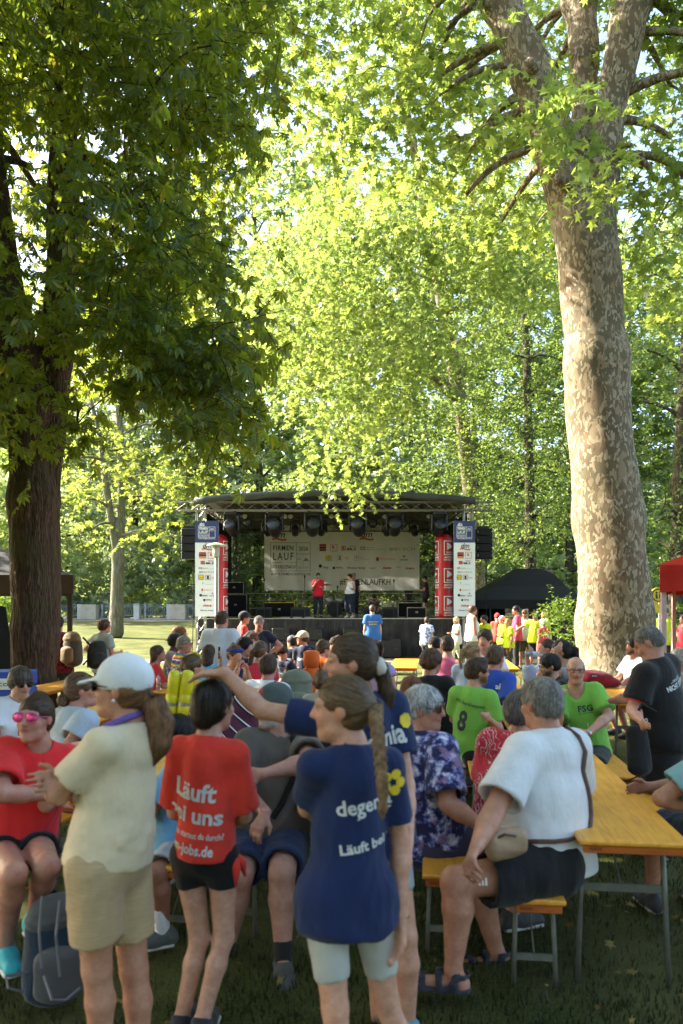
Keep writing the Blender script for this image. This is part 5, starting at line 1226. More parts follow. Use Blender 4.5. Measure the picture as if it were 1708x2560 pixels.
def sign():
    D = 15.5; x = X(1645, D); z = Z(1488, D); e = empty('yellow_sign', (x, D, 0), label='round yellow sign with black symbols right of the plane trunk', cat='sign')
    b = MB(); b.tube([(x + .05, D + .05, 0), (x + .05, D + .05, z + .1)], .02, 8); b.build('post', ALU, e)
    b = MB(); b.lathe([(.16, 0), (.16, .02)], (x, D, z), 24, Matrix.Rotation(math.radians(90), 3, 'X')); o = b.build('plate', PYEL, e)
    f = Flat()
    for i in range(20):
        a0, a1 = i * math.pi / 10, (i + 1) * math.pi / 10; f.add(([(.135 * math.cos(a0), .135 * math.sin(a0)), (.135 * math.cos(a1), .135 * math.sin(a1)), (.115 * math.cos(a1), .115 * math.sin(a1)), (.115 * math.cos(a0), .115 * math.sin(a0))], [(0, 1, 2, 3)]))
    for q in (-.035, .035): f.disc(q, .05, .022, 10); f.rect(q - .02, -.07, q + .02, .02)
    f.place('print', PDK, o, (x, D - .024, z), (1, 0, 0), (0, 0, 1), .003)
    b = MB(); b.box((x - .04, D + .01, z - .26), (.2, .02, .18), Matrix.Rotation(.3, 3, 'Y')); o2 = b.build('lower_plate', PYEL, e)
sign()
# ---------------------------------------------------------------- people
FAIR, TAN, PINK, DARKSK = (.60, .36, .26), (.46, .25, .165), (.58, .30, .22), (.10, .055, .038)
AR = {'down': ((.17, -.02, -1), (.06, .2, -1)), 'table': ((.25, .45, -.85), (-.5, .9, .0)), 'chin': ((.1, .75, -.7), (-.35, .15, .9)), 'hips': ((.75, -.15, -.65), (-.75, .25, -.5)),
      'cross': ((.28, .38, -.9), (-1, .30, .10)), 'phone': ((.2, .35, -.9), (-.1, .75, .75)), 'lap': ((.2, .25, -.95), (-.35, .85, -.35)), 'bend': ((.2, .1, -1), (-.3, .9, .1)), 'swing': ((.15, .3, -1), (.0, .5, -.9)), 'back': ((.2, -.4, -1), (.0, -.15, -1)),
      'mic': ((.15, .45, -.75), (-.45, .3, .85)), 'elbow': ((.2, .75, -.55), (-.1, -.2, 1)), 'out': ((.8, .1, -.45), (.6, .4, -.5))}
def pt(v): return P(*v) if not isinstance(v, Vector) else v
def clen(a, b, L, lo=.85, hi=1.2):
    d = b - a; l = min(max(d.length, L * lo), L * hi); return a + d.normalized() * l
def eye_mat():
    return plain('eye_dark', (.03, .02, .015), .15, 0, .1, 30)
SHOE_SOLE = plain('shoe_sole', (.6, .6, .57), .7)
def person(label, D, head, yaw=0, tyaw=None, hyaw=None, hp=0, hr=0, sit=False, hip=None, arms=('down', 'down'), legs=None, top=None, bot=None, hair=None, shoe=(.05, .05, .055), skin=FAIR, res=None, wide=1.0, fat=1.0, belly=0.0, glasses=None, cap=None, beard=None, foot=None, scale=None, group=None, z0=None, hands=None, bust=0.0, sock=None, sandal=False, brow=None, nolegs=False):
    """yaw: body heading in degrees, 0 = away from the camera, 90 = to the picture's left, 180 = towards the camera.
    head: pixel of the head's centre. Arms: (left, right), a preset, two direction triples (out, forward, up) or ('px', elbow, wrist)."""
    tyaw = yaw if tyaw is None else tyaw; hyaw = tyaw if hyaw is None else hyaw
    h = res or (.0092 if D < 5.3 else .0135 if D < 8.6 else .021 if D < 13.5 else .028)
    fine = D < 8.6; near = D < 5.3; hc = h * (1.32 if near else 1.2)
    Hc = P(head[0], head[1], head[2] if len(head) > 2 else D)
    F_ = lambda a: Vector((-math.sin(math.radians(a)), math.cos(math.radians(a)), 0)); R_ = lambda a: Vector((math.cos(math.radians(a)), math.sin(math.radians(a)), 0))
    fb, rb, ft, rt = F_(yaw), R_(yaw), F_(tyaw), R_(tyaw)
    gr = gz(Hc.x, Hc.y) if z0 is None else z0
    if hip is None:
        if sit: hipc = Vector((Hc.x, Hc.y, .565)) - ft * .09
        else: hipc = Vector((Hc.x, Hc.y, gr + (Hc.z - gr) * .565)) - ft * .03
    else: hipc = pt(hip)
    s = scale or ((Hc - hipc).length / .70 if sit else (Hc.z - gr) / 1.60)
    # head frame
    Rh = Matrix((R_(hyaw), F_(hyaw), Vector((0, 0, 1)))).transposed() @ Matrix.Rotation(math.radians(hp), 3, 'X') @ Matrix.Rotation(math.radians(hr), 3, 'Y')
    hs = s * .97 if s > .93 else s * 1.02
    def Hd(x, y, z): return Hc + Rh @ (Vector((x, y, z)) * hs)
    neck = Hc - (Rh @ Vector((0, .035, .0))) * hs - Vector((0, 0, .125 * s)); up = (neck - hipc).normalized(); TL = (neck - hipc).length
    rt = (rt - up * rt.dot(up)).normalized(); ft = up.cross(rt)
    spn = lambda f, fw=0: hipc + up * TL * f + ft * fw * s
    shc = spn(.865, -.01); SW = .146 * s * wide
    sh = [shc - rt * SW, shc + rt * SW]          # left, right
    LU, LF = .285 * s, .255 * s
    el, wr = [], []
    for i, a in enumerate(arms):
        sg = -1 if i == 0 else 1
        if isinstance(a, str): a = AR[a]
        if a[0] == 'px':
            E = clen(sh[i], pt(a[1]), LU); Wt = clen(E, pt(a[2]), LF)
        else:
            cv = lambda v: (rt * (sg * v[0]) + ft * v[1] + Vector((0, 0, 1)) * v[2]).normalized()
            E = sh[i] + cv(a[0]) * LU; Wt = E + cv(a[1]) * LF
        el.append(E); wr.append(Wt)
    hj = [hipc - rb * .092 * s * wide, hipc + rb * .092 * s * wide]
    LT, LS = .425 * s, .41 * s; kn, an = [], []
    legs = legs or ('sit' if sit else 'stand'); lg = legs if isinstance(legs, (list, tuple)) and not isinstance(legs, str) else (legs, legs)
    for i, l in enumerate(lg):
        sg = -1 if i == 0 else 1
        if isinstance(l, str):
            if l == 'sit':
                K = hj[i] + (fb * .97 + rb * sg * .16 + Vector((0, 0, -.08))).normalized() * LT; A = Vector((K.x, K.y, gr + .085 * s)) + fb * .02
            elif l == 'tuck':
                K = hj[i] + (fb * .97 + rb * sg * .2 + Vector((0, 0, -.1))).normalized() * LT; A = Vector((K.x, K.y, gr + .085 * s)) - fb * .18
            else:
                st = {'stand': (.0, .0), 'fwd': (.17, .02), 'rear': (-.2, -.08)}[l]
                A = Vector((hj[i].x, hj[i].y, gr + .085 * s)) + fb * st[0] + rb * sg * .03
                if l == 'rear': A.z += .05
                K = (hj[i] + A) / 2 + fb * (.025 + max(0, st[0]) * .35)
        else:
            K = clen(hj[i], pt(l[1]), LT, .8, 1.25); A = clen(K, pt(l[2]), LS, .8, 1.25)
        kn.append(K); an.append(A)
    fy = foot if foot is not None else (yaw, yaw)
    fdir = [F_(a) for a in fy]
    # ---- body
    B = Sdf(h); f = fat * s
    B.cone(spn(-.02), spn(.14), (.142 * f * wide, .110 * f), (.130 * f, .102 * f), k=.03, U=rt)
    B.cone(spn(.16), spn(.42, .005), (.122 * f, .096 * f), (.126 * f * wide, .102 * f), k=.06 * s, U=rt)
    B.cone(spn(.45, .01), spn(.72, .0), (.132 * f * wide, .106 * f), (.128 * f * wide, .090 * s), k=.06 * s, U=rt)
    if belly: B.ell(spn(.28, .05), (.125 * f, (.10 + belly) * s, .13 * s), Matrix((rt, ft, up)).transposed(), k=.06)
    if bust:
        for sg in (-1, 1): B.ell(spn(.60, .085) + rt * sg * .068 * s, (.062 * s, (.035 + bust) * s, .06 * s), None, k=.04)
    for j_ in (0, 1): B.cone(spn(.90, -.015), sh[j_], .052 * f, .050 * f, k=.04 * s)
    B.cone(spn(.86, -.02), neck + up * .01, .072 * s, .050 * s, k=.05 * s)
    B.cone(neck - up * .02, Hd(0, -.02, -.045), .054 * f * (.92 if not belly else 1.05), .051 * f, k=.03)
    for i in (0, 1):
        sg = -1 if i == 0 else 1
        B.cone(sh[i], el[i], .050 * f, .039 * f, k=.035 * s); B.cone(el[i], el[i].lerp(wr[i], .35), .040 * f, .041 * f, k=.015); B.cone(el[i].lerp(wr[i], .3), wr[i], .041 * f, .026 * s, k=.015)
        d = (wr[i] - el[i]).normalized()
        hd = hands[i] if hands and hands[i] else {}
        hdir = nrm(hd.get('dir', d)) if 'to' not in hd else (pt(hd['to']) - wr[i]).normalized()
        pn = Vector(hd['n']) if 'n' in hd else (-rt * sg + ft * .1)
        pn = (pn - hdir * pn.dot(hdir)).normalized(); side = hdir.cross(pn)
        if (side.dot(ft if abs(hdir.dot(ft)) < .8 else up)) < 0: side = -side   # thumb side: forward / up
        ps = hd.get('thumb', 1); side = side * ps
        kb = wr[i] + hdir * .088 * s
        if near or hd:
            B.cone(wr[i], kb, (.027 * s, .019 * s), (.040 * s, .0155 * s), k=.014, U=side)
            cu = hd.get('curl', .55)
            for q, L in zip((-.030, -.010, .010, .029), (.060, .076, .081, .072)):
                p0 = wr[i] + hdir * .082 * s + side * q * s; d1 = (hdir * math.cos(cu * .6) + pn * math.sin(cu * .6)); d2 = (hdir * math.cos(cu * 1.5) + pn * math.sin(cu * 1.5)); sp = side * q * hd.get('spread', .5)
                p1 = p0 + (d1 + sp * 2).normalized() * L * .55 * s; p2 = p1 + (d2 + sp).normalized() * L * .55 * s
                B.cone(p0, p1, .0098 * s, .0088 * s, k=.006); B.cone(p1, p2, .0088 * s, .0070 * s, k=.005)
            t0 = wr[i] + hdir * .028 * s + side * .022 * s; t1 = t0 + (hdir * .6 + side * .7 + pn * .35).normalized() * .045 * s; t2 = t1 + (hdir * .9 + side * .25 + pn * .3).normalized() * .036 * s
            B.cone(t0, t1, .0135 * s, .0115 * s, k=.012); B.cone(t1, t2, .0112 * s, .0085 * s, k=.006)
        else:
            B.cone(wr[i], kb + hdir * .01, (.024 * s, .018 * s), (.036 * s, .016 * s), k=.012, U=side); B.cone(kb, kb + (hdir + pn * .5).normalized() * .07 * s, (.034 * s, .013 * s), (.024 * s, .011 * s), k=.01, U=side); B.cone(wr[i] + hdir * .03, wr[i] + hdir * .07 * s + side * .045 * s, .013 * s, .011 * s, k=.01)
    if not nolegs:
        for i in (0, 1):
            B.cone(hj[i], kn[i], .086 * f, .056 * f, k=.035 * s); m1 = kn[i].lerp(an[i], .30); bk = -fdir[i]
            B.cone(kn[i], m1 + bk * .012 * s, .053 * f, .055 * f, k=.02); B.cone(m1 + bk * .012 * s, an[i], .055 * f, .034 * s, k=.02)
            hl = an[i] - fdir[i] * .035 * s; tz = an[i].z - .052 * s
            B.cone(an[i], Vector((hl.x, hl.y, tz)), .034 * s, .031 * s, k=.02); tt = an[i] + fdir[i] * .145 * s; B.cone(Vector((hl.x, hl.y, tz)), Vector((tt.x, tt.y, tz - .004)), .031 * s, (.024 * s), k=.02)
    # head
    E3 = lambda x, y, z: (x * hs, y * hs, z * hs)
    B.ell(Hd(0, -.012, .035), E3(.074, .094, .083), Rh, k=.02); B.ell(Hd(0, .026, -.030), E3(.058, .068, .080), Rh, k=.03)
    B.cone(Hd(-.030, .03, -.075), Hd(0, .066, -.093), .026 * hs, .021 * hs, k=.025); B.cone(Hd(.030, .03, -.075), Hd(0, .066, -.093), .026 * hs, .021 * hs, k=.025)
    for sg in (-1, 1):
        B.ell(Hd(sg * .075, -.008, -.004), E3(.011, .019, .031), Rh, k=.008)
        if fine:
            B.ell(Hd(sg * .031, .098, .010), E3(.020, .016, .013), Rh, k=.018, sub=True); B.ell(Hd(sg * .036, .062, -.026), E3(.024, .022, .022), Rh, k=.02); B.cone(Hd(sg * .012, .084, .029), Hd(sg * .048, .072, .026), .010 * hs, .009 * hs, k=.012)
            B.ell(Hd(sg * .031, .081, .010), E3(.0125, .0115, .0105), Rh, k=.004)
    B.cone(Hd(0, .088, .018), Hd(0, .108, -.022), .0095 * hs, .0135 * hs, k=.014)
    if fine:
        for sg in (-1, 1): B.ell(Hd(sg * .012, .096, -.026), E3(.008, .009, .007), Rh, k=.008)
        B.cone(Hd(-.018, .085, -.050), Hd(.018, .085, -.050), .0075 * hs, k=.008); B.cone(Hd(-.015, .083, -.061), Hd(.015, .083, -.061), .0082 * hs, k=.008)
    B.field(); Vb, Qb = B.mesh()
    root = empty('person', (hipc.x, hipc.y, gr), label=label, cat='person', group=group)
    org = np.array(root.location)
    def part(name, V, Q, mat, parent=root, smooth=True): return link(name, mkmesh(name, V - org, Q, smooth), mat, parent)
    covers = []
    # ---- clothing
    if top:
        T = Sdf(hc); lo_ = top.get('hem', -.03 if sit else -.12); e = top.get('loose', .018) * s; nk = top.get('neck', .0)
        T.cone(spn(.74), spn(.45, .008), (.132 * f * wide + e * .5, .096 * s + e), (.136 * f * wide + e, .110 * f + e), k=.05, U=rt)
        T.cone(spn(.47, .008), spn(lo_, .01), (.134 * f * wide + e, .110 * f + e), (.146 * f * wide + e * top.get('flare', 1.5), .114 * f + e * top.get('flare', 1.5)), k=.05, U=rt, cap=1)
        if belly: T.ell(spn(.28, .05), (.125 * f + e, (.10 + belly) * s + e, .15 * s), Matrix((rt, ft, up)).transposed(), k=.08)
        if bust:
            for sg in (-1, 1): T.ell(spn(.60, .085) + rt * sg * .068 * s, (.066 * s + e * .5, (.035 + bust) * s + e * .7, .066 * s), None, k=.05)
        sl_ = top.get('sleeve', .62)
        if bot:      # the shirt hangs outside the waistband
            eb = bot.get('loose', .016) * s + .019; T.cone(spn(.2), spn(min(lo_, .06)), (.138 * f * wide + eb, .110 * f + eb), (.150 * f * wide + eb, .118 * f + eb), k=.04, U=rt, cap=1)
            if not sit and lo_ < -.03:
                fr_ = min(.6, -lo_ * TL / LT)
                for j_ in (0, 1): T.cone(hj[j_], hj[j_].lerp(kn[j_], fr_), .094 * f + eb, .088 * f + eb, k=.06, cap=1)
        for j_ in (0, 1): T.cone(spn(.89, -.015), sh[j_], .054 * f + e * .5, .052 * f + e * .7, k=.04 * s)
        T.cone(spn(.84, -.02), spn(.925, -.01), .080 * s + e * .3, .066 * s + e * .3, k=.05 * s)
        if sl_ > 0:
            for i in (0, 1):
                if sl_ <= 1: T.cone(sh[i], sh[i].lerp(el[i], sl_), .052 * f + e * .8, .046 * f + e * top.get('wide_sleeve', 1.5), k=.03, cap=1)
                else:
                    T.cone(sh[i], el[i], .053 * f + e * .8, .043 * f + e, k=.03); T.cone(el[i], el[i].lerp(wr[i], sl_ - 1), .044 * f + e, .036 * f + e * .8, k=.02, cap=1)
        else:
            for i in (0, 1): T.ell(sh[i] + (rt * (-.045 if i == 0 else .045) + up * .02) * s, (.055 * s, .085 * s, .085 * s), Matrix((rt, ft, up)).transposed(), k=.02, sub=True)
        T.cone(neck - up * (.015 + nk) * s + ft * (.012 + nk * .6) * s, neck + up * .3, (.060 + nk * .25) * s, (.09 + nk) * s, k=.012, sub=True)
        if nk: T.ell(spn(.93, .09), (.062 * s, .07 * s, (.06 + nk) * s), Matrix((rt, ft, up)).transposed(), k=.02, sub=True)
        if top.get('open'): T.cone(spn(1.0, .1), spn(.5, .13), .03 * s, .015 * s, k=.02, sub=True)
        if near:     # hollow cuffs and hem, so that the cloth reads as thin
            th_ = .019 * s
            if 0 < sl_ <= 1:
                for i in (0, 1):
                    d_ = (el[i] - sh[i]).normalized(); p_ = sh[i].lerp(el[i], sl_); r2 = .046 * f + e * top.get('wide_sleeve', 1.5) - th_; T.cone(p_ - d_ * .05, p_ + d_ * .03, r2 * .9, r2, k=.004, cap=3, sub=True)
            hm = spn(lo_, .01); hu = up * .05; eb2 = max(e * top.get('flare', 1.5), (bot.get('loose', .016) * s + .019) if bot else 0)

        T.field(); am = top.get('fold', .006) * s * .95
        zt_, zb_ = spn(.9).z, spn(lo_).z; T.disp(folds(am, 58 / s, int(abs(head[0]) * 7 + head[1]) % 9973, 4, .55 if sit else .32, (zt_, zb_))); 
        if fine: T.disp(folds(am * .3, 34 / s, int(head[1] * 3) % 9973, 4, 1.4))
        V, Q = compact(*T.mesh())[:2]; covers.append(T)
        if top.get('layers'):          # two-tone garment: colour by height along the torso
            pass
        shirt = part('shirt', V, Q, top['mat']); root['_shirt'] = shirt.name
        bv = BVHTree.FromPolygons([Vector(v) for v in V.tolist()], Q.tolist())
        for pr in top.get('prints', ()):
            # ('text lines', side, height fraction along the torso, sideways m, width m, cap m, material, tilt)
            fl = pr['art']; sd = pr.get('side', 'back'); n_ = {'back': -ft, 'front': ft, 'left': -rt, 'right': rt}[sd]
            n_ = Matrix.Rotation(math.radians(pr.get('turn', 0)), 3, up) @ n_
            ux = up.cross(n_).normalized(); uy = Matrix.Rotation(math.radians(pr.get('tilt', 0)), 3, n_) @ up; ux = Matrix.Rotation(math.radians(pr.get('tilt', 0)), 3, n_) @ ux
            c = (spn(pr['h']) if sd in ('back', 'front') else sh[0 if sd == 'left' else 1].lerp(el[0 if sd == 'left' else 1], pr['h'])) + ux * pr.get('x', 0) * s
            Vp = []
            for (x, y) in fl.v:
                p = c + ux * x * s + uy * y * s; hit = bv.ray_cast(p + n_ * .6, -n_)
                Vp.append(hit[0] + n_ * .004 if hit[0] is not None and abs((hit[0] - p).dot(n_)) < .3 else None)
            b = MB(); b.v = [tuple(v) if v is not None else (0, 0, 0) for v in Vp]; b.f = [g_ for g_ in fl.f if all(Vp[i_] is not None for i_ in g_) and max((Vp[i_] - Vp[g_[0]]).length for i_ in g_) < .45 * s]
            if not b.f: continue
            us = sorted({i_ for g_ in b.f for i_ in g_}); rm = {a_: k_ for k_, a_ in enumerate(us)}; b.v = [b.v[a_] for a_ in us]; b.f = [tuple(rm[i_] for i_ in g_) for g_ in b.f]; b.build('print', pr['mat'], shirt, kind='stuff')
    if bot and not nolegs:
        T = Sdf(hc * (1.0 if near else 1.5 if sit else 1.0)); e = bot.get('loose', .016) * s; L = bot.get('len', .75)
        T.cone(spn(.16), spn(.02), (.138 * f * wide + e + .006, .110 * f + e + .006), (.150 * f * wide + e + .006, .118 * f + e + .008), k=.05, U=rt)
        for i in (0, 1):
            if L <= 1: T.cone(hj[i], hj[i].lerp(kn[i], L), .094 * f + e * .8, (.088 + (.056 - .088) * L) * f + e * bot.get('flare', 1.7), k=.03, cap=1)
            else:
                T.cone(hj[i], kn[i], .088 * f + e, .060 * f + e, k=.03); T.cone(kn[i], kn[i].lerp(an[i], L - 1), .060 * f + e, .044 * f + e, k=.02, cap=1)
        if near and L <= 1:
            for i in (0, 1):
                d_ = (kn[i] - hj[i]).normalized(); p_ = hj[i].lerp(kn[i], L); r2 = (.088 + (.056 - .088) * L) * f + e * bot.get('flare', 1.7) - .018 * s
                if bot.get('loose', .016) > .01: T.cone(p_ - d_ * .05, p_ + d_ * .03, r2 * .92, r2, k=.004, cap=3, sub=True)
        T.field().disp(folds(bot.get('fold', .005) * s * 1.3, 34 / s, int(head[0]) % 997, 4, .4)); V, Q = compact(*T.mesh())[:2]; covers.append(T)
        nm = 'shorts' if L <= 1 else 'trousers'
        o_ = part(nm, V, Q, bot['mat']); root['_bot'] = o_.name
    # ---- hair
    hrn = None
    if hair:
        T = Sdf(.0085 if near else h * .85); st = hair.get('st', 'short'); th = hair.get('th', .014)
        if st != 'none':
            T.ell(Hd(0, -.014, .037), E3(.074 + th, .094 + th, .083 + th), Rh, k=.02)
            if st in ('short', 'buzz', 'fringe'):
                T.ell(Hd(0, -.045, -.015), E3(.066 + th * .6, .062 + th * .6, .06), Rh, k=.03)
            else: T.ell(Hd(0, -.04, -.015), E3(.070 + th * .5, .066 + th * .5, .07), Rh, k=.03)
            for q in hair.get('bumps', ()): T.ell(Hd(*q[0]), E3(*q[1]), Rh, k=.015)
            tail = hair.get('tail')
            if tail:
                for (a, ra), (b_, rb_) in zip(tail, tail[1:]):
                    A_ = Hd(*a) if not isinstance(a, Vector) else a; B_ = Hd(*b_) if not isinstance(b_, Vector) else b_
                    T.cone(A_, B_, ra * s, rb_ * s, k=.012)
            hl = hair.get('line', .052)
            T.ell(Hd(0, .125, hl - .085), E3(.082, .085, .085), Rh, k=.012, sub=True)      # face opening
            if st in ('short', 'buzz', 'pony'):
                for sg in (-1, 1): T.ell(Hd(sg * .09, .018, -.055), E3(.035, .055, .062), Rh, k=.012, sub=True)
            if st == 'short' or st == 'buzz': T.ell(Hd(0, -.05, -.125), E3(.12, .12, .065), Rh, k=.02, sub=True)
            if hair.get('bald'): T.ell(Hd(0, .02, .125), E3(.09, .1, .075), Rh, k=.02, sub=True)
            T.field(); wv = max(.0022, hair.get('wave', .003))
            T.disp(folds(wv * 1.2, 90, 5, 4, .4)); T.disp(folds(wv * 1.0, 240, 9, 5, .25))
            V, Q = compact(*T.mesh())[:2]; hrn = part('hair', V, Q, hairmat(hair['col'])); covers.append(T)
            if len(Q) and D < 13.5:
                bh = BVHTree.FromPolygons([Vector(v) for v in V.tolist()], Q.tolist()); rg = np.random.default_rng(int(head[0])); ns = 1100 if D < 5.2 else 380 if D < 8.6 else 150
                tie = hair.get('flow'); crown = Hd(0, -.03, .14); SV = []; SF = []; wd = (.0013 if D < 5.2 else .0022 if D < 8.6 else .0036)
                sleek = st in ('pony',); nst = 6 if sleek else 4; sl2 = (.022 if sleek else .013) if st != 'long' and st != 'bob' else .026
                for qi in rg.integers(0, len(Q), ns):
                    p = Vector(V[Q[qi]].mean(0)); ln = []; lift = rg.uniform(.0005, .0035)
                    for k in range(nst):
                        hit = bh.find_nearest(p)
                        if hit[0] is None: break
                        n_ = hit[1]; tgt = (Hd(0, -.125, .01) - hit[0]) if sleek and (Rh.transposed() @ (hit[0] - Hc)).z > -.09 * hs and (hit[0] - Hd(0, -.125, .01)).length > .03 else (Vector((0, 0, -1)) if not st == 'short' else (hit[0] - crown))
                        tgt = tgt + Vector(rg.normal(size=3) * .10 * tgt.length); d_ = tgt - n_ * tgt.dot(n_)
                        if d_.length < 1e-4: break
                        d_.normalize(); c_ = hit[0] + n_ * (lift + (.0 if sleek else .0022 * k)); ln.append((c_, d_.cross(n_))); p = hit[0] + d_ * sl2
                    if len(ln) < 3: continue
                    b0 = len(SV)
                    for k, (c_, w_) in enumerate(ln):
                        ww = wd * (1 - .7 * k / len(ln)); SV.append(c_ - w_ * ww); SV.append(c_ + w_ * ww)
                    for k in range(len(ln) - 1): SF.append((b0 + 2 * k, b0 + 2 * k + 1, b0 + 2 * k + 3, b0 + 2 * k + 2))
                if SF: part('hair_strands', np.array([tuple(v) for v in SV]), np.array(SF), strandmat(hair['col']), hrn)['kind'] = 'stuff'
            for q in hair.get('ties', ()):
                b = MB(); c = Hd(*q[0]) if not isinstance(q[0], Vector) else q[0]; b.lathe([(q[1] * .7, -q[1] * .7), (q[1] * 1.1, -q[1] * .3), (q[1] * 1.1, q[1] * .3), (q[1] * .7, q[1] * .7)], c, 10, (Rh @ Matrix.Rotation(1.2, 3, 'X'))); b.build('hair_tie', plain('tie_%d' % int(q[2][0] * 100), q[2], .8), hrn, smooth=True)
    # ---- body mesh: drop what lies deep under cloth, colour the rest
    dp = np.ones(len(Vb))
    for T in covers: dp = np.minimum(dp, T.at(Vb))
    V, Q, _ = cluster(Vb, Qb, dp < -.010, h * 4.5)
    me = mkmesh('body', V - org, Q, True)
    iR = np.array(Rh).T; L = (V - np.array(Hc)) @ iR.T / hs
    col = np.tile(np.array(skin), (len(V), 1)); r_ = np.linalg.norm(L, axis=1) < .17
    g = lambda cx, cy, cz, rx, ry, rz: np.exp(-(((L[:, 0] - cx) / rx) ** 2 + ((L[:, 1] - cy) / ry) ** 2 + ((L[:, 2] - cz) / rz) ** 2)) * r_
    def tint(w, c): 
        nonlocal col
        w = np.clip(w, 0, 1)[:, None]; col = col * (1 - w) + np.array(c) * w
    red = (skin[0] * .98, skin[1] * .70, skin[2] * .66)
    tint(.5 * (g(.045, .07, -.02, .025, .04, .025) + g(-.045, .07, -.02, .025, .04, .025) + g(0, .11, -.02, .015, .02, .015) + g(.078, 0, 0, .02, .03, .04) + g(-.078, 0, 0, .02, .03, .04)), red)
    for E_, W_ in zip(el, wr):
        pass
    tint(1.3 * g(0, .09, -.055, .022, .02, .0095), (skin[0] * .75, skin[1] * .42, skin[2] * .42)); tint(1.2 * g(0, .095, -.0555, .02, .02, .0028), (skin[0] * .25, skin[1] * .15, skin[2] * .15))
    bc = brow or (tuple(x * .8 for x in hair['col']) if hair else (.1, .07, .05))
    for sg in (-1, 1):
        tint(.9 * g(sg * .031, .085, .030, .018, .03, .0045), bc); tint(.45 * g(sg * .031, .085, .010, .019, .03, .010), (skin[0] * .55, skin[1] * .45, skin[2] * .45))
        tint(1.2 * g(sg * .031, .09, .0135, .0135, .03, .0035), (.03, .02, .018))
        if fine: tint(1.4 * g(sg * .031, .093, .009, .0055, .02, .0055), (.04, .03, .025))
    if beard:
        tint(1.2 * (g(0, .06, -.085, .07, .06, .03) + g(.05, .03, -.06, .022, .04, .03) + g(-.05, .03, -.06, .022, .04, .03) + .8 * g(0, .1, -.040, .028, .02, .008)) * (1 - np.clip(1.4 * g(0, .09, -.055, .02, .02, .009), 0, 1)), beard)
    at = me.attributes.new('Col', 'FLOAT_COLOR', 'POINT'); at.data.foreach_set('color', np.concatenate([col, np.ones((len(col), 1))], 1).astype(np.float32).ravel())
    body = link('body', me, skinmat(), root)
    # ---- shoes
    if shoe is not None and not nolegs:
        for i in (0, 1):
            T = Sdf(.012 if near else .02 if fine else .03); a_ = an[i]; fd = fdir[i]; zz = a_.z - .085 * s; rd = Vector((fd.y, -fd.x, 0))
            q = lambda u, v, w: a_ + fd * u * s + rd * v * s + Vector((0, 0, -.085 * s + w * s))
            if sandal:
                T.cone(q(-.06, 0, .012), q(.17, 0, .012), (.042 * s, .014 * s), (.050 * s, .014 * s), k=.01, U=rd)
                for (a1, w1, w2, rr) in ((.125, .034, .052, .050), (.055, .05, .075, .052), (-.01, .06, .10, .050)):
                    for k in range(8):
                        t0, t1 = math.pi * k / 8, math.pi * (k + 1) / 8; T.cone(q(a1, rr * math.cos(t0), .012 + w2 * math.sin(t0) * .95), q(a1, rr * math.cos(t1), .012 + w2 * math.sin(t1) * .95), (.018 * s, .006 * s), (.018 * s, .006 * s), k=.004, U=fd)
                for k in range(8):
                    t0, t1 = math.pi * k / 8, math.pi * (k + 1) / 8; T.cone(q(-.01 - .055 * math.sin(t0), .045 * math.cos(t0), .07), q(-.01 - .055 * math.sin(t1), .045 * math.cos(t1), .07), (.012 * s, .006 * s), (.012 * s, .006 * s), k=.004, U=Vector((0, 0, 1)))
                for sg in (-1, 1): T.cone(q(-.01, sg * .046, .07), q(.03, sg * .05, .015), (.012 * s, .006 * s), (.012 * s, .006 * s), k=.004, U=fd)
            else:
                T.cone(q(-.045, 0, .045), q(.06, 0, .048), (.042 * s, .045 * s), (.046 * s, .046 * s), k=.03, U=rd); T.cone(q(.05, 0, .045), q(.165, .0, .034), (.047 * s, .044 * s), (.042 * s, .030 * s), k=.03, U=rd); T.cone(q(-.03, 0, .06), q(-.01, 0, .105), .044 * s, .043 * s, k=.03, cap=1)
            T.field(); V, Q = compact(*T.mesh())[:2]; V[:, 2] = np.maximum(V[:, 2], zz + (.004 if not sandal else 0)); o_ = part('sandal' if sandal else 'shoe', V, Q, cloth(shoe, None, .6))
            if not sandal and fine:
                S_ = Sdf(.012 if near else .02); S_.cone(q(-.05, 0, .014), q(.165, 0, .014), (.049 * s, .018 * s), (.049 * s, .018 * s), k=.01, U=rd); S_.field(); V, Q = compact(*S_.mesh())[:2]; part('sole', V, Q, SHOE_SOLE, o_)
            if sock:
                T = Sdf(h); T.cone(an[i] - Vector((0, 0, .03)), an[i].lerp(kn[i], sock[1]), .041 * s, .045 * s, k=.01, cap=1); T.field(); V, Q = compact(*T.mesh())[:2]; part('sock', V, Q, cloth(sock[0]))
    # ---- eyewear and caps
    if glasses:
        gm, lm, big = glasses; fr, ln = MB(), MB()
        for sg in (-1, 1):
            w_, h_ = (.028, .019) if not big else (.034, .025)
            c = Hd(sg * .033, .103, .011); ring = [Hd(sg * .033 + w_ * math.cos(t), .103 - abs(w_ * math.cos(t) * sg + .033 - .03) * .25, .011 + h_ * math.sin(t)) for t in np.linspace(0, 2 * math.pi, 15)[:-1]]
            if lm is not None: ln.add([c + (Rh @ Vector((0, .003, 0)))] + ring, [(0, 1 + k, 1 + (k + 1) % 14) for k in range(14)])
            fr.tube(ring + [ring[0]], (.0024 if not big else .003) * hs, 5, False); fr.tube([Hd(sg * (.033 + w_), .095, .014), Hd(sg * .078, .05, .014), Hd(sg * .08, -.01, .012), Hd(sg * .08, -.025, -.005)], .0026 * hs, 5)
        fr.tube([Hd(-.008, .104, .016), Hd(.008, .104, .016)], .0025 * hs, 5)
        g_ = fr.build('sunglasses' if lm is not None and big is not None and lm.name != 'clear_lens' else 'glasses', gm, root)
        if lm is not None: ln.build('lens', lm, g_, smooth=True)
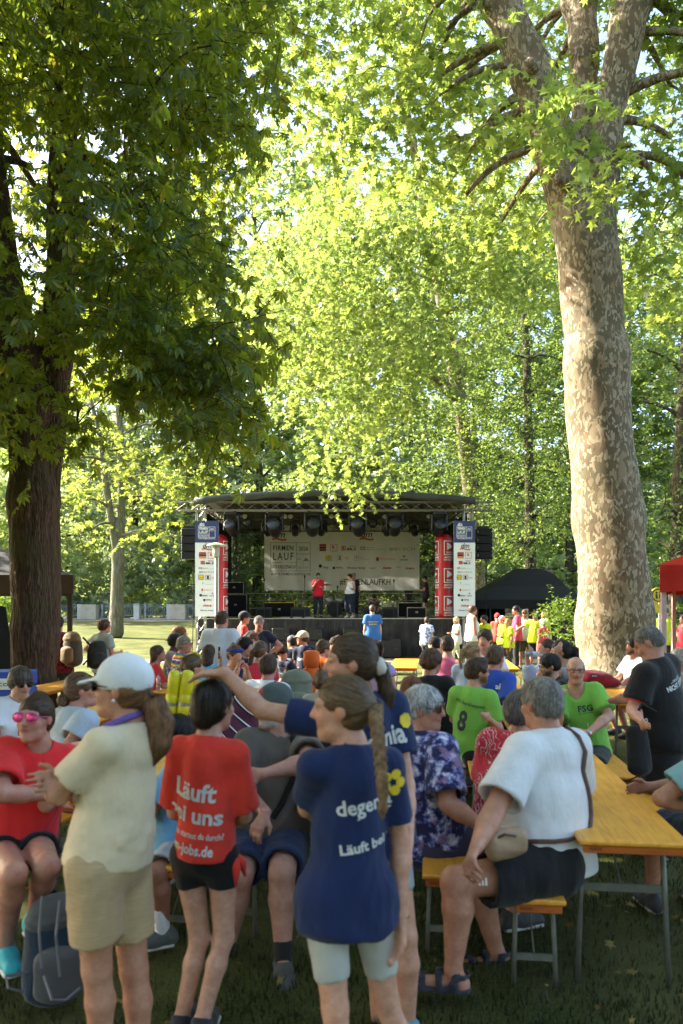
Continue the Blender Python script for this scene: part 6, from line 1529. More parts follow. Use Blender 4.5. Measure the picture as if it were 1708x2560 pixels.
    if cap:
        T = Sdf(h if fine else h * .8); th = .017
        T.ell(Hd(0, -.012, .042), E3(.074 + th, .096 + th, .084 + th), Rh, k=.02); T.ell(Hd(0, -.02, -.075), E3(.16, .17, .085), Rh, k=.012, sub=True)
        if cap.get('brim', True):
            bk = -1 if cap.get('back') else 1; t_ = cap.get('tilt', .0)
            T.ell(Hd(0, bk * .105, .035 - t_ * .5), E3(.072, .085, .0095), Rh @ Matrix.Rotation(-bk * (.22 + t_ * 4), 3, 'X'), k=.01)
        T.field(); T.disp(folds(.0015, 60, 3)); V, Q = compact(*T.mesh())[:2]; o_ = part('cap', V, Q, cap['mat'])
        b = MB(); b.lathe([(.008, -.003), (.006, .005)], Hd(0, -.012, .143), 8); b.build('button', cap['mat'], o_)
    hug = lambda p, o=.008: (lambda r: r[0] + r[1] * o if r[0] is not None else p)(bv.find_nearest(p)) if top else p
    return dict(hug=hug, root=root, Hd=Hd, spn=spn, sh=sh, el=el, wr=wr, rt=rt, ft=ft, up=up, s=s, hipc=hipc, kn=kn, an=an, org=org, part=part, h=h)
# ---------------------------------------------------------------- the people at the tables
GL_DARK = plain('sunglass_lens', (.012, .012, .014), .08, 0, .05, 5, 0, .8); GL_PINK = plain('mirror_pink_lens', (.45, .04, .16), .1, .6, .3, 30, 0); FR_DARK = plain('frame_dark', (.02, .015, .015), .3); FR_TORT = plain('frame_brown', (.12, .04, .02), .3); FR_PINK = plain('frame_pink', (.55, .08, .25), .35)
def clearmat():
    m, t, o = newmat('clear_lens'); g = nd(t, 'ShaderNodeBsdfGlossy', {'Roughness': .05}); tr = nd(t, 'ShaderNodeBsdfTransparent'); mx = nd(t, 'ShaderNodeMixShader', {0: .10}); t.links.new(tr.outputs[0], mx.inputs[1]); t.links.new(g.outputs[0], mx.inputs[2]); t.links.new(mx.outputs[0], o.inputs[0]); return m
CLEAR = clearmat()
def bottlemat():
    m, t, o = newmat('clear_plastic'); g = nd(t, 'ShaderNodeBsdfGlossy', {'Roughness': .08, 'Color': (.9, .95, 1, 1)}); tr = nd(t, 'ShaderNodeBsdfTransparent', {'Color': (.78, .86, .90, 1)}); mx = nd(t, 'ShaderNodeMixShader', {0: .22}); t.links.new(tr.outputs[0], mx.inputs[1]); t.links.new(g.outputs[0], mx.inputs[2]); t.links.new(mx.outputs[0], o.inputs[0]); return m
PET = bottlemat()
BR1, BR2, BR3, BLOND, DBL, GREY, LGREY, BLKH, RED_ = (.055, .030, .017), (.10, .058, .030), (.028, .017, .011), (.42, .30, .13), (.20, .135, .07), (.22, .21, .195), (.42, .42, .41), (.012, .010, .009), (.13, .045, .018)
pony = lambda L=.22, r=.03: [((0, -.10, .03), r * .6), ((0, -.15, .02), r), ((0, -.165, -.08), r * .95), ((0, -.15, -.08 - L), r * .3)]
longh = lambda L=.2, r=.075: [((0, -.05, -.02), r), ((0, -.07, -.12), r), ((0, -.075, -.12 - L), r * .75)]
bun = lambda y=-.11, z=.0, r=.045: [((0, y, z), (r, r, r))]
def T_(col, kind=None, **k): return dict(mat=cloth(col, kind), **k)
WHITE, NAVYC, REDC, NEON, SALM, BLACK, GREENC = (.74, .76, .80), (.010, .022, .085), (.72, .035, .028), (.52, .62, .02), (.62, .075, .10), (.012, .012, .013), (.20, .50, .075)
PSIL = plain('print_silver', (.66, .68, .68), .6)
SHB = dict(mat=cloth(BLACK), len=.7); PANTB = dict(mat=cloth((.02, .02, .022)), len=1.9, loose=.02); SHN = dict(mat=cloth((.02, .03, .07)), len=.8)
JEANS = dict(mat=cloth((.06, .10, .2), 'denim'), len=1.9, loose=.02)
def art(*lines):
    f = Flat()
    for l in lines: f.text(*l[0], **l[1])
    return f

# -- the woman in the white cap
a = Flat()
q = person('woman in a white cap, beige shirt and beige shorts standing with crossed arms', 2.85, (305, 1722), yaw=72, tyaw=62, hyaw=84, hp=4, hip=(272, 2150, 2.85), scale=1.0,
    arms=(('px', (150, 1975, 2.72), (170, 1985, 3.02)), ('px', (190, 1965, 3.05), (150, 1950, 2.8))), legs=(('px', (242, 2420, 2.78), (250, 2690, 2.82)), ('px', (335, 2425, 2.92), (348, 2680, 2.96))),
    top=T_((.72, .60, .41), None, hem=.01, loose=.016, fold=.009, sleeve=.74, wide_sleeve=1.5), bot=dict(mat=cloth((.50, .36, .20), 'linen'), len=.72, loose=.020, fold=.006, flare=1.6), fat=.96, wide=.97, bust=.02,
    hair=dict(col=(.17, .085, .040), st='pony', th=.010, wave=.004, tail=[((0, -.10, -.035), .028), ((0, -.135, -.055), .045), ((.01, -.16, -.12), .052), ((0, -.165, -.20), .045), ((0, -.14, -.27), .02)]), skin=(.56, .315, .21), glasses=(FR_DARK, GL_DARK, True), cap=dict(mat=cloth((.76, .79, .83)), tilt=.012), shoe=(.6, .6, .6))
LANY = cloth((.17, .10, .42)); b = MB(); Hd, sp = q['Hd'], q['spn']
b.tube([Hd(.0, -.09, -.085), Hd(-.05, -.078, -.09), Hd(-.08, -.04, -.105), Hd(-.088, .0, -.125), Hd(-.075, .05, -.16), Hd(-.045, .095, -.20), Hd(-.01, .12, -.25)], .012, 6); b.tube([Hd(.0, -.09, -.085), Hd(.05, -.078, -.09), Hd(.08, -.04, -.105), Hd(.085, .0, -.125), Hd(.06, .06, -.17), Hd(.02, .12, -.24)], .012, 6)
b.build('lanyard', LANY, q['root'])
b = MB(); b.lathe([(.001, -.008), (.008, 0), (.001, .008)], Hd(-.088, -.005, -.036), 8); b.build('earring', PWHT, q['root'])
# -- the girl in red
pr = [dict(art=art((('Läuft', -.115, .085, .0), dict(h=.075, bold=.03)), (('bei uns', -.15, .12, -.10), dict(h=.07, bold=.03)), (('Wann startest du durch?', -.13, .13, -.165), dict(h=.026, bold=.02)), (('dm-jobs.de', -.12, .10, -.235), dict(h=.044, bold=.03))), side='back', h=.52, x=-.01, mat=PSIL, tilt=-4)]
fl1, fl2, fl3 = Flat(), Flat(), Flat(); logo_dm(fl1, fl2, fl3, -.045, .0, .09); patch = Flat().rect(-.055, -.03, .055, .055)
sl = [dict(art=f_, side='right', h=.5, mat=m_, turn=35) for f_, m_ in ((fl1, plain('print_blue', (.05, .12, .42), .7)), (fl2, PRED), (fl3, PORG))]
q = person('slim girl in a knotted red shirt and black shorts with smooth dark hair, standing', 3.2, (535, 1765), yaw=-6, tyaw=-10, hyaw=-32, hip=(512, 2140, 3.2), scale=.95, arms=(('px', (436, 2030, 3.28), (500, 2060, 3.5)), ('px', (612, 2040, 3.25), (560, 2060, 3.5))), legs=(('px', (500, 2345, 3.22), (455, 2545, 3.25)), ('px', (560, 2345, 3.20), (505, 2552, 3.18))),
    top=T_((.80, .055, .035), None, hem=.03, loose=.022, fold=.008, flare=1.1, sleeve=.85, wide_sleeve=1.7, prints=pr + sl), bot=dict(mat=cloth((.010, .010, .011)), len=.36, loose=.006, flare=1.2, fold=.001), fat=.80, wide=.88,
    hair=dict(col=(.020, .013, .009), st='bob', th=.008, wave=.0012, bumps=[((0, -.075, -.045), (.052, .035, .055))]), skin=(.62, .40, .30), shoe=(.03, .03, .035))
b = MB(); k = q['hipc'] + q['rt'] * .125 + Vector((0, 0, .02)); b.tube([k, k + Vector((.02, -.03, -.05)), k + Vector((.015, -.02, -.13))], [.022, .02, .006], 8); b.tube([k, k + Vector((.04, .01, -.04)), k + Vector((.05, .02, -.10))], [.022, .018, .006], 8); b.build('shirt_knot', cloth((.80, .055, .035)), q['root'], smooth=True)
# -- the tall girl behind, arm stretched out
q = person('tall girl with a long ponytail and white scrunchie stretching her arm over another head', 3.12, (878, 1658), yaw=28, tyaw=30, hyaw=92, hip=(925, 2080, 3.25), scale=1.02, arms=(('px', (655, 1775, 3.12), (570, 1690, 3.14)), ('px', (1015, 1965, 3.15), (1018, 2110, 3.0))),
    hands=({'to': (490, 1684, 3.16), 'n': (0, .05, -1), 'curl': .45, 'thumb': 1}, None), legs=(('px', (950, 2390, 3.3), (950, 2600, 3.4)), ('px', (1012, 2340, 3.2), (1018, 2560, 3.25))), top=T_(NAVYC, None, loose=.024, hem=-.10, fold=.006, sleeve=.6, prints=[dict(art=art((('degenia', -.13, .13, 0), dict(h=.075, bold=.03))), side='back', h=.68, mat=PSIL), dict(art=Flat().disc(.15, .05, .03, 8), side='back', h=.72, mat=PYEL)]), bot=dict(mat=cloth((.36, .40, .42)), len=.58, loose=.008, fold=.002, flare=1.2), fat=.92,
    hair=dict(col=(.060, .036, .021), st='pony', th=.008, wave=.0012, tail=[((0, -.09, .0), .022), ((0, -.125, -.02), .03), ((.012, -.15, -.12), .034), ((.02, -.155, -.26), .03), ((.02, -.15, -.38), .012)], ties=[((0, -.118, -.015), .040, (.62, .58, .50))]), skin=(.60, .36, .255), shoe=(.1, .3, .4))
# -- the girl with the braid
pr = [dict(art=art((('degenia', -.085, .125, .0), dict(h=.05, bold=.02))), side='back', h=.60, x=.012, mat=PSIL, tilt=8), dict(art=art((('Läuft bei uns', -.06, .20, .0), dict(h=.034, bold=.03))), side='back', h=.355, x=.0, mat=PSIL, tilt=9)]
fw = Flat()
for k in range(5): fw.disc(.135 + .03 * math.cos(k * 1.257), .075 + .03 * math.sin(k * 1.257), .019, 10)
ul = Flat().add(([(-.02, -.022), (.12, -.013), (.12, -.008), (-.02, -.017)], [(0, 1, 2, 3)])); pr += [dict(art=fw, side='back', h=.63, mat=PYEL), dict(art=ul, side='back', h=.60, x=.012, mat=PSIL, tilt=8)]
SHD = None
q = person('girl with a long braid in a navy shirt and pale grey cycling shorts', 2.62, (855, 1772), yaw=18, tyaw=16, hyaw=82, hp=-2, hip=(868, 2240, 2.62), scale=.985, arms=(('px', (768, 2020, 2.72), (840, 2060, 2.92)), ('px', (1000, 2100, 2.68), (1003, 2290, 2.64))), hands=(None, {'curl': .5}),
    legs=(('px', (838, 2520, 2.55), (850, 2790, 2.5)), ('px', (965, 2500, 2.68), (1040, 2740, 2.75))), top=T_(NAVYC, None, loose=.018, hem=-.20, fold=.008, flare=1.6, sleeve=.74, wide_sleeve=1.4, prints=pr), bot=dict(mat=cloth((.46, .46, .42)), len=.74, loose=.008, fold=.002, flare=1.15), fat=.82, wide=.92,
    hair=dict(col=(.115, .070, .034), st='pony', th=.007, wave=.0012, bumps=[((0, -.10, .015), (.035, .035, .035))]), skin=(.62, .375, .265), shoe=(.15, .4, .45))
# plaited strands hanging from the tie
Hd = q['Hd']; A0 = Hd(0, -.125, .012); pts = [A0, P(940, 1800, 2.50), P(950, 1880, 2.44), P(955, 1950, 2.42), P(958, 1990, 2.42)]
T = Sdf(.006)
def along(u):
    u *= len(pts) - 1; i = min(int(u), len(pts) - 2); return pts[i].lerp(pts[i + 1], u - i)
for k in range(3):
    ph = k * 2.094; pr_ = None
    for u in np.linspace(0, 1, 46):
        w = u * 26 + ph; c = along(u) + Vector((.016 * math.cos(w), .010 * math.sin(2 * w), 0)) * (1 - .3 * u)
        if pr_ is not None: T.cone(pr_, c, .0125 * (1 - .35 * u), k=.003)
        pr_ = c
T.cone(pts[-1], P(957, 2020, 2.42), .013, .016, k=.01).cone(P(957, 2020, 2.42), P(956, 2050, 2.42), .016, .004, k=.01); T.field(); V, Q = compact(*T.mesh())[:2]; q['part']('braid', V, Q, hairmat((.19, .115, .055)))
b = MB(); b.lathe([(.018, -.014), (.026, 0), (.018, .014)], A0, 12, Matrix.Rotation(1.2, 3, 'X')); b.build('hair_tie', BLKM, q['root'], smooth=True)
b = MB(); b.lathe([(.026, -.004), (.030, 0), (.026, .004)], q['wr'][1], 12); b.build('wristband', BLKM, q['root'])
# -- seated man in grey-brown with the dark cap
q = person('seated man in a grey-brown T-shirt and dark cap with a white moustache', 4.35, (684, 1768), yaw=196, tyaw=206, hyaw=130, sit=True, hip=(672, 2090, 4.4), scale=1.06, arms=(('px', (775, 1905, 4.1), (660, 1935, 3.98)), ('px', (610, 1905, 4.25), (665, 2030, 3.95))), hands=({'to': (600, 1935, 4.0)}, {'to': (640, 2075, 3.9), 'curl': .7, 'n': (.2, .5, -.6)}), legs=(('px', (705, 2185, 3.92), (708, 2405, 3.82)), ('px', (600, 2190, 3.95), (560, 2400, 4.0))), foot=(190, 170),
    top=T_((.115, .100, .085), None, loose=.03, hem=-.02, fold=.006, sleeve=.75), bot=dict(mat=cloth((.018, .035, .095)), len=.86, loose=.025, flare=1.5), fat=1.18, wide=1.08, belly=.05, hair=dict(col=GREY, st='short', th=.008), cap=dict(mat=cloth((.07, .09, .085))), beard=(.5, .49, .47), skin=(.50, .30, .24), shoe=(.075, .08, .08), sock=((.02, .02, .022), .25))
b = MB(); s_ = q['spn']; b.tube([q['hug'](s_(f_) + q['rt'] * x_ + q['ft'] * y_) for f_, x_, y_ in ((.95, -.10, .04), (.88, -.09, .1), (.78, -.07, .16), (.66, -.04, .19), (.54, -.01, .2), (.42, .03, .22), (.3, .08, .22))], .018, 6); b.build('shoulder_strap', BLK, q['root'])
fl = Flat().text('SPORT', -.05, .05, 0, h=.022, bold=.03); ux_ = (q['Hd'](-1, 0, 0) - q['Hd'](0, 0, 0)).normalized(); uy_ = (q['Hd'](0, -.35, 1) - q['Hd'](0, 0, 0)).normalized(); fl.place('print', PRED, q['root'], q['Hd'](0, .095, .088), ux_, uy_, .012)
# -- boy in light blue
person('boy in a light blue shirt and grey shorts behind the woman in the white cap', 4.3, (436, 1838), yaw=95, tyaw=80, hyaw=112, sit=True, hip=(455, 2125, 4.35), scale=.93, arms=('table', 'table'), legs=(('px', (402, 2175, 4.0), (408, 2330, 3.98)), ('px', (400, 2180, 4.3), (430, 2400, 4.35))), foot=(115, 150), top=T_((.16, .42, .72), None, loose=.022), bot=dict(mat=cloth((.40, .43, .46)), len=.92, loose=.026), hair=dict(col=BLKH, st='short', th=.012), glasses=(FR_DARK, GL_DARK, False), skin=(.34, .17, .11), shoe=(.10, .11, .11), sock=((.75, .76, .77), .42))
# -- woman in red with mirrored glasses
fa, fb_, fc = Flat(), Flat(), Flat(); logo_dm(fa, fb_, fc, -.05, .0, .10)
pd_ = lambda sd, hh, xx, tn: [dict(art=f_, side=sd, h=hh, x=xx, turn=tn, mat=m_) for f_, m_ in ((patch, PWHT), (fa, plain('print_blue', (.05, .12, .42), .7)), (fb_, PRED), (fc, PORG))][1:]
q = person('seated woman in a red shirt with pink mirrored sport sunglasses', 3.75, (88, 1797), yaw=190, tyaw=200, hyaw=172, hp=6, sit=True, hip=(40, 2110, 3.85), scale=1.0, arms=(('px', (132, 1975, 3.75), (185, 1968, 3.95)), ('px', (5, 1985, 3.5), (140, 1985, 3.68))), legs=(('px', (118, 2165, 3.45), (85, 2300, 3.75)), ('px', (40, 2190, 3.35), (15, 2365, 3.62))), foot=(215, 215),
    top=T_((.76, .030, .032), None, loose=.034, hem=.0, fold=.007, sleeve=.8, prints=pd_('right', .62, 0, -35) + pd_('front', .62, .08, 0)), bot=dict(mat=cloth(BLACK), len=.42, loose=.012), fat=1.0, bust=.015, hair=dict(col=BR1, st='pony', th=.008, wave=.0015, bumps=[((0, -.02, .10), (.05, .05, .045))]), glasses=(FR_PINK, GL_PINK, True), skin=(.56, .31, .23), shoe=(.05, .45, .5))
person('woman with a dark fringe and sunglasses in a white T-shirt at the left edge', 5.9, (52, 1706), yaw=215, hyaw=225, hp=-12, sit=True, arms=('table', 'table'), top=T_(WHITE, None, loose=.03, prints=[dict(art=art((('c', .03, .07, 0), dict(h=.04))), side='front', h=.55, mat=PRED), dict(art=Flat().frame(-.04, -.01, .015, .045, .008), side='front', h=.55, mat=PRED)]), bot=SHN, fat=1.12, bust=.02, hair=dict(col=(.075, .055, .04), st='bob', th=.018, line=.03), glasses=(FR_DARK, GL_DARK, True))
person('woman in a pale denim shirt with her hair in a loose bun, seated in profile', 5.2, (205, 1725), yaw=-55, tyaw=-40, hyaw=-72, hp=4, sit=True, arms=('lap', ('px', (172, 1865, 5.0), (255, 1850, 4.9))), top=T_((.42, .52, .62), 'denim', loose=.035, sleeve=.5, fold=.008), bot=SHN, fat=1.05, hair=dict(col=(.11, .062, .035), st='pony', th=.012, wave=.003, bumps=[((0, -.13, -.06), (.04, .04, .045))]), skin=(.58, .32, .25))
# -- floral woman
q = person('woman with short silver hair and dark sunglasses in a blue floral blouse', 4.25, (1062, 1772), yaw=-70, tyaw=-42, hyaw=-112, hp=-2, sit=True, hip=(1068, 2105, 4.3), scale=1.05, arms=('lap', ('px', (1120, 2010, 4.0), (1200, 2062, 3.95))), top=T_((.1, .1, .3), 'floral_blue', loose=.036, fold=.008, sleeve=.85, hem=-.05), bot=dict(mat=cloth((.05, .05, .09)), len=1.7, loose=.02), fat=1.2, belly=.03, bust=.03, hair=dict(col=(.40, .41, .42), st='short', th=.018, wave=.004), glasses=(FR_TORT, GL_DARK, True), skin=(.54, .30, .215), brow=(.3, .28, .26))
person('woman in a red blouse with a pale leaf pattern and black backpack straps', 4.35, (1302, 1782), yaw=-30, tyaw=-35, hyaw=-30, sit=True, hip=(1262, 2090, 4.35), scale=1.02, arms=('lap', 'chin'), top=T_((.6, .03, .05), 'floral_red', loose=.04, fold=.008, sleeve=.8), bot=SHB, fat=1.12, hair=dict(col=(.10, .09, .085), st='short', th=.02))
# -- the man in white
q = person('broad man in a white T-shirt and black shorts, seen from behind on the bench', 3.85, (1352, 1760), yaw=88, tyaw=32, hyaw=30, hp=-4, sit=True, hip=(1372, 2150, 3.78), scale=1.13, arms=(('px', (1232, 2035, 3.5), (1190, 2120, 3.3)), ('px', (1440, 2010, 4.15), (1380, 2060, 4.3))), hands=({'curl': 1.0}, None), legs=(('px', (1140, 2205, 3.50), (1133, 2425, 3.48)), ('px', (1195, 2180, 3.95), (1240, 2375, 3.95))), foot=(80, 100),
    top=T_((.72, .74, .78), None, loose=.032, hem=-.06, fold=.008, sleeve=.78, flare=1.5), bot=dict(mat=cloth((.011, .012, .015)), len=.72, loose=.03, flare=1.6), fat=1.16, wide=1.06, belly=.03, hair=dict(col=(.20, .19, .175), st='short', th=.010, wave=.005), skin=(.53, .29, .20), shoe=(.03, .035, .055), sandal=True)
s_ = q['spn']; LEA = plain('brown_leather', (.10, .045, .028), .5)
bvw = None
b = MB(); rr, ff = q['rt'], q['ft']
b.tube([q['hug'](s_(f_) + rr * x_ - ff * y_) for f_, x_, y_ in ((1.0, .12, .02), (.95, .13, .08), (.85, .145, .14), (.72, .15, .18), (.6, .15, .2), (.48, .15, .2), (.38, .13, .2), (.30, .09, .22), (.27, .04, .22), (.25, -.02, .22), (.24, -.08, .22), (.23, -.14, .17), (.22, -.18, .1), (.2, -.2, 0))], .011, 6); b.build('strap', LEA, q['root'])
tri = Flat()
for k in range(3): tri.add(([(-.02 + k * .014, 0), (-.011 + k * .014, 0), (-.018 + k * .014 + .004, .012 + .011 * k), (-.025 + k * .014 + .004, .012 + .011 * k)], [(0, 1, 2, 3)]))
tri.place('print', PWHT, q['root'], P(1208, 2212, 3.28), (1, 0, 0), (0, 0, 1), .01)
S_ = Sdf(.009); S_.cone(P(1235, 2115, 3.42), P(1300, 2100, 3.45), (.075, .045), (.07, .04), k=.03, U=(0, 0, 1)); S_.field(); S_.disp(folds(.006, 30, 4)); V, Q = compact(*S_.mesh())[:2]
o = link('leather_bag', mkmesh('leather_bag', V, Q, True), None, None, label='soft beige leather bag on the lap of the man in white', cat='bag'); o.data.materials.append(plain('beige_leather', (.36, .24, .15), .55, 0, .2, 12)); b = MB(); b.tube([P(1238, 2098, 3.40), P(1262, 2086, 3.38), P(1290, 2090, 3.40)], .006, 6); b.build('zip', LEA, o)
person('person in a teal T-shirt leaning an elbow on the right front table', 4.1, (1768, 1790), yaw=5, tyaw=60, hyaw=80, sit=True, hip=(1800, 2090, 4.15), scale=1.0, arms=(('px', (1625, 2015, 4.0), (1730, 2020, 4.1)), 'table'), top=T_((.22, .40, .42), None, loose=.034, sleeve=.72), bot=SHN, fat=1.1, hair=dict(col=BR2, st='short'), skin=TAN)
# -- standing man in black
q = person('man in a black T-shirt standing at the right with his head bent down', 5.6, (1622, 1608), yaw=52, tyaw=38, hyaw=62, hp=-28, hip=(1665, 1850, 5.62), scale=1.06, arms=(('px', (1583, 1775, 5.45), (1600, 1800, 5.2)), 'bend'), legs=('stand', 'stand'), top=T_(BLACK, None, loose=.03, hem=-.06, fold=.007, sleeve=.75, prints=[dict(art=art((('..noch ist', -.06, .10, .035), dict(h=.028, bold=.01, shear=.2)), (('NICHT STEUER', -.11, .16, -.01), dict(h=.032, bold=.03))), side='back', h=.66, x=.02, mat=PSIL, tilt=4)]), bot=dict(mat=cloth((.016, .017, .02)), len=.95, loose=.04), fat=1.14, wide=1.06, belly=.04, hair=dict(col=(.14, .13, .12), st='buzz', th=.004), skin=(.55, .32, .24))
b = MB(); c = q['sh'][0].lerp(q['el'][0], .76); b.lathe([(.066, -.006), (.068, 0), (.066, .006)], c, 14, (q['el'][0] - q['sh'][0]).to_track_quat('Z', 'Y').to_matrix()); b.build('cuff_stripe', plain('neon_red', (.8, .05, .03), .6), q['root'])
T = Sdf(.012); T.cone(P(1592, 1830, 5.35), P(1600, 1920, 5.3), (.085, .05), (.09, .055), k=.03, U=(1, .2, 0)); T.field(); T.disp(folds(.008, 26, 3)); V, Q = compact(*T.mesh())[:2]
o = link('sling_bag', mkmesh('sling_bag', V, Q, True), None, None, label='black sling bag hanging at the side of the man in black', cat='bag'); o.data.materials.append(cloth((.014, .014, .015)))
b = MB(); b.tube([P(1590, 1790, 5.3), P(1605, 1760, 5.3), P(1640, 1780, 5.35)], .012, 6); b.tube([P(1625, 1925, 5.3), P(1570, 1952, 5.55), P(1548, 1950, 5.6)], .006, 5); b.build('strap', BLK, o)
f = Flat().text('10', -.02, .02, 0, h=.03, bold=.02); f.place('print', PSIL, o, P(1612, 1806, 5.24), (1, 0, 0), (0, 0, 1), .004)

# -- the green shirts and their neighbours
q = person('young man with glasses in a green shirt numbered 8, seen from behind', 6.8, (1194, 1680), yaw=-90, tyaw=-28, hyaw=-78, sit=True, hip=(1178, 1890, 6.85), scale=1.04, arms=('table', ('px', (1248, 1825, 6.7), (1225, 1800, 6.45))), top=T_(GREENC, None, loose=.026, fold=.007, sleeve=.72, prints=[dict(art=art((('8', -.055, .03, -.14), dict(h=.17, bold=.03)), (('FSG Bad Kreuznach', -.11, .15, .085), dict(h=.03, bold=.01))), side='back', h=.62, x=-.03, mat=PDK, tilt=-9)]), bot=SHB, hair=dict(col=BR1, st='short', th=.016, bumps=[((0, .03, .10), (.06, .06, .035))]), beard=(.10, .06, .04), glasses=(FR_DARK, CLEAR, False))
bib = Flat().rect(-.085, -.12, .085, .11); bb = Flat().rect(-.085, -.01, .085, .05); by = Flat().rect(-.085, -.055, .085, -.04)
q = person('bald man with glasses in a bright green shirt with a race bib, looking towards us', 6.95, (1440, 1676), yaw=150, tyaw=158, hyaw=166, hp=-4, sit=True, hip=(1468, 1880, 7.0), scale=1.07, arms=(('px', (1522, 1790, 6.75), (1465, 1838, 6.55)), ('px', (1392, 1830, 6.75), (1400, 1745, 6.55))), hands=({'to': (1425, 1830, 6.5)}, {'to': (1402, 1705, 6.5), 'curl': 1.1}),
    top=T_(GREENC, None, loose=.03, fold=.006, sleeve=.8, neck=.02, prints=[dict(art=art((('FSG', .0, .12, 0), dict(h=.05, bold=.03)), (('BAD KREUZNACH', .0, .12, -.02), dict(h=.012))), side='front', h=.64, mat=PDK), dict(art=bib, side='front', h=.30, x=-.02, mat=PWHT), dict(art=art((('Reinhold', -.07, .06, .0), dict(h=.035, bold=.02))), side='front', h=.31, x=-.02, mat=PSIL), dict(art=art((('Reinhold', -.05, .06, 0), dict(h=.025, bold=.01))), side='left', h=.68, turn=55, mat=PDK)]), bot=dict(mat=cloth((.02, .03, .03)), len=1.0), fat=1.08, hair=dict(col=LGREY, st='buzz', th=.003, bald=True), glasses=(FR_DARK, CLEAR, False), skin=(.60, .36, .27), brow=(.4, .38, .35))
s_ = q['spn']; BN = plain('bib_blue', (.05, .06, .35), .6)
b = MB(); b.lathe([(.030, -.014), (.033, 0), (.030, .014)], q['wr'][0], 14, (q['wr'][0] - q['el'][0]).to_track_quat('Z', 'Y').to_matrix()); b.build('wristwatch', ALU, q['root'])
person('man in a royal blue shirt with white cuffs behind the number 8', 7.7, (1238, 1645), yaw=-85, tyaw=-30, hyaw=-40, sit=True, arms=('table', ('px', (1268, 1770, 7.4), (1235, 1790, 7.2))), top=T_((.03, .08, .42), None, loose=.03, sleeve=.8, prints=[dict(art=art((('al', .06, .11, .0), dict(h=.05, bold=.03))), side='back', h=.72, mat=PWHT)]), bot=SHN, hair=dict(col=BR2, st='short'), skin=PINK)
person('woman with a blond ponytail in a light blue shirt at the middle tables', 9.0, (1183, 1632), yaw=-60, tyaw=-30, hyaw=-70, sit=True, top=T_((.45, .58, .75), None, loose=.03, sleeve=1.7), bot=SHN, hair=dict(col=(.30, .20, .10), st='pony', th=.012, tail=pony(.2, .028)), arms=('table', 'table'))
person('dark haired person peeping over the blond ponytail in a pale shirt', 10.0, (1212, 1600), yaw=180, hyaw=150, sit=True, top=T_(WHITE), bot=SHN, hair=dict(col=BR1, st='short'), arms=('table', 'table'))
person('dark haired man with beard and glasses in black, bending over the table', 7.9, (1374, 1665), yaw=90, tyaw=95, hyaw=88, hp=-12, sit=True, hip=(1425, 1850, 7.95), scale=1.03, arms=(('px', (1370, 1790, 7.7), (1330, 1800, 7.6)), 'table'), top=T_(BLACK, None, loose=.026, sleeve=.7), bot=SHB, hair=dict(col=BLKH, st='short', th=.018), beard=(.05, .035, .03), glasses=(FR_DARK, CLEAR, False))
q = person('woman in a light blue shirt drinking from a clear plastic bottle', 9.0, (1366, 1622), yaw=95, tyaw=100, hyaw=92, hp=14, sit=True, hip=(1385, 1795, 9.1), scale=1.0, arms=(('px', (1305, 1700, 8.8), (1318, 1640, 8.8)), 'table'), hands=({'to': (1325, 1630, 8.8), 'curl': 1.0}, None), top=T_((.42, .52, .72), None, loose=.04, sleeve=1.6), bot=SHN, hair=dict(col=BR1, st='pony', th=.010, bumps=bun(-.12, .0, .04)), skin=FAIR)
def bottle(p, dirv, r, L, lab, mat=PET, capc=(.05, .12, .5), label=None, group=None, liquid=None):
    R = Vector(dirv).to_track_quat('Z', 'Y').to_matrix(); e = empty('bottle', p, label=lab, cat='bottle', group=group)
    b = MB(); b.lathe([(r * .85, 0), (r, L * .04), (r, L * .3), (r * .94, L * .34), (r, L * .38), (r, L * .62), (r * .75, L * .76), (r * .38, L * .88), (r * .36, L * .95)], p, 14, R); b.build('body', mat, e, smooth=True)
    b = MB(); b.lathe([(r * .45, L * .94), (r * .45, L), (r * .4, L * 1.01)], p, 12, R); b.build('cap', plain('cap_%d' % int(capc[2] * 100 + capc[0] * 10), capc, .4), e)
    if label is not None: b = MB(); b.lathe([(r * 1.02, L * .36), (r * 1.02, L * .58)], p, 14, R, False); b.build('paper_label', label, e, smooth=True)
    return e
bottle(P(1312, 1634, 8.75), (.055 * 4, .02, -.02), .036, .24, 'clear water bottle held to the lips of the drinking woman', label=plain('bottle_label_blue', (.45, .6, .75), .5))
person('woman with a long dark ponytail propping her head on a bent arm', 8.4, (1402, 1630), yaw=100, tyaw=105, hyaw=80, sit=True, arms=(('px', (1330, 1690, 8.2), (1385, 1640, 8.2)), 'table'), top=T_((.30, .34, .40), None, sleeve=.4), bot=SHN, hair=dict(col=BLKH, st='pony', th=.012, tail=[((0, -.10, .04), .025), ((0, -.14, .02), .04), ((0, -.15, -.1), .04), ((0, -.13, -.3), .012)]))
q = person('bearded man in a white shirt with dark shoulder stripes at the plane trunk', 10.6, (1583, 1618), yaw=95, tyaw=110, hyaw=100, sit=True, arms=(('px', (1545, 1735, 10.2), (1500, 1750, 10.0)), 'table'), top=T_(WHITE, None, loose=.03, sleeve=.7), bot=SHB, hair=dict(col=BLKH, st='short', th=.018, bumps=[((0, .03, .10), (.055, .06, .03))]), beard=(.03, .02, .018), skin=TAN, legs=('tuck', 'tuck'), shoe=(.02, .02, .02))
b = MB()
for k in (-.03, 0, .03): b.tube([q['sh'][0].lerp(q['spn'](.97), .35) + q['ft'] * (k + .0) + Vector((0, 0, .075)), q['sh'][0] + q['ft'] * k + Vector((-.0, 0, .066)) - q['rt'] * .01, q['sh'][0].lerp(q['el'][0], .4) + q['ft'] * k - q['rt'] * .07], .007, 5)
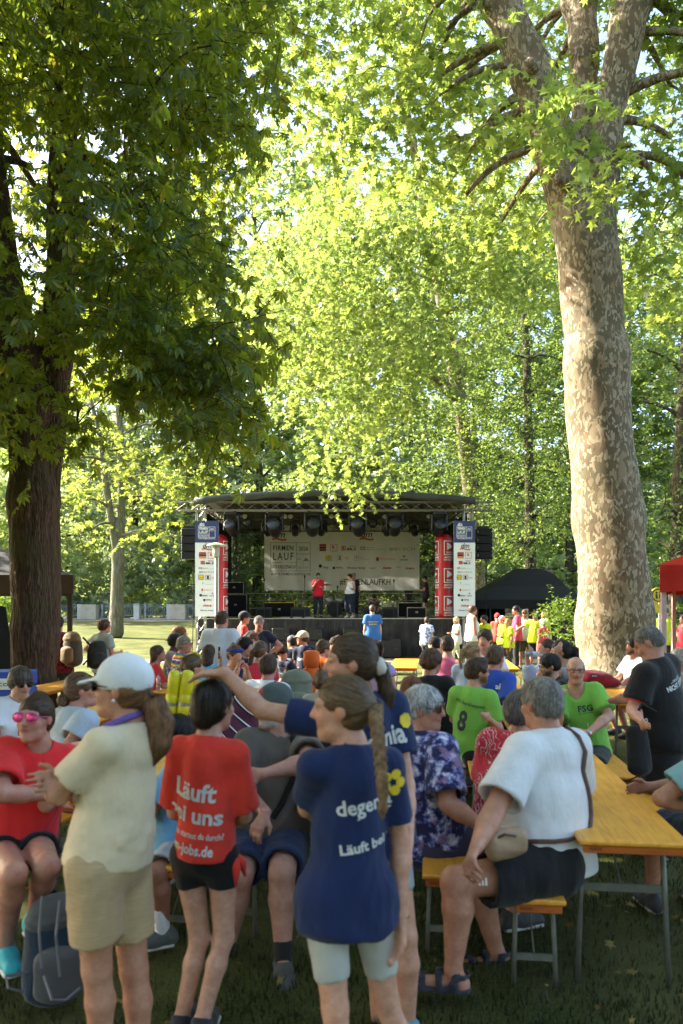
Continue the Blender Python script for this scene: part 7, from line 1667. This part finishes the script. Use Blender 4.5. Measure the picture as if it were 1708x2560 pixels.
b.build('shoulder_stripes', NAVY, q['root'])['kind'] = 'stuff'
person('white haired person half cut off at the right edge', 8.2, (1698, 1650), yaw=60, hyaw=70, sit=True, top=T_((.35, .3, .3)), bot=SHN, hair=dict(col=(.55, .53, .5), st='short', th=.02), arms=('table', 'table'))
# -- middle and left tables
person('woman with long red-brown hair in black, seen from behind', 5.6, (1028, 1730), yaw=85, tyaw=20, hyaw=10, sit=True, top=T_(BLACK, None, loose=.025, sleeve=.5), bot=SHB, hair=dict(col=(.12, .042, .018), st='long', th=.014, wave=.004, tail=longh(.2, .072)), arms=('table', 'table'))
person('young man with curly brown hair in a black T-shirt, seen from behind', 7.3, (1080, 1656), yaw=-60, tyaw=-15, hyaw=-45, sit=True, hip=(1092, 1850, 7.3), scale=1.04, top=T_(BLACK, None, loose=.03, sleeve=.7), bot=SHB, hair=dict(col=(.075, .036, .018), st='short', th=.026, wave=.006), arms=('table', 'table'), skin=TAN)
person('woman in a pink strap top with bare shoulders', 9.6, (1118, 1615), yaw=-120, tyaw=-30, hyaw=0, sit=True, top=T_((.7, .14, .25), None, loose=.006, sleeve=0, neck=.03), bot=SHB, hair=dict(col=BR1, st='short', th=.012), skin=(.58, .32, .22), arms=('table', 'down'))
person('person in a black cap seated before the litter bin', 12.2, (1085, 1612), yaw=20, hyaw=50, sit=True, hip=(1085, 1720, 12.2), scale=1.0, top=T_((.3, .12, .1)), bot=SHB, hair=dict(col=BLKH, st='short'), cap=dict(mat=cloth(BLACK)))
person('woman in a lilac ruffled top with a tattooed arm behind the tall girl', 9.0, (938, 1628), yaw=-60, tyaw=-30, hyaw=30, sit=True, hip=(950, 1800, 9.0), scale=1.05, arms=('table', ('px', (990, 1745, 8.8), (960, 1790, 8.6))), top=T_((.42, .34, .58), None, sleeve=.25, loose=.03), bot=SHB, hair=dict(col=BR3, st='pony', bumps=bun(-.1, .08, .045)))
person('woman in an orange T-shirt with brown hair pinned up', 10.6, (810, 1622), yaw=-100, tyaw=-30, hyaw=-70, sit=True, top=T_((.80, .16, .02), None, loose=.025), bot=SHB, hair=dict(col=BR2, st='pony', th=.02, wave=.006, bumps=[((0, -.03, .10), (.06, .06, .05))]), arms=('table', 'table'))
person('woman with a dark bun and red hair band turned to the woman in orange', 11.2, (838, 1612), yaw=100, hyaw=60, sit=True, top=T_((.7, .04, .04)), bot=SHB, hair=dict(col=BR1, st='pony', th=.014, bumps=bun(-.06, .12, .04)), arms=('table', 'table'))
person('woman with a messy bun and grey scrunchie partly hidden by the girl with the braid', 7.0, (806, 1705), yaw=-60, tyaw=-20, hyaw=-20, sit=True, top=T_((.35, .36, .3)), bot=SHB, hair=dict(col=(.13, .075, .04), st='pony', th=.016, wave=.006, bumps=[((0, -.06, .11), (.05, .05, .045))], ties=[((0, -.05, .085), .035, (.4, .38, .37))]), arms=('table', 'table'))
person('man with short dark hair in a white T-shirt, seen from behind at the middle', 7.3, (672, 1668), yaw=-50, tyaw=-10, hyaw=-14, sit=True, hip=(660, 1850, 7.3), scale=1.06, top=T_(WHITE, None, loose=.03), bot=SHN, hair=dict(col=BR1, st='short', th=.010), arms=('table', 'table'), skin=PINK)
person('woman in a pink-red T-shirt with a thick braid down her back', 9.2, (652, 1628), yaw=-20, tyaw=5, hyaw=-25, sit=True, hip=(640, 1800, 9.2), scale=1.04, top=T_((.70, .04, .085), None, loose=.02, sleeve=.45), bot=SHB, hair=dict(col=BR2, st='pony', th=.014, tail=[((0, -.1, .05), .03), ((-.03, -.13, .0), .034), ((-.06, -.13, -.1), .030), ((-.09, -.12, -.2), .026), ((-.10, -.11, -.30), .010)], ties=[((-.09, -.12, -.22), .026, (.8, .6, .62))]), arms=('table', 'table'))
q = person('woman with a blue headband and blue face paint resting her chin on her hand', 8.6, (588, 1638), yaw=200, tyaw=215, hyaw=225, hp=-10, sit=True, hip=(568, 1800, 8.7), scale=1.02, arms=('chin', 'chin'), top=T_((.02, .025, .05), None, sleeve=0, neck=.03, loose=.008), bot=SHB, hair=dict(col=BR2, st='pony', th=.010, bumps=[((0, -.06, .11), (.032, .032, .032))]), skin=FAIR)
T = Sdf(.008); Hd = q['Hd']; pr_ = None
for k in range(25):
    t = 2 * math.pi * k / 24; c = Hd(.087 * math.sin(t), -.012 + .106 * math.cos(t), .058 + .018 * math.cos(t))
    if pr_ is not None: T.cone(pr_, c, (.006, .019), U=(pr_ - Hd(0, 0, .05)), k=.004)
    pr_ = c
T.field(); V, Q = compact(*T.mesh())[:2]; q['part']('headband', V, Q, cloth((.02, .04, .35)))
b = MB(); b.tube([Hd(-.058, .068, -.012), Hd(-.062, .060, -.03)], .009, 6); b.build('face_paint', NAVY, q['root'])
person('person with dark curls in a navy top with white stripes by the blue headband', 9.9, (614, 1618), yaw=-120, tyaw=-60, hyaw=-110, sit=True, top=T_((.015, .02, .045)), bot=SHB, hair=dict(col=BLKH, st='bob', th=.022, wave=.006), arms=('table', 'table'))
person('red haired man looking up behind the pink-red T-shirt', 11.0, (632, 1605), yaw=170, hyaw=190, sit=True, top=T_((.5, .45, .4)), bot=SHB, hair=dict(col=RED_, st='short'), skin=PINK, arms=('table', 'table'))
q = person('person in a yellow diving costume with yellow goggles on the hair', 7.3, (482, 1668), yaw=-70, tyaw=-25, hyaw=-55, sit=True, hip=(492, 1860, 7.3), scale=1.03, top=T_((.72, .48, .05), None, loose=.026), bot=dict(mat=cloth((.75, .50, .02)), len=.9, loose=.03), hair=dict(col=BR2, st='pony', th=.014, wave=.004), arms=('table', 'table'), skin=FAIR)
b = MB(); Hd = q['Hd']
for sg in (-1, 1): b.tube([Hd(sg * .035 + .03 * math.cos(t), .035 + .02 * math.cos(t * 2) * 0 + .03 * math.sin(t), .128 - .02 * math.sin(t)) for t in np.linspace(0, 6.28, 13)], .008, 6)
b.build('goggles', plain('goggle_yellow', (.75, .6, .02), .4), q['root'])
b = MB(); c = q['spn'](.12); b.lathe([(.165, -.02), (.168, .02)], c, 24); b.build('belt', BLK, q['root'])
e = empty('toy_air_tank', P(440, 1800, 7.0), label='pair of yellow bottles taped together as an air tank on the diver costume', cat='costume prop'); YB = plain('yellow_bottle', (.72, .66, .02), .35, 0, .08, 9)
for k in (-1, 1):
    c = P(443 + k * 16, 1775, 7.02)
    b = MB(); b.lathe([(.022, -.10), (.03, -.07), (.060, -.03), (.062, .04), (.055, .05), (.062, .06), (.062, .14), (.055, .15), (.062, .16), (.060, .33), (.05, .36), (.02, .375)], c, 16, Matrix.Rotation(.12, 3, 'Y')); b.build('bottle', YB, e, smooth=True)
    b = MB(); b.lathe([(.0635, .045), (.0635, .075)], c, 16, Matrix.Rotation(.12, 3, 'Y'), False); b.build('tape_band', ALU, e)
b = MB(); b.tube([P(462, 1640 + 20, 7.05), P(470, 1720, 7.05), P(462, 1790, 7.05)], .012, 5); b.build('strap', LEA, e)
q = person('woman with tied grey hair and glasses in a rainbow striped shirt', 10.6, (462, 1612), yaw=-80, tyaw=-65, hyaw=-88, sit=True, top=T_((.5, .1, .1), 'rainbow', loose=.03, sleeve=.85), bot=SHB, hair=dict(col=(.26, .23, .19), st='pony', th=.008, bumps=bun(-.1, -.03, .03)), glasses=(FR_DARK, CLEAR, False), arms=('table', ('px', (430, 1700, 10.2), (455, 1665, 10.0))))
person('bearded man with a dark cap behind the rainbow shirt', 11.5, (440, 1605), yaw=-90, hyaw=-80, sit=True, top=T_((.25, .2, .18)), bot=SHB, hair=dict(col=BLKH, st='short', th=.02), beard=(.012, .01, .01), skin=DARKSK, arms=('table', 'table'), cap=dict(mat=cloth((.03, .04, .03)), back=True))
person('red haired man with glasses behind the rainbow shirt', 12.3, (450, 1588), yaw=-90, hyaw=-100, sit=True, top=T_((.2, .25, .2)), bot=SHB, hair=dict(col=(.22, .09, .03), st='short', th=.02), glasses=(FR_DARK, CLEAR, False), skin=PINK, arms=('table', 'table'))
person('brown haired woman in a red top seated at the left of the rainbow shirt', 10.0, (396, 1634), yaw=-80, tyaw=-70, hyaw=-85, hp=6, sit=True, top=T_((.75, .05, .04), None, sleeve=.8), bot=SHB, hair=dict(col=BR2, st='bob', th=.014, tail=longh(.04, .06)), skin=PINK, arms=('table', 'table'))
q = person('woman with long dark hair lifting a phone, seen from behind', 9.6, (522, 1634), yaw=10, tyaw=5, hyaw=-5, sit=True, top=T_((.2, .5, .7)), bot=SHB, hair=dict(col=BR1, st='long', th=.016, tail=longh(.2, .075)), arms=('table', ('px', (548, 1700, 9.3), (552, 1655, 9.2))))
o = empty('phone', P(548, 1632, 9.2), label='dark phone held up beside the long dark hair', cat='phone'); b = MB(); b.box(P(548, 1632, 9.2), (.012, .075, .15), bev=.004); b.build('case', BLKM, o); b = MB(); b.box(P(548, 1632, 9.2) + Vector((.0075, 0, 0)), (.002, .066, .138)); b.build('screen', GL_DARK, o)
def stripes(): 
    m, t, o = newmat('striped_knit'); co = objco(t); w = nd(t, 'ShaderNodeSeparateXYZ'); t.links.new(co, w.inputs[0]); sm = nd(t, 'ShaderNodeMath', {0: w.outputs[0], 1: w.outputs[2]}, operation='ADD'); ma = nd(t, 'ShaderNodeMath', {0: sm.outputs[0], 1: 9.0}, operation='MULTIPLY'); fr = nd(t, 'ShaderNodeMath', {0: ma.outputs[0]}, operation='FRACT')
    pbsdf(t, o, color=ramp(t, fr.outputs[0], [(0, (.085, .018, .045)), (.55, (.012, .01, .015)), (.72, (.72, .7, .7)), (.82, (.012, .01, .015)), (.9, (.085, .018, .045))], 'CONSTANT'), rough=.9, normal=bump(t, noise(t, co, 18, 4), .4, .02)); return m
person('person in a maroon sweater with white stripes behind the girl in red', 5.7, (545, 1712), yaw=30, tyaw=10, hyaw=40, sit=True, hip=(580, 1915, 5.7), scale=1.05, top=dict(mat=stripes(), loose=.04, sleeve=1.7), bot=SHB, hair=dict(col=(.13, .075, .04), st='short', th=.016), fat=1.1, arms=('table', 'table'))
# -- standing, towards the stage
person('tall man in a white T-shirt standing with his back to us left of the stage', 10.4, (556, 1550), yaw=-10, tyaw=-12, hyaw=-25, top=T_((.66, .70, .76), None, loose=.04, hem=-.18), bot=SHN, hair=dict(col=BR1, st='short', th=.006), fat=1.12, wide=1.1, skin=(.48, .26, .18), scale=1.10)
person('man with grey hair in a navy sports shirt facing us with hands on hips', 12.4, (648, 1558), yaw=180, tyaw=178, hyaw=195, hp=-8, arms=('hips', 'hips'), top=T_((.02, .025, .05), None, prints=[dict(art=Flat().rect(-.12, -.06, .12, .05), side='front', h=.35, mat=PWHT)]), bot=SHN, hair=dict(col=(.3, .25, .2), st='short', th=.014), skin=PINK, fat=1.08)
person('runner in a red vest and black helmet-like cap left of the navy shirt', 14.5, (612, 1545), yaw=-70, hyaw=-80, top=T_((.70, .06, .04), None, sleeve=.5), bot=dict(mat=cloth((.5, .48, .4)), len=.6), hair=dict(col=BLKH, st='short'), cap=dict(mat=cloth((.02, .02, .03)), brim=False), skin=TAN)
NP = lambda: [dict(art=art((('degenia', -.1, .1, 0), dict(h=.05, bold=.03))), side='back', h=.6, mat=PSIL)]
person('dark haired man in a navy shirt bending low over the sunlit table', 12.6, (705, 1632), yaw=-70, tyaw=-50, hyaw=60, hp=-40, sit=True, hip=(735, 1722, 12.8), scale=1.02, top=T_((.015, .025, .06), None, prints=NP()), bot=SHB, hair=dict(col=BR1, st='short', th=.016), skin=PINK, arms=('table', 'table'))
person('person in a dark beanie and navy shirt beside the bending man', 13.4, (730, 1606), yaw=-40, hyaw=60, sit=True, top=T_((.015, .025, .06), None, prints=NP()), bot=SHB, hair=dict(col=BLKH, st='short'), cap=dict(mat=cloth((.03, .03, .035)), brim=False), arms=('table', 'table'))
person('man in a pale cap and navy shirt seated before the stage', 13.0, (756, 1596), yaw=60, tyaw=-20, hyaw=80, sit=True, hip=(768, 1700, 13.0), scale=1.0, top=T_((.015, .025, .06), None, prints=NP()), bot=SHB, hair=dict(col=BR1, st='short'), cap=dict(mat=cloth((.62, .52, .36))), skin=PINK, arms=('table', 'table'))
q = person('hiker in a red plaid shirt half hidden by the chestnut trunk', 11.9, (146, 1560), yaw=20, hyaw=10, top=T_((.3, .03, .04), 'plaid'), bot=dict(mat=cloth((.05, .06, .035)), len=1.9), hair=dict(col=BR3, st='short'), scale=1.05)
def backpack(c, w, h, d, lab, col, pocket=None, ry=0.0):
    R = Matrix.Rotation(ry, 3, 'Z'); e = empty('backpack', c, label=lab, cat='backpack'); m = cloth(col, None, .75); res_ = .012 if c.y > 6 else .008
    def blob(name, oc, r, seed, mm, par=e):
        T = Sdf(res_); o_ = Vector(c) + R @ Vector(oc); k = min(r) * .5
        T.cone(o_ - Vector((0, 0, r[2] - r[1])), o_ + Vector((0, 0, r[2] - r[1])), (r[0], r[1]), (r[0] * .92, r[1] * .9), k=.02, U=R @ Vector((1, 0, 0))); T.field(); T.disp(folds(.006, 26, seed)); V, Q = compact(*T.mesh())[:2]
        return link(name, mkmesh(name, V - np.array(c), Q, True), mm, par)
    blob('main_compartment', (0, 0, 0), (w / 2, d / 2, h / 2), 3, m); blob('front_pocket', (0, -d * .45, -h * .1), (w * .38, d * .28, h * .28), 5, cloth(pocket or col, None, .75)); blob('lid', (0, -d * .05, h * .42), (w * .46, d * .42, h * .12 + d * .2), 7, cloth(pocket or col, None, .75))
    for sg in (-1, 1):
        b = MB(); b.tube([Vector(c) + R @ Vector(v) for v in ((sg * w * .28, d * .45, h * .42), (sg * w * .3, d * .9, h * .2), (sg * w * .34, d * .8, -h * .25), (sg * w * .4, d * .3, -h * .42))], .014, 6); b.build('shoulder_strap', BLK, e)
    b = MB(); b.tube([Vector(c) + R @ Vector(v) for v in ((-.03, d * .3, h * .52), (0, d * .3, h * .58), (.03, d * .3, h * .52))], .008, 6); b.build('grab_loop', BLK, e)
    return e
backpack(P(182, 1628, 11.7), .36, .50, .26, 'khaki hiking backpack sticking out behind the chestnut trunk', (.075, .065, .045), (.20, .13, .055), -.5)
person('woman with a short brown bob in a pale green shirt with a dark backpack', 12.2, (262, 1566), yaw=-35, tyaw=-30, hyaw=-60, arms=('hips', 'bend'), top=T_((.36, .42, .36), None, loose=.03), bot=SHN, hair=dict(col=(.085, .04, .025), st='bob', th=.018), skin=PINK)
backpack(P(243, 1640, 11.95), .32, .42, .18, 'dark backpack on the woman in the pale green shirt', (.03, .032, .025), None, .6)
fr_ = lambda t: [dict(art=t, side='back', h=.6, mat=PYEL)]
person('boy in a blue T-shirt with yellow print standing in front of the stage', 21.0, (931, 1524), yaw=5, top=T_((.04, .14, .42), None, loose=.035, prints=[dict(art=art((('Schwanni fürs', -.14, .14, 0), dict(h=.03, bold=.02)), (('Leben', -.1, .1, -.06), dict(h=.03, bold=.02))), side='back', h=.66, mat=PYEL)]), bot=dict(mat=cloth((.40, .36, .26)), len=.9, loose=.03), hair=dict(col=BR1, st='short'), legs=('stand', 'stand'), arms=('down', 'down'))
person('woman in a blue patterned blouse walking left past the stage', 21.5, (1068, 1552), yaw=-30, hyaw=-20, top=T_((.1, .2, .5), 'blouse', loose=.035), bot=PANTB, hair=dict(col=BR1, st='bob'), legs=('fwd', 'rear'))
person('blond woman in white with pale yellow trousers in front of the stage', 23.5, (1140, 1552), yaw=105, hyaw=115, top=T_((.72, .72, .66), None, hem=-.2, loose=.03), bot=dict(mat=cloth((.62, .60, .40)), len=1.85, loose=.018), hair=dict(col=(.62, .48, .22), st='long', th=.025, tail=longh(.14, .07)), legs=('fwd', 'rear'), arms=('bend', 'bend'), fat=1.1, skin=TAN)
person('dark haired woman in a white sleeveless top with a black strap', 20.5, (1183, 1526), yaw=-75, hyaw=-80, top=T_((.7, .68, .6), None, sleeve=0, loose=.03), bot=PANTB, hair=dict(col=(.09, .035, .02), st='bob', th=.02, wave=.006), skin=TAN, arms=('down', 'down'), fat=1.15, bust=.03)
neonk = dict(loose=.03)
BIBP = lambda: [dict(art=Flat().rect(-.1, -.1, .1, .08), side='front', h=.3, mat=PWHT)]
person('dark haired man in a neon shirt with a race bib leading the runners', 20.5, (1210, 1548), yaw=120, hyaw=95, top=T_(NEON, None, prints=BIBP(), **neonk), bot=SHB, hair=dict(col=BLKH, st='short', th=.016), skin=TAN)
person('person in a red cap and salmon shirt at the back of the runners', 22.5, (1243, 1543), yaw=-20, hyaw=10, top=T_((.65, .08, .06)), bot=PANTB, hair=dict(col=BR1, st='short'), cap=dict(mat=cloth((.6, .03, .04))))
person('runner in a neon shirt with a white cap and bib', 21.8, (1255, 1550), yaw=110, hyaw=100, top=T_(NEON, None, prints=BIBP(), **neonk), bot=SHB, hair=dict(col=BR2, st='short'), cap=dict(mat=cloth((.6, .5, .4))), arms=('down', 'down'))
person('short blond woman in a neon yellow shirt with a wrist watch', 20.2, (1270, 1556), yaw=100, hyaw=95, top=T_(NEON, None, **neonk), bot=dict(mat=cloth((.05, .04, .03)), len=1.8), hair=dict(col=(.30, .18, .07), st='bob', th=.02), arms=('down', 'bend'), skin=TAN, legs=('stand', 'fwd'))
person('tall dark haired man in a raspberry shirt and black trousers', 21.5, (1290, 1526), yaw=75, hyaw=90, top=T_((.58, .05, .12), None, hem=-.16), bot=PANTB, hair=dict(col=BLKH, st='short', th=.018), skin=PINK, arms=('down', 'down'))
person('bearded man in a grey tank top with sunglasses before the black tent', 22.0, (1312, 1534), yaw=170, hyaw=165, top=T_((.45, .5, .55), None, sleeve=0, loose=.03), bot=dict(mat=cloth((.07, .065, .04)), len=.95, loose=.03), hair=dict(col=BR2, st='short'), beard=(.15, .07, .04), glasses=(FR_DARK, GL_DARK, True), skin=TAN, arms=('down', 'back'), fat=1.1)
person('dark haired woman in a neon shirt with sunglasses right of the tank top', 21.0, (1338, 1538), yaw=150, hyaw=140, top=T_(NEON, None, **neonk), bot=SHB, hair=dict(col=BR1, st='bob'), glasses=(FR_DARK, GL_DARK, True), arms=('back', 'out'), skin=TAN)
person('bald man in a neon shirt at the right end of the runners', 21.5, (1361, 1536), yaw=90, hyaw=95, top=T_(NEON, None, **neonk), bot=SHB, hair=dict(col=LGREY, st='none'), skin=PINK, fat=1.1)
person('man in a salmon shirt with a white cap seen from behind among the runners', 19.8, (1357, 1558), yaw=25, hyaw=40, top=T_((.66, .05, .065), None, prints=[dict(art=art((('SUB', .02, .14, .02), dict(h=.05, bold=.03)), (('OBI', .02, .12, -.05), dict(h=.05, bold=.03))), side='back', h=.55, mat=PWHT), dict(art=Flat().frame(-.10, -.07, -.01, .07, .012), side='back', h=.55, mat=PWHT)]), bot=SHB, hair=dict(col=LGREY, st='short', th=.008), cap=dict(mat=cloth((.72, .74, .74))), skin=PINK)
person('man in a neon shirt with a bib standing under the red canopy', 19.0, (1664, 1532), yaw=160, hyaw=150, top=T_(NEON, None, prints=BIBP(), **neonk), bot=PANTB, hair=dict(col=BR2, st='short'), skin=PINK, arms=('down', 'bend'))
person('person in a dark red polo cut off by the right edge', 18.0, (1708, 1548), yaw=100, top=T_((.5, .02, .03)), bot=PANTB, hair=dict(col=BR3, st='short'), arms=('hips', 'hips'))
# -- on the stage
q = person('presenter in a red polo shirt speaking into a microphone on the stage', 29.2, (796, 1440), z0=SZ, yaw=180, hyaw=190, top=T_((.62, .012, .03), None, sleeve=.7), bot=PANTB, hair=dict(col=BR1, st='short'), arms=('bend', 'mic'), skin=PINK, shoe=(.02, .02, .02), glasses=(FR_DARK, CLEAR, False))
e = empty('microphone', q['wr'][1], label='microphone in the hand of the presenter in red', cat='microphone'); w_ = q['wr'][1] + Vector((0, -.03, .03)); b = MB(); b.lathe([(.013, 0), (.019, .16)], w_, 8, Matrix.Rotation(.5, 3, 'Y')); b.build('grip', BLKM, e); b = MB(); b.lathe([(.02, .16), (.032, .19), (.025, .22), (.005, .235)], w_, 10, Matrix.Rotation(.5, 3, 'Y')); b.build('grille', ALU, e, smooth=True)
q = person('presenter in a white sleeveless top and dark trousers holding a note', 29.2, (874, 1442), z0=SZ, yaw=150, hyaw=110, top=T_((.74, .72, .68), None, sleeve=0, hem=.05, loose=.008), bot=dict(mat=cloth((.02, .025, .045)), len=1.7, loose=.045), hair=dict(col=BR3, st='pony', bumps=bun(-.1, .02, .035)), arms=('bend', 'down'), shoe=(.7, .68, .64))
o = empty('note_sheet', q['wr'][0], label='white sheet in the hand of the presenter in white', cat='paper'); b = MB(); b.box(q['wr'][0] + Vector((-.05, -.08, -.03)), (.16, .006, .11), Matrix.Rotation(.5, 3, 'Y')); b.build('sheet', PWHT, o)
person('grey haired man in black standing behind the presenter in white', 30.6, (885, 1440), z0=SZ, yaw=185, top=T_((.02, .02, .02)), bot=PANTB, hair=dict(col=GREY, st='short'), skin=PINK)
person('musician in a camouflage shirt seated low behind the monitor', 30.5, (936, 1496), z0=SZ, yaw=180, hyaw=190, hp=-15, sit=True, hip=P(936, 1536, 30.6), scale=.98, legs=('tuck', 'tuck'), arms=('lap', 'lap'), top=T_((.05, .04, .03), 'camo'), bot=PANTB, hair=dict(col=BR3, st='short'), beard=(.05, .03, .02))
person('stage hand in a dark shirt and shorts beside the right column', 29.5, (1062, 1447), z0=SZ, yaw=75, hyaw=80, hp=-15, top=T_((.05, .025, .03)), bot=SHB, hair=dict(col=BLKH, st='short'), arms=('bend', 'bend'), skin=PINK)

# ---------------------------------------------------------------- things on and under the tables
def laptop():
    D = 13.4; c = P(762, 1668, D); c.z = .772; e = empty('laptop', c, label='open laptop on the far table before the stage', cat='laptop'); b = MB(); b.box(c + Vector((0, 0, .012)), (.36, .25, .02), bev=.004); b.build('base', ALU, e); b = MB(); b.box(c + Vector((0, -.13, .14)), (.40, .012, .26), Matrix.Rotation(.15, 3, 'X')); b.build('lid', plain('laptop_lid', (.30, .27, .24), .4, .3), e)
laptop()
def orange_roll():
    c = P(775, 1690, 9.4); e = empty('sleeping_mat', c, label='bright orange rolled bag standing beside the woman in orange', cat='bag'); m = cloth((.75, .14, .02)); 
    for k in range(3):
        b = MB(); b.lathe([(.06, -.11), (.10, -.09), (.105, 0), (.10, .09), (.06, .11)], c + Vector((.01 * k, 0, -.21 + .21 * k)), 14); b.build('section', m, e, smooth=True)
    b = MB(); b.tube([c + Vector((.1, -.02, .25)), c + Vector((.14, 0, 0)), c + Vector((.1, -.02, -.25))], .01, 5); b.build('strap', BLK, e)
orange_roll()
backpack(P(742, 1745, 7.4), .34, .46, .22, 'khaki green backpack behind the seated man in the dark cap', (.20, .22, .16), None, .2)
PAPL = plain('label_paper', (.6, .62, .6), .6); AMB = plain('amber_glass', (.06, .02, .006), .1, 0, .1, 5, 0, .8)
TBL = .7715
def btl(px, D, r, L, lab, z=TBL, **k): return bottle(Vector((X(px, D), D, z)), (0, 0, 1), r, L, lab, **k)
btl(1273, 8.95, .03, .26, 'brown beer bottle on the table between the green shirts', mat=AMB, capc=(.2, .15, .02), label=PAPL)
btl(1262, 7.75, .034, .27, 'blue capped water bottle on the table behind the number 8', label=plain('bottle_label_blue', (.45, .6, .75), .5), capc=(.02, .15, .55))
btl(1293, 7.5, .034, .24, 'clear water bottle beside the blue capped one', label=plain('bottle_label_blue', (.45, .6, .75), .5), capc=(.02, .12, .5))
btl(1260, 10.3, .033, .25, 'clear bottle on the bench table before the sunlit table', capc=(.6, .6, .6), label=PAPL)
btl(632, 7.6, .033, .24, 'small water bottle with a blue cap beside the man in white at the middle', capc=(.03, .08, .45))
btl(731, 9.6, .034, .24, 'blue water bottle left of the orange bag', label=plain('bottle_label_blue', (.45, .6, .75), .5), capc=(.03, .08, .45)); btl(397, 9.55, .033, .22, 'small clear bottle left of the bottle pack', capc=(.1, .1, .4))
for i, (a, b_) in enumerate([(x, y) for y in (0, 1) for x in range(4)]):
    o = btl(418 + a * 11, 10.0 + b_ * .09, .033, .25, 'clear water bottle in the %s row of the pack, %s' % (('front', 'back')[b_], ('leftmost', 'second from left', 'third from left', 'rightmost')[a]), capc=(.4, .5, .6)); o['group'] = 'pack of water bottles'
bottle(P(455, 1828, 6.0), (.09, .02, .075), .033, .25, 'brown bottle with a pale label tilted beside the girl in red', mat=AMB, label=PAPL, capc=(.1, .05, .02))
def jug():
    c = Vector((X(706, 10.4), 10.4, TBL)); e = empty('glass_jug', c, label='clear jug on the table left of the orange bag', cat='jug'); b = MB(); b.lathe([(.05, 0), (.065, .02), (.07, .15), (.055, .2), (.06, .23)], c, 16, None, False); b.build('body', PET, e, smooth=True); b = MB(); b.tube([c + Vector((.06, 0, .19)), c + Vector((.11, 0, .17)), c + Vector((.11, 0, .08)), c + Vector((.068, 0, .05))], .008, 6); b.build('handle', PET, e)
jug()
def sack():
    c = P(1500, 1726, 10.0); c.z = .79; T = Sdf(.014); T.cone(c + Vector((-.18, 0, .09)), c + Vector((.22, 0, .03)), (.10, .13), (.05, .10), k=.05, U=(0, 0, 1)); T.ell(c + Vector((-.05, 0, .10)), (.2, .14, .10), None, k=.08); T.field(); T.disp(folds(.014, 18, 8)); V, Q = compact(*T.mesh())[:2]; V[:, 2] = np.maximum(V[:, 2], .772)
    e = empty('drawstring_bag', c, label='dark red drawstring bag lying on the table at the plane trunk', cat='bag'); link('sack', mkmesh('sack', V - np.array(c), Q, True), cloth((.20, .012, .028)), e)
    b = MB(); b.tube([c + Vector((.2, -.08, .02)), c + Vector((.3, -.12, -.01)), c + Vector((.38, -.05, -.01)), c + Vector((.28, -.02, -.01)), c + Vector((.42, -.1, -.01))], .006, 5); b.build('cord', PWHT, e); b = MB(); b.box(c + Vector((-.12, -.14, .13)), (.06, .02, .04)); b.build('tag', plain('tag_cyan', (.1, .5, .6), .6), e)
sack()
def tin():
    c = Vector((X(1284, 6.75), 6.75, .782)); e = empty('yellow_packet', c, label='small yellow and white packet on the table between the green shirts', cat='packet'); b = MB(); b.box(c, (.11, .07, .018), Matrix.Rotation(.3, 3, 'Z'), bev=.005); b.build('packet', PYEL, e); b = MB(); b.box(c + Vector((0, 0, .0095)), (.07, .04, .003), Matrix.Rotation(.3, 3, 'Z')); b.build('sticker', PWHT, e)
tin()
e = backpack(P(140, 2385, 3.45), .30, .46, .22, 'blue and grey trekking backpack standing on the grass at the left', (.012, .030, .055), (.085, .088, .09), .5); 
b = MB()
for pts in (((60, 2480, 3.3), (20, 2470, 3.25), (15, 2440, 3.3), (70, 2430, 3.35)), ((110, 2440, 3.2), (130, 2500, 3.12), (165, 2500, 3.15), (200, 2470, 3.2)), ((105, 2240, 3.25), (98, 2330, 3.2), (105, 2420, 3.2)), ((150, 2250, 3.22), (140, 2340, 3.16), (150, 2440, 3.18))):
    b.tube([P(*q_) for q_ in pts], .006, 6)
b.build('webbing', plain('webbing_grey', (.13, .14, .16), .7), e)['kind'] = 'stuff'
def cooler():
    D = 7.6; e = empty('blue_crate', P(18, 1700, D), label='blue crate with a white label at the left edge behind the fringe woman', cat='crate'); x = X(8, D); BLU = plain('crate_blue', (.02, .07, .36), .5)
    for k in range(2):
        b = MB(); b.box((x, D, .95 + .0 + k * .17), (.55, .38, .155), bev=.015); b.build('wall', BLU, e)
    b = MB(); b.box((x + .02, D - .195, 1.08), (.3, .006, .11)); o = b.build('label_plate', PWHT, e); Flat().text('to.co', -.1, .12, 0, h=.05).place('print', NAVY, o, (x + .02, D - .2, 1.06), (1, 0, 0), (0, 0, 1), .003)
    b = MB(); b.box((x, D, .62), (.5, .36, .5)); b.build('stand', DARKALU, e)
cooler()
def fallen():
    rng = np.random.default_rng(77); n = 420; x = rng.uniform(-3.0, 3.3, n); y = 3.1 + 8 * rng.uniform(0, 1, n) ** 1.3
    pos = np.stack([x, y, rng.uniform(.02, .05, n)], 1); fw = rng.normal(size=(n, 3)); fw[:, 2] *= .2; no = rng.normal(size=(n, 3)) * .35; no[:, 2] += 1
    V, F = leaves('plane', pos, fw, no, rng.uniform(.02, .06, n)); link('fallen_leaves', mkmesh('fallen_leaves', V, F), leafmat('dry_leaf', (.16, .10, .03), (.36, .27, .08), (.3, .2, .05), .2), label='dry yellow leaves scattered on the dark grass', cat='leaves', kind='stuff')
fallen()
